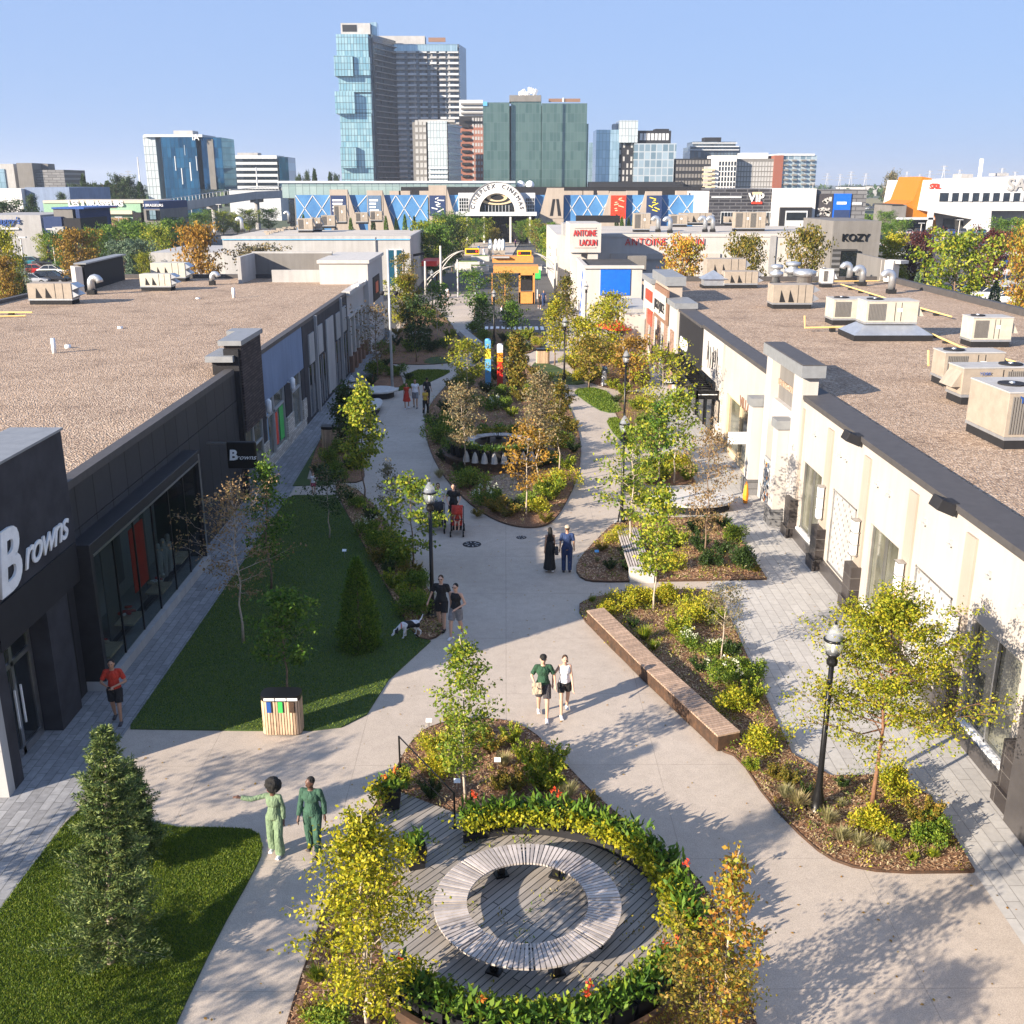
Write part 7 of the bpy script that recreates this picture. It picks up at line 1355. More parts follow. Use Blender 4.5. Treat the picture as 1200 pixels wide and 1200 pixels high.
def signal_(label, pxp, ytop, ybase, pxe, ya, ye, face, px0, px1, py0, py1):
    Y = P(pxp, ybase)[1]; xp, zp = PY(pxp, ytop, Y); t = thing('traffic_signal', label, 'traffic signal', (xp, Y, 0))
    mb = MB(); mb.tube([(xp, Y, 0), (xp, Y, zp)], [.16, .11], 10); mb.build('pole', M['white_stone'], t, True)
    xe, ze = PY(pxe, ye, Y); za = PY(pxp, ya, Y)[1]
    for o in (0, -.7):
        mb = MB(); mb.tube([(xp+(xe-xp)*u, Y, za+o+(ze-za-o*1)*(1-(1-u)**2.2)) for u in [k/8 for k in range(9)]], .06, 6); mb.build('arm', M['white_stone'], t, True)
    a = fb(t, 'signal_head', 'signal_yellow' if face else 'white_stone', px0, px1, py0, py1, Y-.25, .5)
    if face:
        X0, zt_ = PY(px0, py0, Y-.3); X1, zb_ = PY(px1, py1, Y-.3); bx(a, 'face', 'curb_black', (X0+.12, X1-.12, Y-.29, Y-.26, zb_+.14, zt_-.14))
        for k in range(4):
            mb = MB(); c = X0+(X1-X0)*(k+.9)/4.8; mb.tube([(c, Y-.31, (zb_+zt_)/2), (c, Y-.35, (zb_+zt_)/2)], .13, 10); mb.build('lens', M['signal_red' if k == (3 if pxe > pxp else 0) else 'charcoal'], a)
signal_('tall traffic signal on the left with a yellow head over the street', 516, 288, 352, 546, 310, 294, 1, 545, 561.5, 291, 298); signal_('shorter traffic signal on the left with its white back turned', 498, 306, 345, 534, 330, 312, 0, 533, 552, 309, 316)
signal_('tall traffic signal on the right with a yellow head over the kiosk', 651, 291, 350, 622, 312, 296.5, 1, 606, 622.5, 293.5, 300); signal_('right traffic signal arm with its white back turned, lower than the yellow head', 653, 300, 347, 634, 318, 313, 0, 615, 635, 310, 317)
for i, (px, y0, y1, lb) in enumerate([(536, 304, 349, 'thin grey lamp pole on the left kerb island of the crossing'), (485, 298, 343, 'grey pole with dark camera left of the signals'), (630, 326, 350, 'green street sign post right of the kiosk')]):
    Y = P(px, y1)[1]; x, z = PY(px, y0, Y); mb = MB(); mb.tube([(x, Y, 0), (x, Y, z)], .09, 8)
    if i == 2: mb.box(x-.3, x+.35, Y-.12, Y-.08, z-.2, z+1.0, 1)
    if i == 1: mb.rbox((x+.6, Y, z), (1.4, .3, .3), 0, 1, 0, -.2)
    tag(mb.build('street_pole', [M['pole_grey'], M['green_sign' if i == 2 else 'charcoal']], loc=(x, Y, 0)), lb, 'pole')
for i, px in enumerate((574.5, 581, 585.5, 589.5)):
    x, y = P(px, 303); z = PY(px, 280, y)[1]; t = thing('slim_column', f'slim white column with a tan base in the street plaza, {ORD[i] if i else "first"} from the left', 'column', (x, y, 0)); mb = MB(); mb.lathe([(.35, z*.42), (.42, z*.6), (.3, z*.9), (.1, z)], n=10); mb.build('upper_shaft', M['white_paint'], t, True, False); mb = MB(); mb.box(-.35, .35, -.35, .35, 0, z*.42); mb.build('base', M['hvac_beige'], t, False, False)
for i, px in enumerate((575, 584, 588)):
    x, y = P(px, 282); z = PY(px, 250, y)[1]; mb = MB(); mb.tube([(0, 0, 0), (0, 0, z)], .2, 8); o = mb.build('flag_mast', M['white_paint'], None, True, False); o.location = (x, y, 0); tag(o, f'tall thin white mast before the arched mall entrance, {ORD[i] if i else "first"} from the left', 'mast')
for i, (px, py, w_) in enumerate([(563, 306, 1.6), (548, 313, 2.0), (555, 318, 2.4)]):
    x, y = P(px, py); mb = MB(); mb.box(-w_, w_, -.8, .8, 0, .9); mb.box(-w_*.8, w_*.8, -.6, .6, .9, 1.0, 1); o = mb.build('concrete_block', [M['white_stone'], M['l_shrub']], None, False, False); o.location = (x, y, 0); tag(o, f'pale concrete planter block in the street plaza, {ORD[i] if i else "first"} from the far side', 'planter')
x, y = P(572, 299); mb = MB(); mb.prism(PP([(520, 300), (600, 300), (610, 283), (530, 283)]), .01, .1); tag(mb.build('fountain_plaza', M['concrete'], loc=(x, y, 0)), kind='structure')
# terrace umbrellas
for i, (px, py) in enumerate([(712, 412), (724, 416)]):
    x, y = P(px, py); t = thing('parasol', ['orange parasol on the right terrace, left one', 'orange parasol on the right terrace, right one'][i], 'parasol', (x, y, 0)); mb = MB(); mb.tube([(0, 0, 0), (0, 0, 2.5)], .03, 6); mb.build('pole', M['charcoal'], t, True, False)
    mb = MB(); n = 8; vs = [(0, 0, 2.6)]+[(1.3*cos(2*pi*k/n), 1.3*sin(2*pi*k/n), 2.15) for k in range(n)]; mb.add(vs, [(0, k+1, (k+1) % n+1) for k in range(n)]); c = mb.build('canopy', M['signal_red'], t, False, False); sm = c.modifiers.new('s', 'SOLIDIFY'); sm.thickness = .04
for i, (px, py) in enumerate([(735, 402), (720, 404), (700, 404)]):
    x, y = P(px, py); t = thing('terrace_table', f'small terrace table with dark legs on the right terrace, {ORD[i] if i else "first"} from the shop wall', 'table', (x, y, 0)); mb = MB(); mb.lathe([(.45, .72), (.45, .76)], n=14); mb.build('top', M['white_stone'], t, False, False); mb = MB(); mb.tube([(0, 0, 0), (0, 0, .72)], .04, 6); mb.lathe([(.25, 0), (.25, .03)], n=10); mb.build('leg', M['charcoal'], t, False, False)
# ---------------- mall with blue diamond panels -------------
YM = 250; ML = bthing('long mall with blue diamond patterned panels and an arched white entrance', 590, YM, 'shopping_mall'); ztop = PY(600, 228.5, YM)[1]
bx(ML, 'core', 'wall_taupe', (PY(345, 230, YM+1)[0], PY(832, 230, YM+1)[0], YM+.6, YM+40, 0, ztop-.6)); bx(ML, 'roof_band', 'charcoal', (PY(470, 230, YM+10)[0], PY(835, 230, YM)[0], YM+10, YM+12, 0, PY(600, 219, YM+10)[1]))
fb(ML, 'upper_gallery', 'curtain_mall', 330, 604, 214.5, 232, YM+16, 12); fb(ML, 'gallery_roof', 'band_white', 325, 604, 212, 214.5, YM+15.5, 14)
lat = MB()
def diag(px0, px1, py0, py1, n, thick=.19):
    x0, z1 = PY(px0, py0, YM-.15); x1, z0 = PY(px1, py1, YM-.15); wd = (x1-x0)/n
    for k in range(n):
        for a, b in (((x0+k*wd, z0), (x0+(k+1)*wd, z1)), ((x0+k*wd, z1), (x0+(k+1)*wd, z0))):
            d = Vector((b[0]-a[0], 0, b[1]-a[1])); n_ = Vector((-d.z, 0, d.x)).normalized()*thick/2; A = Vector((a[0], YM-.15, a[1])); B = Vector((b[0], YM-.15, b[1])); o = Vector((0, .1, 0))
            lat.add([A+n_, B+n_, B-n_, A-n_, A+n_+o, B+n_+o, B-n_+o, A-n_+o], [(0, 3, 2, 1), (4, 5, 6, 7), (0, 1, 5, 4), (2, 3, 7, 6)])
for (a, b, n, m_) in [(346, 388, 2, 'blue_panels'), (403, 431, 1, 'blue_panels'), (445, 502, 3, 'blue_panels'), (522, 538, 1, 'blue_panels'), (627, 645, 1, 'blue_panels'), (661, 716, 3, 'blue_panels'), (733, 759, 1, 'blue_panels'), (774, 815, 2, 'blue_panels')]:
    fb(ML, 'blue_panel', m_, a, b, 228.5, 262, YM-.05, .6, 2.0); diag(a, b, 229, 259, n)
lat.build('diamond_lattice', M['band_white'], ML)
bx(ML, 'ground_floor', 'glass_dark', (PY(346, 230, YM)[0], PY(815, 230, YM)[0], YM+.2, YM+.5, 0, 3))
POST = [(386, 407, 220, 'cl_navy'), (429.5, 448, 221, 'cl_denim'), (502, 523, 215, 'cl_navy'), (641, 661, 218, 'wall_peach'), (715, 734, 222, 'signal_red'), (757, 776, 222, 'cl_navy')]
for i, (a, b, yt, m_) in enumerate(POST):
    s_ = 1 if i < 3 else -1; X0, Z1 = PY(a, yt, YM-1.2); X1 = PY(b, yt, YM-1.2)[0]; t = bx(ML, 'cream_fin', 'wall_peach', (X0, X1, YM-1.2, YM, 0, Z1-1.2), (X0, X1, YM-1.2, YM, Z1-1.2, Z1-.4))
    mb = MB(); xo = X1 if s_ > 0 else X0; mb.prismy([(xo, 0), (xo+s_*3.3, 0), (xo, Z1-.6)], YM-1.1, YM-.2); mb.build('fin_buttress', M['wall_peach'], ML)
    p_ = fb(ML, 'poster', m_, a+1, b-1, 229, 253 if i < 3 else 256, YM-1.32, .1); X0p, Zt = PY(a+1, 229, YM-1.4); X1p, Zb = PY(b-1, 253, YM-1.4); mb = MB(); r_ = random.Random(i)
    if i in (0, 1): [mb.box(X0p+.4, X1p-.4-r_.random(), YM-1.38, YM-1.33, Zb+1+k*.75, Zb+1.4+k*.75) for k in range(4)]
    elif i == 3: mb.prismy([(X0p+.5, Zb), (X0p+1.2, Zb), (X0p+1.7, Zt-.8), (X0p+1.1, Zt-.8)], YM-1.38, YM-1.33); mb.prismy([(X1p-1.2, Zb), (X1p-.5, Zb), (X1p-1.1, Zt-.8), (X1p-1.7, Zt-.8)], YM-1.38, YM-1.33)
    else:
        for k in range(7): mb.rbox(((X0p+X1p)/2+r_.uniform(-.8, .8), YM-1.36, Zb+1.2+k*.45), (r_.uniform(.5, 1.6), .04, .22), 0, 0, 0, r_.uniform(-.5, .5))
    mb.build('poster_print', M[['white_paint', 'white_paint', 'white_paint', 'charcoal', 'tan_band', 'yellow'][i]], p_)
# arch
ax0, az0 = PY(548, 248.5, YM-3); ax1, _ = PY(617, 248.5, YM-3); acx = (ax0+ax1)/2; Ro = (ax1-ax0)/2; Ri = Ro*.52; zA_ = az0
arch = MB(); n = 28; k1 = (PY(582, 213, YM-3)[1]-zA_)/Ro; o_ = [(acx+Ro*cos(pi*k/n), zA_+Ro*k1*sin(pi*k/n)) for k in range(n+1)]; i_ = [(acx+Ri*1.15*cos(pi*k/n), zA_+Ri*1.2*k1*sin(pi*k/n)) for k in range(n+1)]
for k in range(n): arch.prismy([o_[k], o_[k+1], i_[k+1], i_[k]], YM-3.2, YM)
arch.build('arch', M['wall_far_white'], ML); mb = MB()
for k in range(n): mb.prismy([o_[k], o_[k+1], (o_[k+1][0]+(acx-o_[k+1][0])*.03, o_[k+1][1]-.1), (o_[k][0]+(acx-o_[k][0])*.03, o_[k][1]-.1)], YM-3.4, YM-3.2)
mb.build('arch_rim', M['wall_grey'], ML); text('sign_letters', 'CINEPLEX  CINEMAS', 1.3, M['dark_metal'], ML, (acx, YM-3.25, zA_+Ro*k1*.80), (pi/2, 0, 0), .05, arc=Ro*.78, bold=0, space=1.35)
fb(ML, 'entrance_block', 'band_white', 537, 627, 226, 249, YM-1.5, 1.6); fb(ML, 'entry_beam', 'band_white', 534, 629, 248.5, 253, YM-4, 4.5)
for px0, px1 in ((538, 549), (616, 626)):
    w = fb(ML, 'grid_window', 'glass_dark', px0, px1, 232, 248, YM-1.6, .1); X0, Z1 = PY(px0, 232, YM-1.7); X1, Z0 = PY(px1, 248, YM-1.7); bx(w, 'glazing_bars', 'band_white', *[(X0+(X1-X0)*k/4-.05, X0+(X1-X0)*k/4+.05, YM-1.7, YM-1.62, Z0, Z1) for k in range(5)], *[(X0, X1, YM-1.72, YM-1.71, Z0+(Z1-Z0)*k/4-.05, Z0+(Z1-Z0)*k/4+.05) for k in range(5)])
w = MB(); w.prismy([(acx+Ri*1.15*cos(pi*k/n), zA_+Ri*1.2*k1*sin(pi*k/n)) for k in range(n+1)], YM-2.0, YM-1.9); w = w.build('arched_window', M['glass_dark'], ML)
bx(w, 'glazing_bars', 'band_white', *[(acx-Ri+Ri*2*k/9-.05, acx-Ri+Ri*2*k/9+.05, YM-2.1, YM-2.02, zA_, zA_+1.5) for k in range(1, 9)])
for r_, m_ in ((3.4, 'tan_band'), (2.6, 'charcoal'), (1.9, 'tan_band'), (1.2, 'charcoal')):
    mb = MB(); mb.prismy([(acx+r_*1.25*cos(2*pi*k/28), zA_+3.2+r_*.48*sin(2*pi*k/28)) for k in range(28)], YM-2.3-(3.4-r_)*.1, YM-2.15-(3.4-r_)*.1); mb.build('oval_emblem', M[m_], w)
for px in (546, 566, 597, 620): fb(ML, 'entry_column', 'wall_far_white', px, px+2.2, 253, 275, YM-3.6, 1, 0)
bx(ML, 'entry_recess', 'charcoal', (PY(540, 250, YM)[0], PY(626, 250, YM)[0], YM-.8, YM-.6, 0, PY(600, 253, YM)[1]))
for i, px in enumerate([474, 498, 463, 664, 677, 689, 707, 741, 799]): 
    x = PY(px, 228, YM+4)[0]; bx(ML, 'roof_box', 'wall_peach', (x-1.3, x+1.3, YM+4, YM+6, ztop-.6, ztop+.9))
for i, px in enumerate((610, 621)): x, z = PY(px, 214, YM+20); mb = MB(); mb.ell((x, YM+20, z-.6), (1.1, 1.1, 1.1), 12); mb.tube([(x, YM+20, 0), (x, YM+20, z-1.4)], .5, 8); tag(mb.build('white_dome', M['white_paint'], loc=(x, YM+20, 0), smooth=True), ['round white roof dome right of the arch, left one', 'round white roof dome right of the arch, right one'][i], 'dome')
# cinema block to the right
G5 = bthing('dark brick cinema block right of the blue panels with white letters', 870, YM); fb(G5, 'white_block', 'wall_far_white', 814, 833, 224, 262, YM-.5, 20, 0); fb(G5, 'brick_front', 'black_siding', 832, 909, 221, 268, YM-1, 25, 0); fb(G5, 'white_strip', 'band_white', 834, 869, 230, 232, YM-1.2, .2); fb(G5, 'white_entry', 'wall_far_white', 909, 953, 221, 270, YM-4, 25, 0); w = fb(G5, 'dark_portal', 'charcoal', 915, 950, 243, 268, YM-5, 1.2, 0); fb(w, 'doors', 'band_white', 921, 945, 247, 268, YM-5.2, .25, 0); fb(w, 'pane', 'glass_dark', 922, 944, 249, 258, YM-5.3, .1)
w = fb(G5, 'grid_window', 'band_white', 845, 905, 248, 262, YM-1.2, .2); X0, Z1 = PY(845, 249, YM-1.3); X1, Z0 = PY(905, 262, YM-1.3); bx(w, 'pane', 'glass_dark', *[(X0+(X1-X0)*k/16+.1, X0+(X1-X0)*(k+1)/16-.1, YM-1.3, YM-1.2, Z0, Z1) for k in range(16)])
text('sign_letters', 'VIP', 2.6, M['white_paint'], G5, (PY(886, 236, YM-1.2)[0], YM-1.15, PY(886, 236, YM)[1]), (pi/2, 0, 0), .1, bold=.06); fb(G5, 'sign_strip', 'signal_red', 881, 893, 236.5, 239, YM-1.3, .2); fb(G5, 'sign_oval', 'tan_band', 882, 893, 225, 228, YM-1.3, .2)
G6 = bthing('grey panelled cinema wing with a blue poster and a dark poster', 985, YM); fb(G6, 'wall', 'grey_siding', 953, 1011, 222, 275, YM-3, 20, 0); fb(G6, 'white_mark', 'band_white', 999, 1010, 237, 240, YM-3.2, .2); p_ = fb(G6, 'poster', 'cl_darkgrey', 957, 975, 227, 255, YM-3.3, .3); mb = MB(); X0, Z1 = PY(958, 228, YM-3.4); X1, Z0 = PY(974, 254, YM-3.4); r_ = random.Random(5)
for k in range(14): mb.rbox((r_.uniform(X0+.5, X1-.5), YM-3.35, r_.uniform(Z0+.5, Z1-.5)), (r_.uniform(.4, 1.3), .05, r_.uniform(.3, 1)), 0, 0, 0, r_.uniform(-1, 1))
mb.build('poster_print', M['white_stone'], p_); p_ = fb(G6, 'poster', 'bright_blue', 977, 995.5, 227, 255, YM-3.3, .3); fb(p_, 'poster_print', 'white_paint', 981, 992, 236.5, 239.5, YM-3.4, .1); fb(p_, 'poster_base', 'cl_navy', 977.5, 995, 246, 255, YM-3.36, .05)
# ---------------- generic blocks -------------
def roofbits(parent, px0, px1, pyt, Y, items, m_='wall_grey'):
    for i, (a, b, t_) in enumerate(items): fb(parent, 'roof_box', m_, a, b, t_, pyt, Y+4, 8)
# main tower pair
YT = 560; TW = bthing('tallest glass tower with shifting teal boxes on its left and balconies on its right', 465, YT, 'tower_building', 'tower')
def zpy(py, Y): return PY(600, py, Y)[1]
# stacked teal volumes; each juts a different amount
for i, (a, b, t_, bt, dy, nm) in enumerate([(393.5, 432, 40, 67, 0, 'glass_box'), (391, 414, 65, 89, -4, 'glass_box'), (414.5, 434, 67, 88, -2, 'glass_box'), (396.5, 435, 88, 108, 0, 'glass_box'), (392, 416, 107, 133, -4, 'glass_box'), (416, 436, 110, 133, 0, 'glass_box'), (398, 437, 132, 175, 0, 'glass_box'), (398.5, 418, 172, 197, -4, 'glass_box'), (418, 438, 175, 197, -1, 'glass_box'), (400, 439, 196, 226, 0, 'glass_box')]):
    fb(TW, nm, 'curtain_teal', a, b, t_, bt, YT+dy, 26-dy)
x0t = PY(437, 100, YT)[0]; x1t = PY(458, 100, YT)[0]; x2t = PY(536, 100, YT)[0]; zt_ = zpy(40, YT); 
mb = MB(); mb.prism([(x0t-14, YT+2), (x0t-.3, YT+2), (x1t, YT+26), (x2t, YT+26), (x2t+3, YT+45), (x0t-14, YT+45)], 0, zpy(50, YT+20)); mb.build('shaft', M['curtain_dark'], TW)
mb = MB(); mb.prism([(x0t-.1, YT+2.2), (x1t, YT+26), (x1t+.6, YT+25.9), (x0t+.5, YT+1.8)], 0, zt_); mb.build('recessed_face', M['curtain_dark_s'], TW)
nf = 31; fh = zpy(50, YT+26)/nf
for f_ in range(3, nf):
    z = f_*fh; mb = MB(); mb.box(x1t+.5, x2t+.4, YT+24.6, YT+26, z, z+.28); 
    for c_, w_ in ((.02, .13), (.2, .13), (.38, .12), (.55, .1), (.69, .1), (.82, .17)): xx = x1t+(x2t-x1t)*c_; mb.box(xx, xx+(x2t-x1t)*w_, YT+24.2, YT+24.5, z+.28, z+1.25, 1)
    mb.build('balcony', [M['wall_grey'], M['band_white' if f_ % 2 else 'wall_lightgrey']], TW)
    if f_ % 1 == 0:
        mb = MB(); mb.prism([(x0t+.5, YT+3), (x1t+.3, YT+25), (x1t+1.5, YT+24.4), (x0t+1.7, YT+2.4)], z, z+.3); mb.build('balcony', M['wall_grey'], TW)
for k in range(9): xx = x1t+(x2t-x1t)*(.2+.09*k); bx(TW, 'wall_strip', 'wall_grey' if k % 3 == 1 else 'charcoal', (xx, xx+.8, YT+25.2, YT+25.9, 0, zpy(63, YT+26)))
fb(TW, 'top_glass', 'curtain_sky', 458, 536, 52, 60, YT+24, 3); fb(TW, 'roof_house', 'wall_lightgrey', 399, 434, 27, 40, YT+6, 14); fb(TW, 'roof_house', 'wall_lightgrey', 434, 498, 42, 53, YT+30, 10); fb(TW, 'roof_sign', 'brown_panel', 502, 522, 44, 49, YT+26, 1); fb(TW, 'roof_opening', 'charcoal', 401, 418, 29, 37, YT+5.8, .4); fb(TW, 'lift_shaft', 'curtain_sky', 434, 442, 26, 45, YT+10, 8)
YS = 500; TS = bthing('mid height grey and glass apartment block in front of the tallest tower', 515, YS, 'tower_building', 'tower')
fb(TS, 'side_wall', 'wall_taupe', 483, 501, 143, 226, YS, 20, 0); fb(TS, 'glass_front', 'curtain_pale', 501, 525, 142, 226, YS-1, 20, 0)
X0, _ = PY(486, 150, YS); X1, _ = PY(500, 150, YS); wins(TS, [X0+.8, (X0+X1)/2, X1-1], [zpy(218, YS)+k*3.05 for k in range(10)], YS, 1.3, 2.0, 'wall_lightgrey'); 
mb = MB(); xa_ = PY(525, 150, YS-1)[0]; mb.prism([(xa_, YS-1), (xa_+4.8, YS+19), (xa_, YS+19)], 0, zpy(145, YS)); mb.build('right_wall', M['curtain_dark_s'], TS)
for f_ in range(10): z = zpy(222, YS)+f_*3.05; mb = MB(); mb.prism([(xa_, YS-1.4), (xa_+5.6, YS+19), (xa_+4.5, YS+19), (xa_, YS)], z, z+.9); mb.build('balcony', M['band_white'], TS)
for f_ in range(5): fb(TS, 'balcony', 'band_white', 502, 524.5, 196+f_*5.5, 198+f_*5.5, YS-2, 1.2)
bx(TS, 'roof_frame', 'wall_lightgrey', (PY(490, 150, YS)[0], xa_+3, YS+2, YS+14, zpy(143, YS), zpy(140, YS)))
YB = 540; TB = bthing('red brick apartment tower between the two glass towers', 552, YB, 'tower_building', 'tower'); fb(TB, 'wall', 'brick_far' if 'brick_far' in M else 'roof_red', 538, 567, 147, 226, YB, 20, 0); fb(TB, 'dark_top', 'charcoal', 538, 567, 136, 147, YB+1, 18); fb(TB, 'white_top', 'band_white', 538, 566, 117, 136, YB+6, 12)
X0 = PY(540, 150, YB)[0]; X1 = PY(566, 150, YB)[0]; wins(TB, [X0+(X1-X0)*u for u in (.55, .68, .8, .93)], [zpy(220, YB)+k*2.9 for k in range(12)], YB, .9, 1.6, 'wall_lightgrey')
for f_ in range(12): z = zpy(222, YB)+f_*2.9; bx(TB, 'balcony', 'charcoal', (X0+.4, X0+(X1-X0)*.4, YB-1.3, YB, z, z+1.1))
for f_ in range(3): bx(TB, 'roof_terrace', 'wall_taupe', (X0, X1+.3, YB+4.8, YB+6, zpy(133-f_*5.5, YB), zpy(131-f_*5.5, YB)))
YG = 470; TG = bthing('broad green glass office tower with four vertical bays', 627, YG, 'tower_building', 'tower')
for a, b, t_, dy in ((566, 597, 120, 0), (599, 633.5, 112, 2), (635, 658, 121, 1), (659.5, 686, 121, 2)): fb(TG, 'glass_bay', 'curtain_green', a, b, t_, 228, YG+dy, 24, 0)
fb(TG, 'gap_wall', 'charcoal', 597, 685, 124, 228, YG+5, 18, 0); fb(TG, 'right_shoulder', 'curtain_green', 685, 688, 145, 228, YG+8, 10, 0); fb(TG, 'roof_house', 'wall_taupe', 597, 634, 111.5, 119, YG+1.5, 12); mb = MB(); r_ = random.Random(3)
for k in range(9): x, z = PY(610+k*2.2, 110, YG+8); mb.rbox((x, YG+8, z+r_.uniform(-.8, 1.6)), (1.2, 1.2, 2.2), .5, 0, 0, r_.uniform(-.6, .6))
mb.build('roof_antennas', M['white_paint'], TG); fb(TG, 'roof_lettering', 'brown_panel', 643, 680, 115.5, 119.5, YG+8, .6); fb(TG, 'roof_logo', 'band_white', 659, 661, 114.5, 119.5, YG+7.6, .6); fb(TG, 'corner_sign', 'sky_blue', 566, 571, 119, 124, YG-.5, .4)
Y6 = 480
def block(label, parts, Y, name='apartment_building'):
    t = bthing(label, parts[0][2], Y, name)
    for (nm, m_, a, b, t_, bt, dy, dep) in parts: fb(t, nm, m_, a, b, t_, bt, Y+dy, dep, 0 if (bt >= 224 and not any(q in nm for q in ('cap', 'band', 'line', 'awning', 'window', 'pane', 'box', 'corner_'))) else None)
    return t
block('slim blue glass block right of the green tower', [('glass_front', 'curtain_sky', 690, 699, 167, 228, 0, 14)], 560)
t = block('pair of teal and black blocks with a tall pale glass top', [('glass_front', 'curtain_sky', 699, 724, 152, 228, 0, 18), ('dark_wall', 'charcoal', 724, 743.5, 166, 228, 1, 18), ('glass_top', 'curtain_pale', 726, 747, 141, 167, -1, 16), ('roof_box', 'band_white', 719, 727, 145, 153, 6, 8)], Y6)
X0 = PY(725, 170, Y6)[0]; X1 = PY(743, 170, Y6)[0]; r_ = random.Random(8)
for f_ in range(9):
    for k in range(4):
        if (f_+k) % 2 or r_.random() < .25: mb = MB(); xx = X0+(X1-X0)*(k+.5)/4; z = zpy(220, Y6)+f_*2.8; mb.box(xx-.4, xx+.4, Y6+.9, Y6+1.0, z, z+1.9); mb.build('window', M['wall_lightgrey'], t)
t = block('mixed glass and white grid block with a dark top floor', [('glass_front', 'curtain_mixed', 743.5, 790, 168, 232, -2, 18), ('dark_top', 'charcoal', 748, 786, 153, 168, 2, 12), ('top_box', 'charcoal', 768, 784, 151, 154, 4, 8), ('podium', 'charcoal', 690, 800, 213, 232, -8, 6)], Y6)
X0 = PY(750, 160, Y6)[0]; X1 = PY(785, 160, Y6)[0]; wins(t, frange(X0, X1, 8), [zpy(160, Y6)], Y6+2, 1.2, 2.8, 'band_white')
t = block('dark stepped block with white balconies at the centre right skyline', [('wall', 'curtain_dark', 809, 864, 172, 230, 20, 20), ('upper', 'curtain_dark', 812, 862, 166, 172, 22, 16), ('penthouse', 'charcoal', 826, 845, 161, 167, 26, 8)], Y6)
for f_, (a, b) in enumerate([(808, 866), (809, 866), (812, 864)]): fb(t, 'balcony', 'band_white', a, b, 175-f_*4, 176.2-f_*4, Y6+18.5, 1.5)
fb(t, 'front_wing', 'charcoal', 790, 835, 186, 230, Y6-2, 20, 0); X0 = PY(792, 190, Y6-2)[0]; X1 = PY(833, 190, Y6-2)[0]; wins(t, frange(X0, X1, 11), [zpy(190+k*8, Y6) for k in range(5)], Y6-2, 1.0, 1.6, 'wall_taupe')
t = block('white apartment block with tan balconies', [('wall', 'wall_far_white', 836, 861, 182, 226, -6, 14), ('side', 'wall_lightgrey', 826, 837, 195, 226, -4, 12)], Y6)
for f_ in range(5): fb(t, 'balcony', 'tan_band', 824, 838, 198+f_*5, 199.8+f_*5, Y6-7.5, 1.5)
X0 = PY(839, 190, Y6)[0]; X1 = PY(860, 190, Y6)[0]; wins(t, frange(X0, X1, 6), [zpy(222-k*6, Y6) for k in range(6)], Y6-6, .8, 1.7, 'glass_dark')
t = block('long dark apartment block with white windows on the right skyline', [('wall', 'wall_taupe', 861, 908, 186, 228, 0, 18), ('white_top', 'band_white', 870, 900, 179, 186, 4, 10), ('brick_strip', 'roof_red', 908, 915, 182, 228, -1, 16)], Y6)
X0 = PY(862, 190, Y6)[0]; X1 = PY(907, 190, Y6)[0]; wins(t, frange(X0, X1, 13), [zpy(222-k*6, Y6) for k in range(6)], Y6, 1.0, 1.7, 'wall_lightgrey')
t = block('pale blue apartment block with stacked balconies at the right end of the skyline', [('wall', 'curtain_mixed', 915, 954, 182, 228, 0, 20), ('top', 'band_white', 913, 955, 180, 182.5, -.5, 20)], Y6)
for f_ in range(7):
    for a in (919, 929, 940, 950): fb(t, 'balcony', 'wall_taupe', a, a+5, 187+f_*5.6, 189+f_*5.6, Y6-1.5, 1.5)
# left skyline
YO = 430; t = block('glass office block with a dark blue mirrored front on the left', [('left_wall', 'curtain_pale', 167, 189, 159, 234, 0, 20), ('mirror_front', 'curtain_blue', 188, 235, 160, 228, -1.5, 20), ('stone_strip', 'wall_taupe', 242, 254, 163, 222, .5, 18), ('right_wall', 'curtain_blue', 235, 264, 161, 222, 1, 20), ('roof_band', 'band_white', 168, 237, 157.5, 160.5, -1.6, 20), ('roof_box', 'wall_lightgrey', 203, 226, 153, 158, 6, 8)], YO)
X0 = PY(191, 190, YO)[0]; X1 = PY(234, 190, YO)[0]
for k, (a, t0, t1) in enumerate([(205, 183, 200), (213, 197, 216), (223, 190, 212), (216, 170, 182), (230, 183, 200)]): fb(t, 'light_strip', 'band_white', a, a+.7, t0, t1, YO-1.7, .15)
text('sign_letters', 'iA', 3.2, M['white_paint'], t, (PY(229, 163, YO-2)[0], YO-1.7, PY(229, 164.5, YO)[1]), (pi/2, 0, 0), .1)
t = block('long white office block with dark window bands on the left', [('wall', 'band_white', 265, 327, 182, 226, 0, 18), ('glass_end', 'curtain_blue', 326, 340, 184, 226, -1, 18), ('roof_box', 'wall_grey', 278, 302, 179, 182, 6, 8)], 520)
for k in range(5): fb(t, 'window_band', 'glass_dark', 266, 325, 186+k*7, 189.5+k*7, 519.8, .3)
t = block('grey stepped office block at the left edge of the skyline', [('wall', 'wall_taupe', 19, 42, 191, 228, 0, 20), ('right_wing', 'grey_siding', 38, 78, 199, 226, 2, 20), ('roof_box', 'wall_taupe', 48, 57, 192, 200, 8, 6), ('left_wing', 'wall_lightgrey', -30, 20, 192, 226, 3, 20), ('left_glass', 'curtain_sky', -6, 8, 198, 222, 2.6, 1)], 400)
t = block('white and pale blue warehouse box at the left edge', [('white_wall', 'wall_far_white', -30, 30, 221, 262, 0, 30), ('blue_wall', 'wall_blue', 29, 86, 219.5, 262, 2, 30)], 290, 'warehouse')
for k in range(11): pass
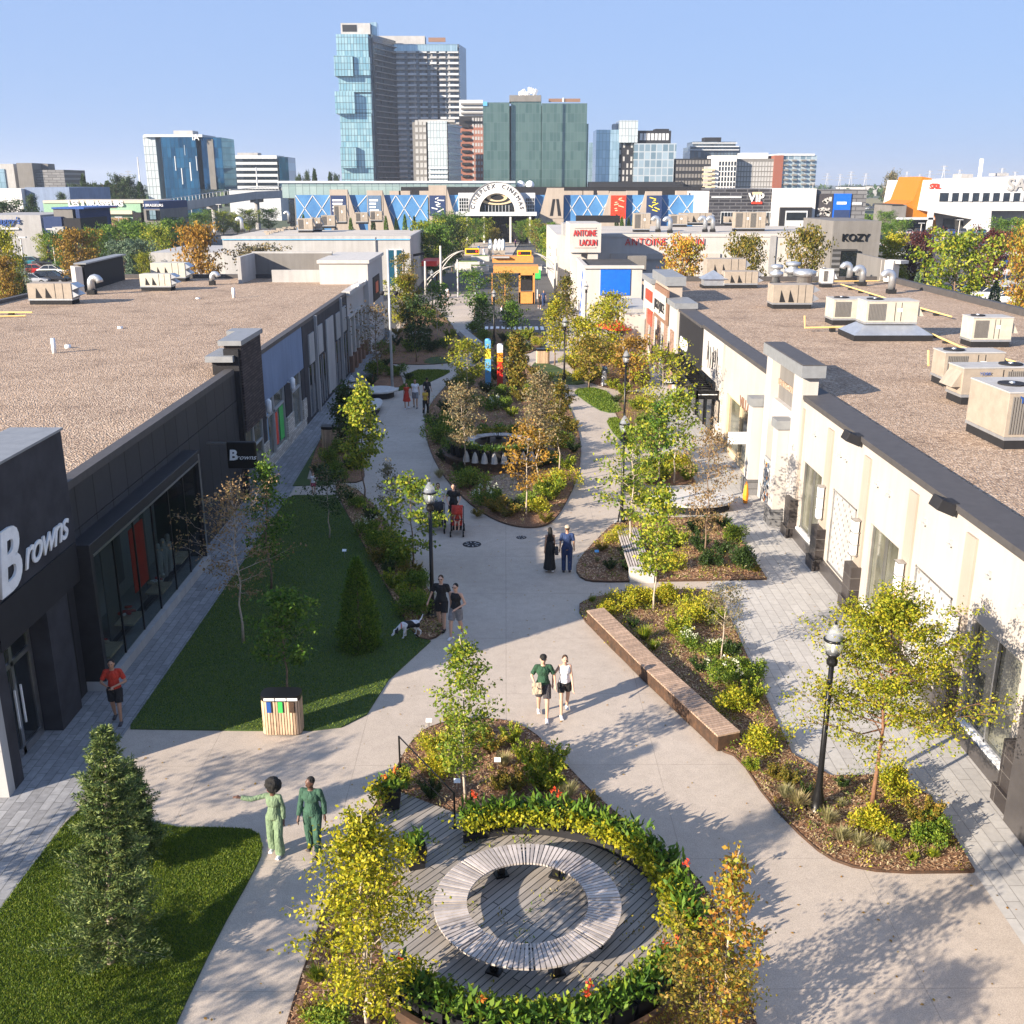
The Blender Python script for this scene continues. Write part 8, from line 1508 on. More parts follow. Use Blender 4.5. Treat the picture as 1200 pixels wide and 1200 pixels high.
t = block('sage green restaurant with cream bands and white lettering on the left', [('wall', 'sage', 50, 168, 235.5, 275, 0, 20), ('cream_cap', 'cream', 50, 168, 235, 238, -.2, 20), ('cream_band', 'cream', 95, 155, 247, 251, -1, 1), ('rubble_wall', 'rubble', 112, 152, 255, 272, -1.2, 1.3), ('dark_corner', 'cl_navy', 168, 190, 236, 272, -2, 20), ('stone_corner', 'wall_taupe', 168, 190, 245, 275, -2.3, 20), ('corner_window', 'glass_dark', 171, 188, 246.5, 258, -2.5, .3), ('corner_pane', 'curtain_sky', 175, 183, 246.5, 257, -2.7, .2), ('door_bay', 'charcoal', 155, 167, 249, 270, -1.4, 1.5)], 230, 'restaurant')
text('sign_letters', 'LES 3 BRASSEURS', 1.55, M['white_paint'], t, (PY(113, 241, 230)[0], 229.7, PY(113, 241.5, 230)[1]), (pi/2, 0, 0), .1, bold=.05); fb(t, 'sign_line', 'red', 92, 135, 242, 243, 229.7, .2); text('sign_letters', '3 BRASSEURS', .75, M['white_paint'], t, (PY(179, 241, 227.5)[0], 227.6, PY(179, 242, 228)[1]), (pi/2, 0, 0), .1)
t = block('grey and dark restaurant with a blue roof line at the left', [('wall', 'wall_grey', -40, 52, 252, 290, 0, 18), ('pale_band', 'wall_far_white', -40, 22, 267, 269, -.3, .3), ('dark_wing', 'cl_navy', 50, 76, 254, 290, -2, 14), ('tall_block', 'wall_taupe', 62, 90, 244, 290, -1, 16), ('black_side', 'charcoal', 74, 98, 256, 290, -3, 12), ('blue_line', 'blue', 60, 98, 243, 245, -1.2, 16), ('navy_side', 'cl_navy', 88, 98, 245, 290, -1.5, 14), ('awning', 'wall_lightgrey', 61, 75, 266, 275, -4, 2)], 180, 'restaurant')
text('sign_letters', "Shaggy's", 1.6, M['blue'], t, (PY(6, 261, 180)[0], 179.8, PY(6, 262.5, 180)[1]), (pi/2, 0, 0), .1, .3)
# overpass
OV = bthing('curved concrete road overpass with railings on the left', 260, 300, 'overpass', 'bridge'); pts = [(150, 246, 262), (200, 241, 275), (250, 233, 300), (300, 226.5, 320), (345, 224.5, 330), (400, 224, 335)]
top = [(*[PY(a, b, Y)[0]], Y, PY(a, b, Y)[1]) for a, b, Y in pts]
mb = MB(); md = MB()
for p, q in zip(top[:-1], top[1:]):
    for (o0, o1, h0, h1, tgt, mi_) in ((0, 9, -1.6, -.6, mb, 0), (-.2, 0, -1.7, .5, mb, 0), (9, 9.2, -1.6, .5, mb, 0)):
        tgt.add([(p[0], p[1]+o0, p[2]+h0), (q[0], q[1]+o0, q[2]+h0), (q[0], q[1]+o1, q[2]+h0), (p[0], p[1]+o1, p[2]+h0), (p[0], p[1]+o0, p[2]+h1), (q[0], q[1]+o0, q[2]+h1), (q[0], q[1]+o1, q[2]+h1), (p[0], p[1]+o1, p[2]+h1)], [(0, 3, 2, 1), (4, 5, 6, 7), (0, 1, 5, 4), (1, 2, 6, 5), (2, 3, 7, 6), (3, 0, 4, 7)], mi_)
mb.build('deck', M['wall_lightgrey'], OV); mb = MB()
for p, q in zip(top[:-1], top[1:]):
    for k in range(12): u = k/12; x, y, z = [p[i]*(1-u)+q[i]*u for i in range(3)]; mb.box(x-.06, x+.06, y-.1, y, z+.5, z+1.7)
    mb.tube([(p[0], p[1], p[2]+1.7), (q[0], q[1], q[2]+1.7)], .08, 4)
mb.build('railing', M['pole_grey'], OV)
for (a, b, Y) in pts[1:]:
    x, z = PY(a, b, Y+4); mb = MB(); mb.tube([(x, Y+4, 0), (x, Y+4, z-1.6)], .8, 10); mb.box(x-1, x+1, Y, Y+9, z-2.6, z-1.65); mb.build('pier', M['wall_grey'], OV)
# sports shop on the right
YR = 300; SB = bthing('large white sports shop with an angled front and orange flank at the right', 1140, YR, 'store_building'); mb = MB()
c = lambda a, b, Y=YR: PY(a, b, Y)
mb.prismy([c(1085, 211), c(1078, 246), c(1139, 257), c(1139, 285), c(1160, 285), c(1162, 247), c(1300, 247), c(1300, 203)], YR, YR+30); mb.build('wall', M['wall_far_white'], SB)
mb = MB(); mb.prismy([c(1081, 207, YR+2), c(1092, 209, YR+2), c(1095, 250, YR+2), c(1100, 285, YR+2), c(1090, 285, YR+2), c(1091, 256, YR+2), c(1057, 254, YR+2), c(1057, 241, YR+2), c(1070, 235, YR+2)], YR+2, YR+20); mb.build('orange_flank', M['shop_orange'], SB); fb(SB, 'lower_front', 'wall_lightgrey', 1058, 1300, 247, 285, YR+6, 10, 0)
w = fb(SB, 'window_band', 'glass_dark', 1102, 1300, 226, 236, YR-.2, .3); bx(w, 'mullion', 'band_white', *[(c(1102+k*12, 226)[0]-.5, c(1102+k*12, 226)[0]+.4, YR-.4, YR-.21, c(1100, 236)[1], c(1100, 226)[1]) for k in range(1, 17)]); fb(SB, 'shop_window', 'glass_dark', 1106, 1136, 256, 272, YR+5.8, .3); fb(SB, 'shop_window', 'glass_dark', 1060, 1088, 258, 272, YR+5.8, .3); fb(SB, 'canopy', 'band_white', 1053, 1095, 255, 257.5, YR-2, 8)
text('sign_letters', 'SAIL', 4.6, M['wall_lightgrey'], SB, (c(1197, 223)[0], YR-.1, c(1197, 223)[1]), (pi/2, 0, 0), .3, bold=.1); text('sign_letters', 'SAIL', 1.7, M['signal_red'], SB, (c(1095.5, 221)[0], YR-.1, c(1095.5, 221)[1]), (pi/2, 0, 0), .1, bold=.05); fb(SB, 'logo_bar', 'signal_red', 1092, 1099, 215, 217, YR-.15, .2); fb(SB, 'roof_box', 'wall_grey', 1127, 1140, 204, 209, YR+8, 6); fb(SB, 'roof_box', 'wall_grey', 1170, 1182, 203, 206, YR+8, 6); fb(SB, 'leaning_column', 'band_white', 1089, 1091.5, 247, 275, YR-2, 1, 0)
fb(SB, 'roof_mast', 'white_paint', 1149, 1150, 186, 208, YR+4, .3)
for i, (a, b, t_, bt, Y, m_, lb) in enumerate([(1053, 1075, 229, 244, 420, 'curtain_sky_s', 'small pale blue warehouse behind the orange flank'), (1045, 1058, 240, 262, 300, 'wall_taupe', 'grey low block left of the orange flank'), (1020, 1060, 218, 222, 1200, 'wall_lightgrey', 'thin far white warehouse near the right horizon'), (985, 1012, 219, 222.5, 1000, 'wall_far_white', 'far white shed left of the poplar on the horizon'), (118, 134, 217, 226, 420, 'roof_red', 'red roofed house among the left skyline trees'), (95, 103, 217, 226, 420, 'wall_far_white', 'small white gabled house among the left skyline trees'), (270, 330, 222, 232, 400, 'band_white', 'low white building behind the overpass'), (338, 372, 233, 262, 262, 'glass_dark', 'dark glazed link building left of the blue mall')]):
    t = bthing(lb, a, Y, 'low_building'); fb(t, 'wall', m_, a, b, t_, bt+20, Y, 14, 0); fb(t, 'roof', 'roof_dark' if m_ != 'roof_red' else 'roof_red', a-.5, b+.5, t_-.6, t_, Y-.5, 15)
# pylons
def pylon():
    mb = MB(); h = 1.0
    for s_ in (-1, 1): mb.tube([(s_*.12, 0, 0), (s_*.03, 0, .7), (s_*.02, 0, 1)], .008, 4); 
    for z, w_ in ((.7, .3), (.83, .22), (.96, .14)): mb.tube([(-w_, 0, z), (w_, 0, z)], .007, 4); mb.tube([(-w_, 0, z), (0, 0, z+.04), (w_, 0, z)], .005, 4)
    for k in range(5): z = k*.15; w_ = .12-.09*z/.7; w2 = .12-.09*(z+.15)/.7; mb.tube([(-w_, 0, z), (w2, 0, z+.15)], .005, 3); mb.tube([(w_, 0, z), (-w2, 0, z+.15)], .005, 3)
    return mb
pm = None
for i, (px, pt) in enumerate([(970, 203), (985, 204), (998, 201), (1015, 203), (1063, 201), (1078, 204), (1090, 200), (1107, 194), (1125, 199), (1175, 197), (1190, 201), (150, 200), (142, 203)]):
    Y = 1400; x, z = PY(px, pt, Y)
    if pm is None: pm = pylon().build('tmp', M['pole_grey'], None, False, False).data; bpy.data.objects.remove([o for o in bpy.data.objects if o.name == 'tmp'][0])
    o = link('transmission_pylon', pm, None, (x, Y, 0)); o.scale = (z, z, z); tag(o, f'lattice power pylon on the {"right" if i < 11 else "left"} horizon, {ORD[i if i < 11 else i-11] if i not in (0, 11) else "first"} from the left', 'pylon', 'power pylons on the horizon')
for i, (px, pt, pb) in enumerate([(161, 184, 226), (300, 196, 226)]):
    Y = 430; x, z = PY(px, pt, Y); mb = MB(); mb.tube([(0, 0, 0), (0, 0, z)], .25, 6); o = mb.build('antenna_mast', M['pole_grey'], None, True, False); o.location = (x, Y, 0); tag(o, ['thin antenna mast just left of the mirrored office block', 'thin mast beside the white office block'][i], 'mast')
# parking lot lamp posts
for i, (px, pt, pb, lb) in enumerate([(24, 279, 345, 'parking lot lamp post nearest the left edge'), (60, 269, 322, 'parking lot lamp post in front of the dark restaurant'), (139, 255, 300, 'parking lot lamp post in front of the rubble wall'), (205, 257, 290, 'grey lamp post beside the street left of the orange tree'), (256, 240, 275, 'white lamp post under the overpass'), (125, 275, 305, 'short white sign post in the left parking lot'), (1010, 283, 330, 'white lamp post before the taupe box building'), (754, 280, 330, 'grey lamp post before the long white shop'), (1125, 258, 285, 'white lamp post in the right parking lot'), (1080, 262, 285, 'thin lamp post before the orange flank'), (953, 214, 260, 'thin pole right of the cinema entry'), (224, 241, 270, 'lamp post left of the overpass pier'), (1040, 238, 262, 'slim pole left of the warehouse')]):
    Y = P(px, pb)[1]; x, z = PY(px, pt, Y); t = thing('parking_lamp', lb, 'lamp post', (x, Y, 0)); mb = MB(); mb.tube([(0, 0, 0), (0, 0, z)], [.14, .09], 8); mb.build('pole', M['white_stone'], t, True, False); mb = MB(); mb.box(-.7, .7, -.2, .2, z, z+.18); mb.build('lamp_head', M['pole_grey'], t, False, False)
# ---------------- cars -------------
def car_proto(kind):
    # loft stations: x, half width, z bottom, z belt, z roof, roof half width
    st = {'sedan': [(-2.25, .72, .45, .7, .7), (-2.15, .85, .28, .85, .9), (-1.5, .9, .24, .92, .98), (-.6, .9, .22, .92, .95), (.6, .9, .22, .92, .95), (1.4, .9, .24, .88, .9), (2.1, .84, .28, .72, .76), (2.25, .7, .4, .6, .62)],
          'suv': [(-2.3, .75, .5, .9, .9), (-2.25, .9, .32, 1.0, 1.05), (-1.4, .95, .28, 1.05, 1.08), (-.5, .95, .26, 1.05, 1.07), (.7, .95, .26, 1.05, 1.05), (1.5, .94, .28, 1.0, 1.02), (2.2, .88, .32, .85, .9), (2.35, .74, .45, .7, .72)]}[kind]
    gh = {'sedan': [(-1.75, .78, .95), (-1.05, .66, 1.42), (.25, .66, 1.44), (1.1, .78, .93)], 'suv': [(-2.2, .84, 1.05), (-1.95, .7, 1.68), (.3, .72, 1.72), (1.15, .84, 1.04)]}[kind]
    b = MB(); rings = []
    for x, w_, z0, z1, z2 in st: rings.append([(x, -w_*.92, z0), (x, -w_, (z0+z1)/2), (x, -w_*.96, z1), (x, -w_*.6, z2), (x, w_*.6, z2), (x, w_*.96, z1), (x, w_, (z0+z1)/2), (x, w_*.92, z0)])
    n = 8; vs = [v for r in rings for v in r]; fs = [(i*n+j, i*n+(j+1) % n, (i+1)*n+(j+1) % n, (i+1)*n+j) for i in range(len(rings)-1) for j in range(n)]+[tuple(range(n-1, -1, -1)), tuple((len(rings)-1)*n+j for j in range(n))]
    b.add(vs, [f[::-1] for f in fs])
    g = MB(); zb = gh[0][2]; (xa_, wa, za), (xb, wb, zb_), (xc, wc, zc), (xd, wd, zd) = gh
    g.add([(xa_, -wa, za-.05), (xa_, wa, za-.05), (xd, wd, zd-.05), (xd, -wd, zd-.05), (xb, -wb, zb_), (xb, wb, zb_), (xc, wc, zc), (xc, -wc, zc)], [(0, 1, 5, 4), (1, 2, 6, 5), (2, 3, 7, 6), (3, 0, 4, 7)])
    rf = MB(); rf.box(xb, xc, -wb, wb, zc-.03, zc+.03)
    for (p, q) in (((xa_, wa, za), (xb, wb, zb_)), ((xd, wd, zd), (xc, wc, zc)), ((-.3, wa+.0, za), (-.35, wb, zc))):
        for s_ in (-1, 1): rf.tube([(p[0], p[1]*s_, p[2]), (q[0], q[1]*s_, q[2])], .04, 4)
    return b, g, rf
PROTO = {}
def car(label, x, y, rz, color, kind='sedan', group=None, z=0):
    key = (kind, color)
    if key in PROTO: return dup(PROTO[key], (x, y, z), rz, label, group=group)
    t = thing('parked_car', label, 'car', (x, y, z), rz, group); b, g, rf = car_proto(kind)
    bd = b.build('body', M[color], t, False, False); bv = bd.modifiers.new('b', 'BEVEL'); bv.width = .05; bv.segments = 2; g.build('windows', M['glass_car'], t, False, False); rf.build('roof', M[color], t, False, False)
    for xx in (-1.4, 1.42):
        for s_ in (-1, 1):
            mb = MB(); mb.tube([(xx, s_*.7, .33), (xx, s_*.92, .33)], .33, 14); w_ = mb.build('wheel', M['rubber'], t, False, False); mb = MB(); mb.tube([(xx, s_*.9, .33), (xx, s_*.935, .33)], .2, 10); mb.build('rim', M['steel'], w_, False, False)
    for s_ in (-1, 1):
        mb = MB(); mb.box(2.12, 2.22, s_*.62-.16, s_*.62+.16, .58, .7); mb.build('headlight', M['white_paint'], t, False, False); mb = MB(); mb.box(-2.22, -2.12, s_*.66-.14, s_*.66+.14, .68, .82); mb.build('taillight', M['red'], t, False, False)
    PROTO[key] = t; return t
CC = ['car_white', 'car_silver', 'car_black', 'car_blue', 'car_grey', 'car_red', 'car_white', 'car_black', 'car_teal', 'car_silver', 'car_grey']; CN = dict(car_white='white', car_silver='silver', car_black='black', car_blue='blue', car_grey='grey', car_red='red', car_teal='teal')
for (px, py, c_, k_, rz, lb) in [(43, 321, 'car_red', 'sedan', .1, 'red car parked in the left lot beside the white one'), (63, 322, 'car_white', 'sedan', 0, 'white car in the left lot right of the red one'), (38, 311, 'car_teal', 'sedan', .1, 'teal car behind the red one in the left lot'), (56, 312, 'car_black', 'sedan', 0, 'black car behind the white one in the left lot'), (62, 332, 'car_black', 'suv', 0, 'black car just past the left roof edge'), (40, 333, 'car_silver', 'sedan', 0, 'silver car just past the left roof edge'),
    (73, 305, 'car_teal', 'suv', 1.5, 'teal car in the aisle of the left lot'), (30, 299, 'car_white', 'suv', 1.5, 'white van shaped car below the dark conifer on the left'), (122, 300, 'car_white', 'suv', 0, 'white car behind the green trees of the left lot'), (141, 290, 'car_white', 'sedan', 0, 'white car top showing above the left lot trees'), (203, 297, 'car_silver', 'sedan', .3, 'silver car on the street left of the orange tree'), (212, 291, 'car_black', 'suv', .3, 'black car on the street left of the orange tree'), (222, 286, 'car_white', 'sedan', .3, 'white car on the street behind the black one'), (205, 285, 'car_blue', 'sedan', .3, 'blue car on the far lane left of the orange tree'),
    (1160, 352, 'car_white', 'suv', 2.9, 'white car in the right lot nearest the grey roof coping'), (1180, 356, 'car_white', 'sedan', 2.9, 'white car half behind the orange tree in the right lot'), (1135, 350, 'car_black', 'suv', 2.9, 'black car with a pale hood below the big green tree'), (1172, 337, 'car_silver', 'suv', 2.9, 'silver car in the second row of the right lot'), (1170, 322, 'car_white', 'suv', 1.5, 'white car beside the maroon tree in the right lot'), (1172, 311, 'car_blue', 'sedan', 1.5, 'blue car beside the maroon tree in the right lot'), (1068, 340, 'car_black', 'sedan', 2.9, 'black car under the yellow tree in the right lot'), (700, 360, 'car_black', 'suv', 0, 'black car parked before the blue panelled shop'),
    (590, 262, 'car_black', 'suv', .1, 'black car before the arched mall entrance')]:
    x, y = P(px, py); car(lb, x, y, rz, c_, k_, 'cars parked in the lots')
r_ = random.Random(12)
for row, (y0, xs, rz) in enumerate([(275, (1040, 1052, 1064, 1076, 1088, 1100, 1112, 1124, 1136, 1150, 1164), 1.45), (282, (1046, 1060, 1074, 1090, 1106, 1122, 1138, 1154, 1170), 1.45), (291, (1018, 1036, 1054, 1076, 1098, 1118, 1160, 1180), 1.5), (301, (1030, 1050, 1150, 1172, 1190), 1.5), (246, (1012, 1022, 1032, 1042), .2), (242, (1016, 1028, 1040), .2)]):
    cnt = {}
    for px in xs:
        c_ = r_.choice(CC); k_ = r_.choice(['sedan', 'suv']); x, y = P(px+r_.uniform(-1.5, 1.5), y0+r_.uniform(-.4, .4)); key = (c_, k_); cnt[key] = cnt.get(key, 0)+1
        car(f'{CN[c_]} {"tall car" if k_ == "suv" else "low car"} in {["the far", "the second", "the third", "the fourth", "the grassy", "the farthest"][row]} right lot row, {ORD[cnt[key]-1] if cnt[key] > 1 else "first"} such from the left', x, y, rz+r_.uniform(-.04, .04), c_, k_, 'cars parked in the lots')
r_ = random.Random(13)
for row, (y0, xs) in enumerate([(311, (8, 22, 84, 96)), (292, (60, 76, 92, 108))]):
    for i, px in enumerate(xs):
        c_ = r_.choice(CC); x, y = P(px, y0); car(f'{CN[c_]} car in the {["near", "far"][row]} row of the left lot, {ORD[i] if i else "first"} from the left edge', x, y, 1.5, c_, 'sedan', 'cars parked in the lots')
# ---------------- far trees -------------
FT = {}
def far_tree(key, label, px, pb, pt, hw, leafm, prof='oval', Y=None, group='trees around the parking lots and streets', name='broadleaf_tree'):
    Y = Y or P(px, pb)[1]; x = PY(px, pb, Y)[0]; z = PY(px, pt, Y)[1]; m = (Y*cos(TH)+(CH-z*.6)*sin(TH))/CF
    k_ = (leafm, prof, key)
    if k_ not in FT:
        if prof == 'pine': mb, V = make_cone(len(FT)+50, 8, 2.4, 2600, .5, .3); V = V.reshape(-1, 3)
        else: mb, V = make_tree(len(FT)+300, 8, 3.2, 1.0, prof, 40, 0, 20, .32, .23, .6, .14, .25, .3, .3, 6)
        t = thing(name, label, 'tree', (x, Y, 0), 0, group); mb.build('trunk', M['bark'], t, True, False); link('crown', npmesh('crown', V, quads(V), [M[leafm]]), t); t.scale = (hw*m/(3.4 if prof != 'pine' else 2.4),)*2+(z/8.1,); FT[k_] = t; return t
    t = dup(FT[k_], (x, Y, 0), random.uniform(0, 6), label, (hw*m/(3.4 if prof != 'pine' else 2.4),)*2+(z/8.1,), group); return t
for a in [('orange and gold tree behind the tan pair of rooftop units', 240, 362, 262, 27, 'l_amber', 'oval'), ('rust orange tree in front of the red shop lettering', 797, 372, 278, 27, 'l_orange', 'vase'), ('olive and gold tree right of the rust orange one', 869, 370, 277, 26, 'l_olive', 'vase'), ('olive tan tree left of the taupe box building', 939, 370, 268, 27, 'l_olive', 'vase'),
    ('bare grey branched tree before the pale grey wall', 307, 360, 288, 32, 'l_grey', 'vase'), ('golden tree right of the taupe box building', 1043, 345, 275, 24, 'l_ygreen', 'oval'), ('wide fresh green tree in the right parking lot', 1112, 378, 274, 44, 'l_lime', 'round'), ('maroon tree left of the wide green one', 1074, 350, 272, 19, 'l_maroon', 'round'), ('maroon tree right of the wide green one', 1154, 348, 272, 23, 'l_maroon', 'round'),
    ('tall orange tree at the right edge', 1196, 384, 270, 27, 'l_orange', 'oval'), ('small yellow bush tree below the golden tree', 1048, 350, 318, 17, 'l_ygreen', 'round'), ('green tree before the sports shop, left one', 1175, 300, 257, 17, 'l_green', 'round'), ('green tree before the sports shop, right one', 1195, 300, 258, 15, 'l_lime', 'round'), ('low green tree below the poplar', 1035, 275, 248, 12, 'l_green', 'round'), ('dark green tree left of the lot cars', 1050, 290, 258, 14, 'l_green', 'round'), ('green tree right of the taupe box', 1040, 292, 262, 11, 'l_green', 'round'),
    ('yellow green tree at the left edge', 12, 366, 268, 24, 'l_ygreen', 'oval'), ('rust orange tree low at the left edge', 8, 372, 300, 22, 'l_amber', 'oval'), ('dark green tree behind the yellow one at the left edge', 30, 350, 300, 10, 'l_bluegreen', 'oval'), ('orange gold tree in the left lot', 97, 335, 268, 25, 'l_amber', 'oval'), ('green gold tree beside the blue roof line', 108, 300, 247, 13, 'l_olive', 'oval'),
    ('broad green tree in the left lot behind the orange gold one', 142, 312, 264, 26, 'l_green', 'round'), ('broad green tree right of the lot lamp post', 175, 318, 262, 24, 'l_green', 'round'), ('pale silver green tree above the parapet screen', 148, 335, 282, 20, 'l_bluegreen', 'oval'), ('second silver green tree above the parapet screen', 166, 335, 280, 18, 'l_bluegreen', 'oval'), ('small yellow bush tree above the tan rooftop units', 172, 345, 297, 10, 'l_ygreen', 'round'), ('green tree by the street left of the overpass', 200, 305, 258, 15, 'l_green', 'oval'), ('green tree under the overpass, left one', 232, 280, 250, 13, 'l_green', 'round'),
    ('green tree under the overpass, middle one', 262, 275, 248, 14, 'l_lime', 'round'), ('green tree under the overpass, right one', 292, 272, 246, 14, 'l_lime', 'round'), ('small light green tree in front of the grey restaurant', 58, 312, 274, 14, 'l_lime', 'oval'), ('dark bushy tree before the white warehouse', 12, 290, 236, 28, 'l_dark', 'round'), ('dark maroon tree before the pale blue warehouse wall', 43, 285, 227, 8, 'l_dark', 'oval'), ('small dark tree right of the maroon one', 78, 275, 225, 7, 'l_dark', 'oval'), ('green tree below the overpass near the mall', 315, 270, 245, 12, 'l_green', 'round'), ('light green tree right of the overpass pier', 278, 275, 252, 10, 'l_lime', 'round'),
    ('broad green tree behind the white car in the left lot', 78, 322, 272, 18, 'l_green', 'round'), ('leafy green tree left of the rubble wall lamp', 118, 322, 268, 18, 'l_green', 'round'), ('leafy green tree below the stone corner of the restaurant', 188, 326, 266, 18, 'l_lime', 'round'), ('green tree between the restaurant and the overpass', 210, 290, 256, 14, 'l_green', 'round'), ('broad green tree before the rubble wall', 150, 300, 258, 20, 'l_green', 'round'), ('dark conifer beside the grey restaurant sign', 29, 305, 252, 11, 'l_dark', 'oval'), ('green tree far under the overpass by the pier', 247, 266, 246, 12, 'l_green', 'round'),
    ('green roof tree above the mall right of the green tower', 672, 250, 203, 14, 'l_olive', 'vase'), ('yellow green tree above the mall roof', 708, 250, 212, 10, 'l_lime', 'oval'), ('round green tree above the mall roof before the glass block', 744, 250, 203, 15, 'l_green', 'oval'), ('lone tall poplar on the right horizon', 1041, 262, 201, 10, 'l_grey', 'oval')]:
    far_tree('a', a[0], a[1], a[2], a[3], a[4], a[5], a[6])
for i, (px, pb, pt, hw, lm) in enumerate([(512, 330, 262, 22, 'l_green'), (500, 322, 260, 22, 'l_lime'), (530, 318, 258, 18, 'l_dark'), (520, 305, 252, 16, 'l_green'), (543, 300, 255, 14, 'l_lime'), (535, 292, 252, 13, 'l_green'), (480, 385, 320, 14, 'l_olive')]): far_tree('b', f'street tree on the left side beyond the crossing, {ORD[i] if i else "first"} from the crossing', px, pb, pt, hw, lm, 'round' if i % 2 else 'oval')
for i, (px, pb, pt, hw, lm) in enumerate([(660, 330, 282, 13, 'l_green'), (648, 318, 272, 17, 'l_lime'), (640, 304, 264, 14, 'l_green'), (634, 296, 262, 13, 'l_olive'), (646, 295, 260, 12, 'l_green')]): far_tree('b', f'street tree on the right side beyond the crossing, {ORD[i] if i else "first"} in the row', px, pb, pt, hw, lm, 'oval')
for i, (px, pb, pt, hw, lm) in enumerate([(568, 285, 256, 12, 'l_lime'), (598, 284, 257, 10, 'l_lime'), (556, 288, 256, 12, 'l_green'), (612, 286, 259, 9, 'l_green'), (580, 290, 268, 7, 'l_olive'), (625, 288, 258, 9, 'l_lime')]): far_tree('c', f'round green tree before the arched entrance, {ORD[i] if i else "first"} planted', px, pb, pt, hw, lm, 'round')
for i, px in enumerate([357, 378, 412, 438, 453, 465, 475, 486, 700, 722, 728, 736, 742]): far_tree('d', f'small conifer along the foot of the blue mall wall, {ORD[i] if i else "first"} from the left', px, 281, 252+(i % 3)*2, 4, 'l_dark' if i % 2 else 'l_green', 'pine', YM-6, 'conifers along the mall', 'conifer_tree')
for i, (px, pt, hw) in enumerate([(100, 205, 7), (113, 215, 10), (105, 214, 9), (128, 213, 11), (140, 205, 10), (152, 207, 9), (165, 214, 9), (90, 216, 9), (145, 215, 13), (370, 199, 6), (361, 201, 5), (352, 205, 6), (388, 203, 6), (395, 204, 5)]): far_tree('e', f'dark skyline tree behind the {"left restaurants" if px < 200 else "mall gallery"}, {ORD[i if i < 9 else i-9] if i not in (0, 9) else "first"} planted', px, 232, pt, hw, 'l_dark', 'oval' if i % 3 else 'pine', 350 if px < 200 else 420, 'dark skyline trees')
for i, (px, pb, s_) in enumerate([(1072, 350, 1), (1090, 352, 1), (1162, 360, 1), (28, 352, 1), (135, 330, 1.2), (158, 333, 1.2)]): far_tree('f', f'silvery green conifer bush beside the {"right" if px > 600 else "left"} roof edge, {ORD[i % 3] if i % 3 else "first"} one', px, pb+12, pb-30*s_, 9, 'l_bluegreen', 'pine', None, 'silvery conifers', 'conifer_tree')
# far woods: one mass near the horizon
rng = np.random.default_rng(77); V = []
for k in range(950):
    Y = rng.uniform(620, 3200); x = rng.uniform(-.62, .62)*Y*1.0; h = rng.uniform(5, 10); w_ = rng.uniform(4, 10); n = 26
    if -60 < x < 60 and Y < 700: continue
    p = rng.normal(size=(n, 3)); p /= np.linalg.norm(p, axis=1)[:, None]; p = p*np.array([w_, w_, h*.5])+np.array([x, Y, h*.5]); V.append(leaves(p, rng, 5, 4))
V = np.concatenate(V); tag(link('distant_woods', npmesh('woods', V, quads(V), [M['l_dark']])), 'dark distant woods spread along the horizon', 'woods', kind='stuff')
# low hedges and ground planting in lots
sheet('grass_verge', PP([(1065, 352), (1210, 372), (1210, 392), (1050, 356)]), .01, M['lawn']); sheet('grass_verge', PP([(-10, 345), (26, 342), (20, 352), (-10, 356)]), .01, M['lawn']); sheet('grass_verge', PP([(1010, 232), (1055, 232), (1050, 242), (1010, 242)]), .01, M['l_straw'])
for i, (a, b, Y0, pt) in enumerate([(1012, 1032, 262, 250), (860, 890, 262, 256)]):
    x0 = P(a, Y0)[0]; x1, y = P(b, Y0); mb = MB(); rng = np.random.default_rng(i); n = 1500; h = 2.5; p = np.stack([rng.uniform(x0, x1, n), y+rng.uniform(-1.5, 1.5, n), rng.uniform(0, h, n)], 1); V = leaves(p, rng, .9, .7); o = link('hedge', npmesh('hedge', V-np.array([x0, y, 0]), quads(V), [M['l_green']]), None, (x0, y, 0)); tag(o, ['low green hedge at the edge of the far right lot', 'low green hedge before the dark cinema wall'][i], 'hedge')
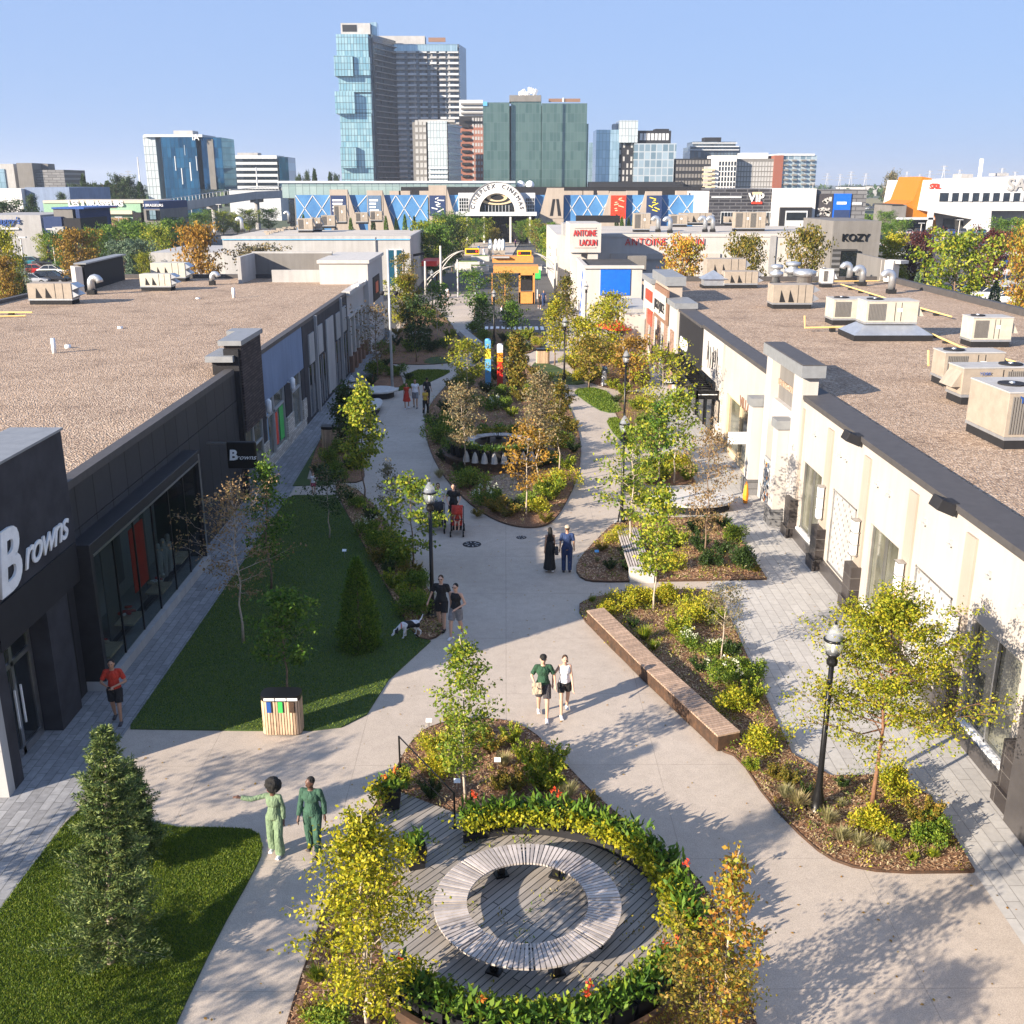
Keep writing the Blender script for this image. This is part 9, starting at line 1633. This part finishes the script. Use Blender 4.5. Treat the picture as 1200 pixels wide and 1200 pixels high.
# unseen neighbours behind the drone that cast the foreground shade
T('young_tree', 'tree just below the picture on the left of the near path', (520, 1420), 1225, 60, 'l_green', 'bark', .3, 'oval', 30, 5, 26)
T('young_tree', 'tree just below the picture in front of the deck', (700, 1470), 1230, 70, 'l_green', 'bark', .3, 'oval', 34, 6, 30)

for i, (x, y, h) in enumerate([(-15.2, 14.6, 5.2), (-12.4, 9.2, 4.6)]):
    put_tree('young_tree', ['tree left of the picture that shades the near left path', 'tree left of the picture that shades the front lawn'][i], 'tree', (x, y, 0), make_tree(900+i, h, 1.5, 1.6, 'oval', 30, 0, 20, .1, .075, .5, .05, .35, .1, .3, 5), 'l_green', 'bark')
# ---------------- thin autumn haze -------------
mb = MB(); mb.box(-6200, 6200, -300, 9200, -1.1, 112)
hz = bpy.data.materials.new('haze'); hz.use_nodes = True; hn = hz.node_tree; hn.nodes.clear()
ho = hn.nodes.new('ShaderNodeOutputMaterial'); hv = hn.nodes.new('ShaderNodeVolumePrincipled'); hv.inputs['Color'].default_value = (.78, .87, 1, 1); hv.inputs['Density'].default_value = .00019; hv.inputs['Anisotropy'].default_value = .2
hn.links.new(hv.outputs[0], ho.inputs['Volume']); o = mb.build('haze', hz); tag(o, 'thin bluish air haze softening the far towers', 'haze', kind='stuff')
# fallen leaves blown over the paving
rng = np.random.default_rng(5); n = 900; y = rng.uniform(13.5, 60, n); x = rng.uniform(-9, 10.5, n); a = rng.uniform(0, 6.3, n); l = rng.uniform(.02, .045, n); V = np.zeros((n, 4, 3))
for i, (u, v) in enumerate(((-1, 0), (0, -.6), (1, 0), (0, .6))): V[:, i] = np.stack([x+np.cos(a)*l*u-np.sin(a)*l*v, y+np.sin(a)*l*u+np.cos(a)*l*v, .016+.006*(i % 2)*np.ones(n)], 1)
tag(link('fallen_leaves', npmesh('leaves', V.reshape(-1, 3), np.arange(4*n).reshape(-1, 4), [M['l_amber']])), 'small fallen autumn leaves lying on the plaza concrete', 'fallen leaves', kind='stuff')
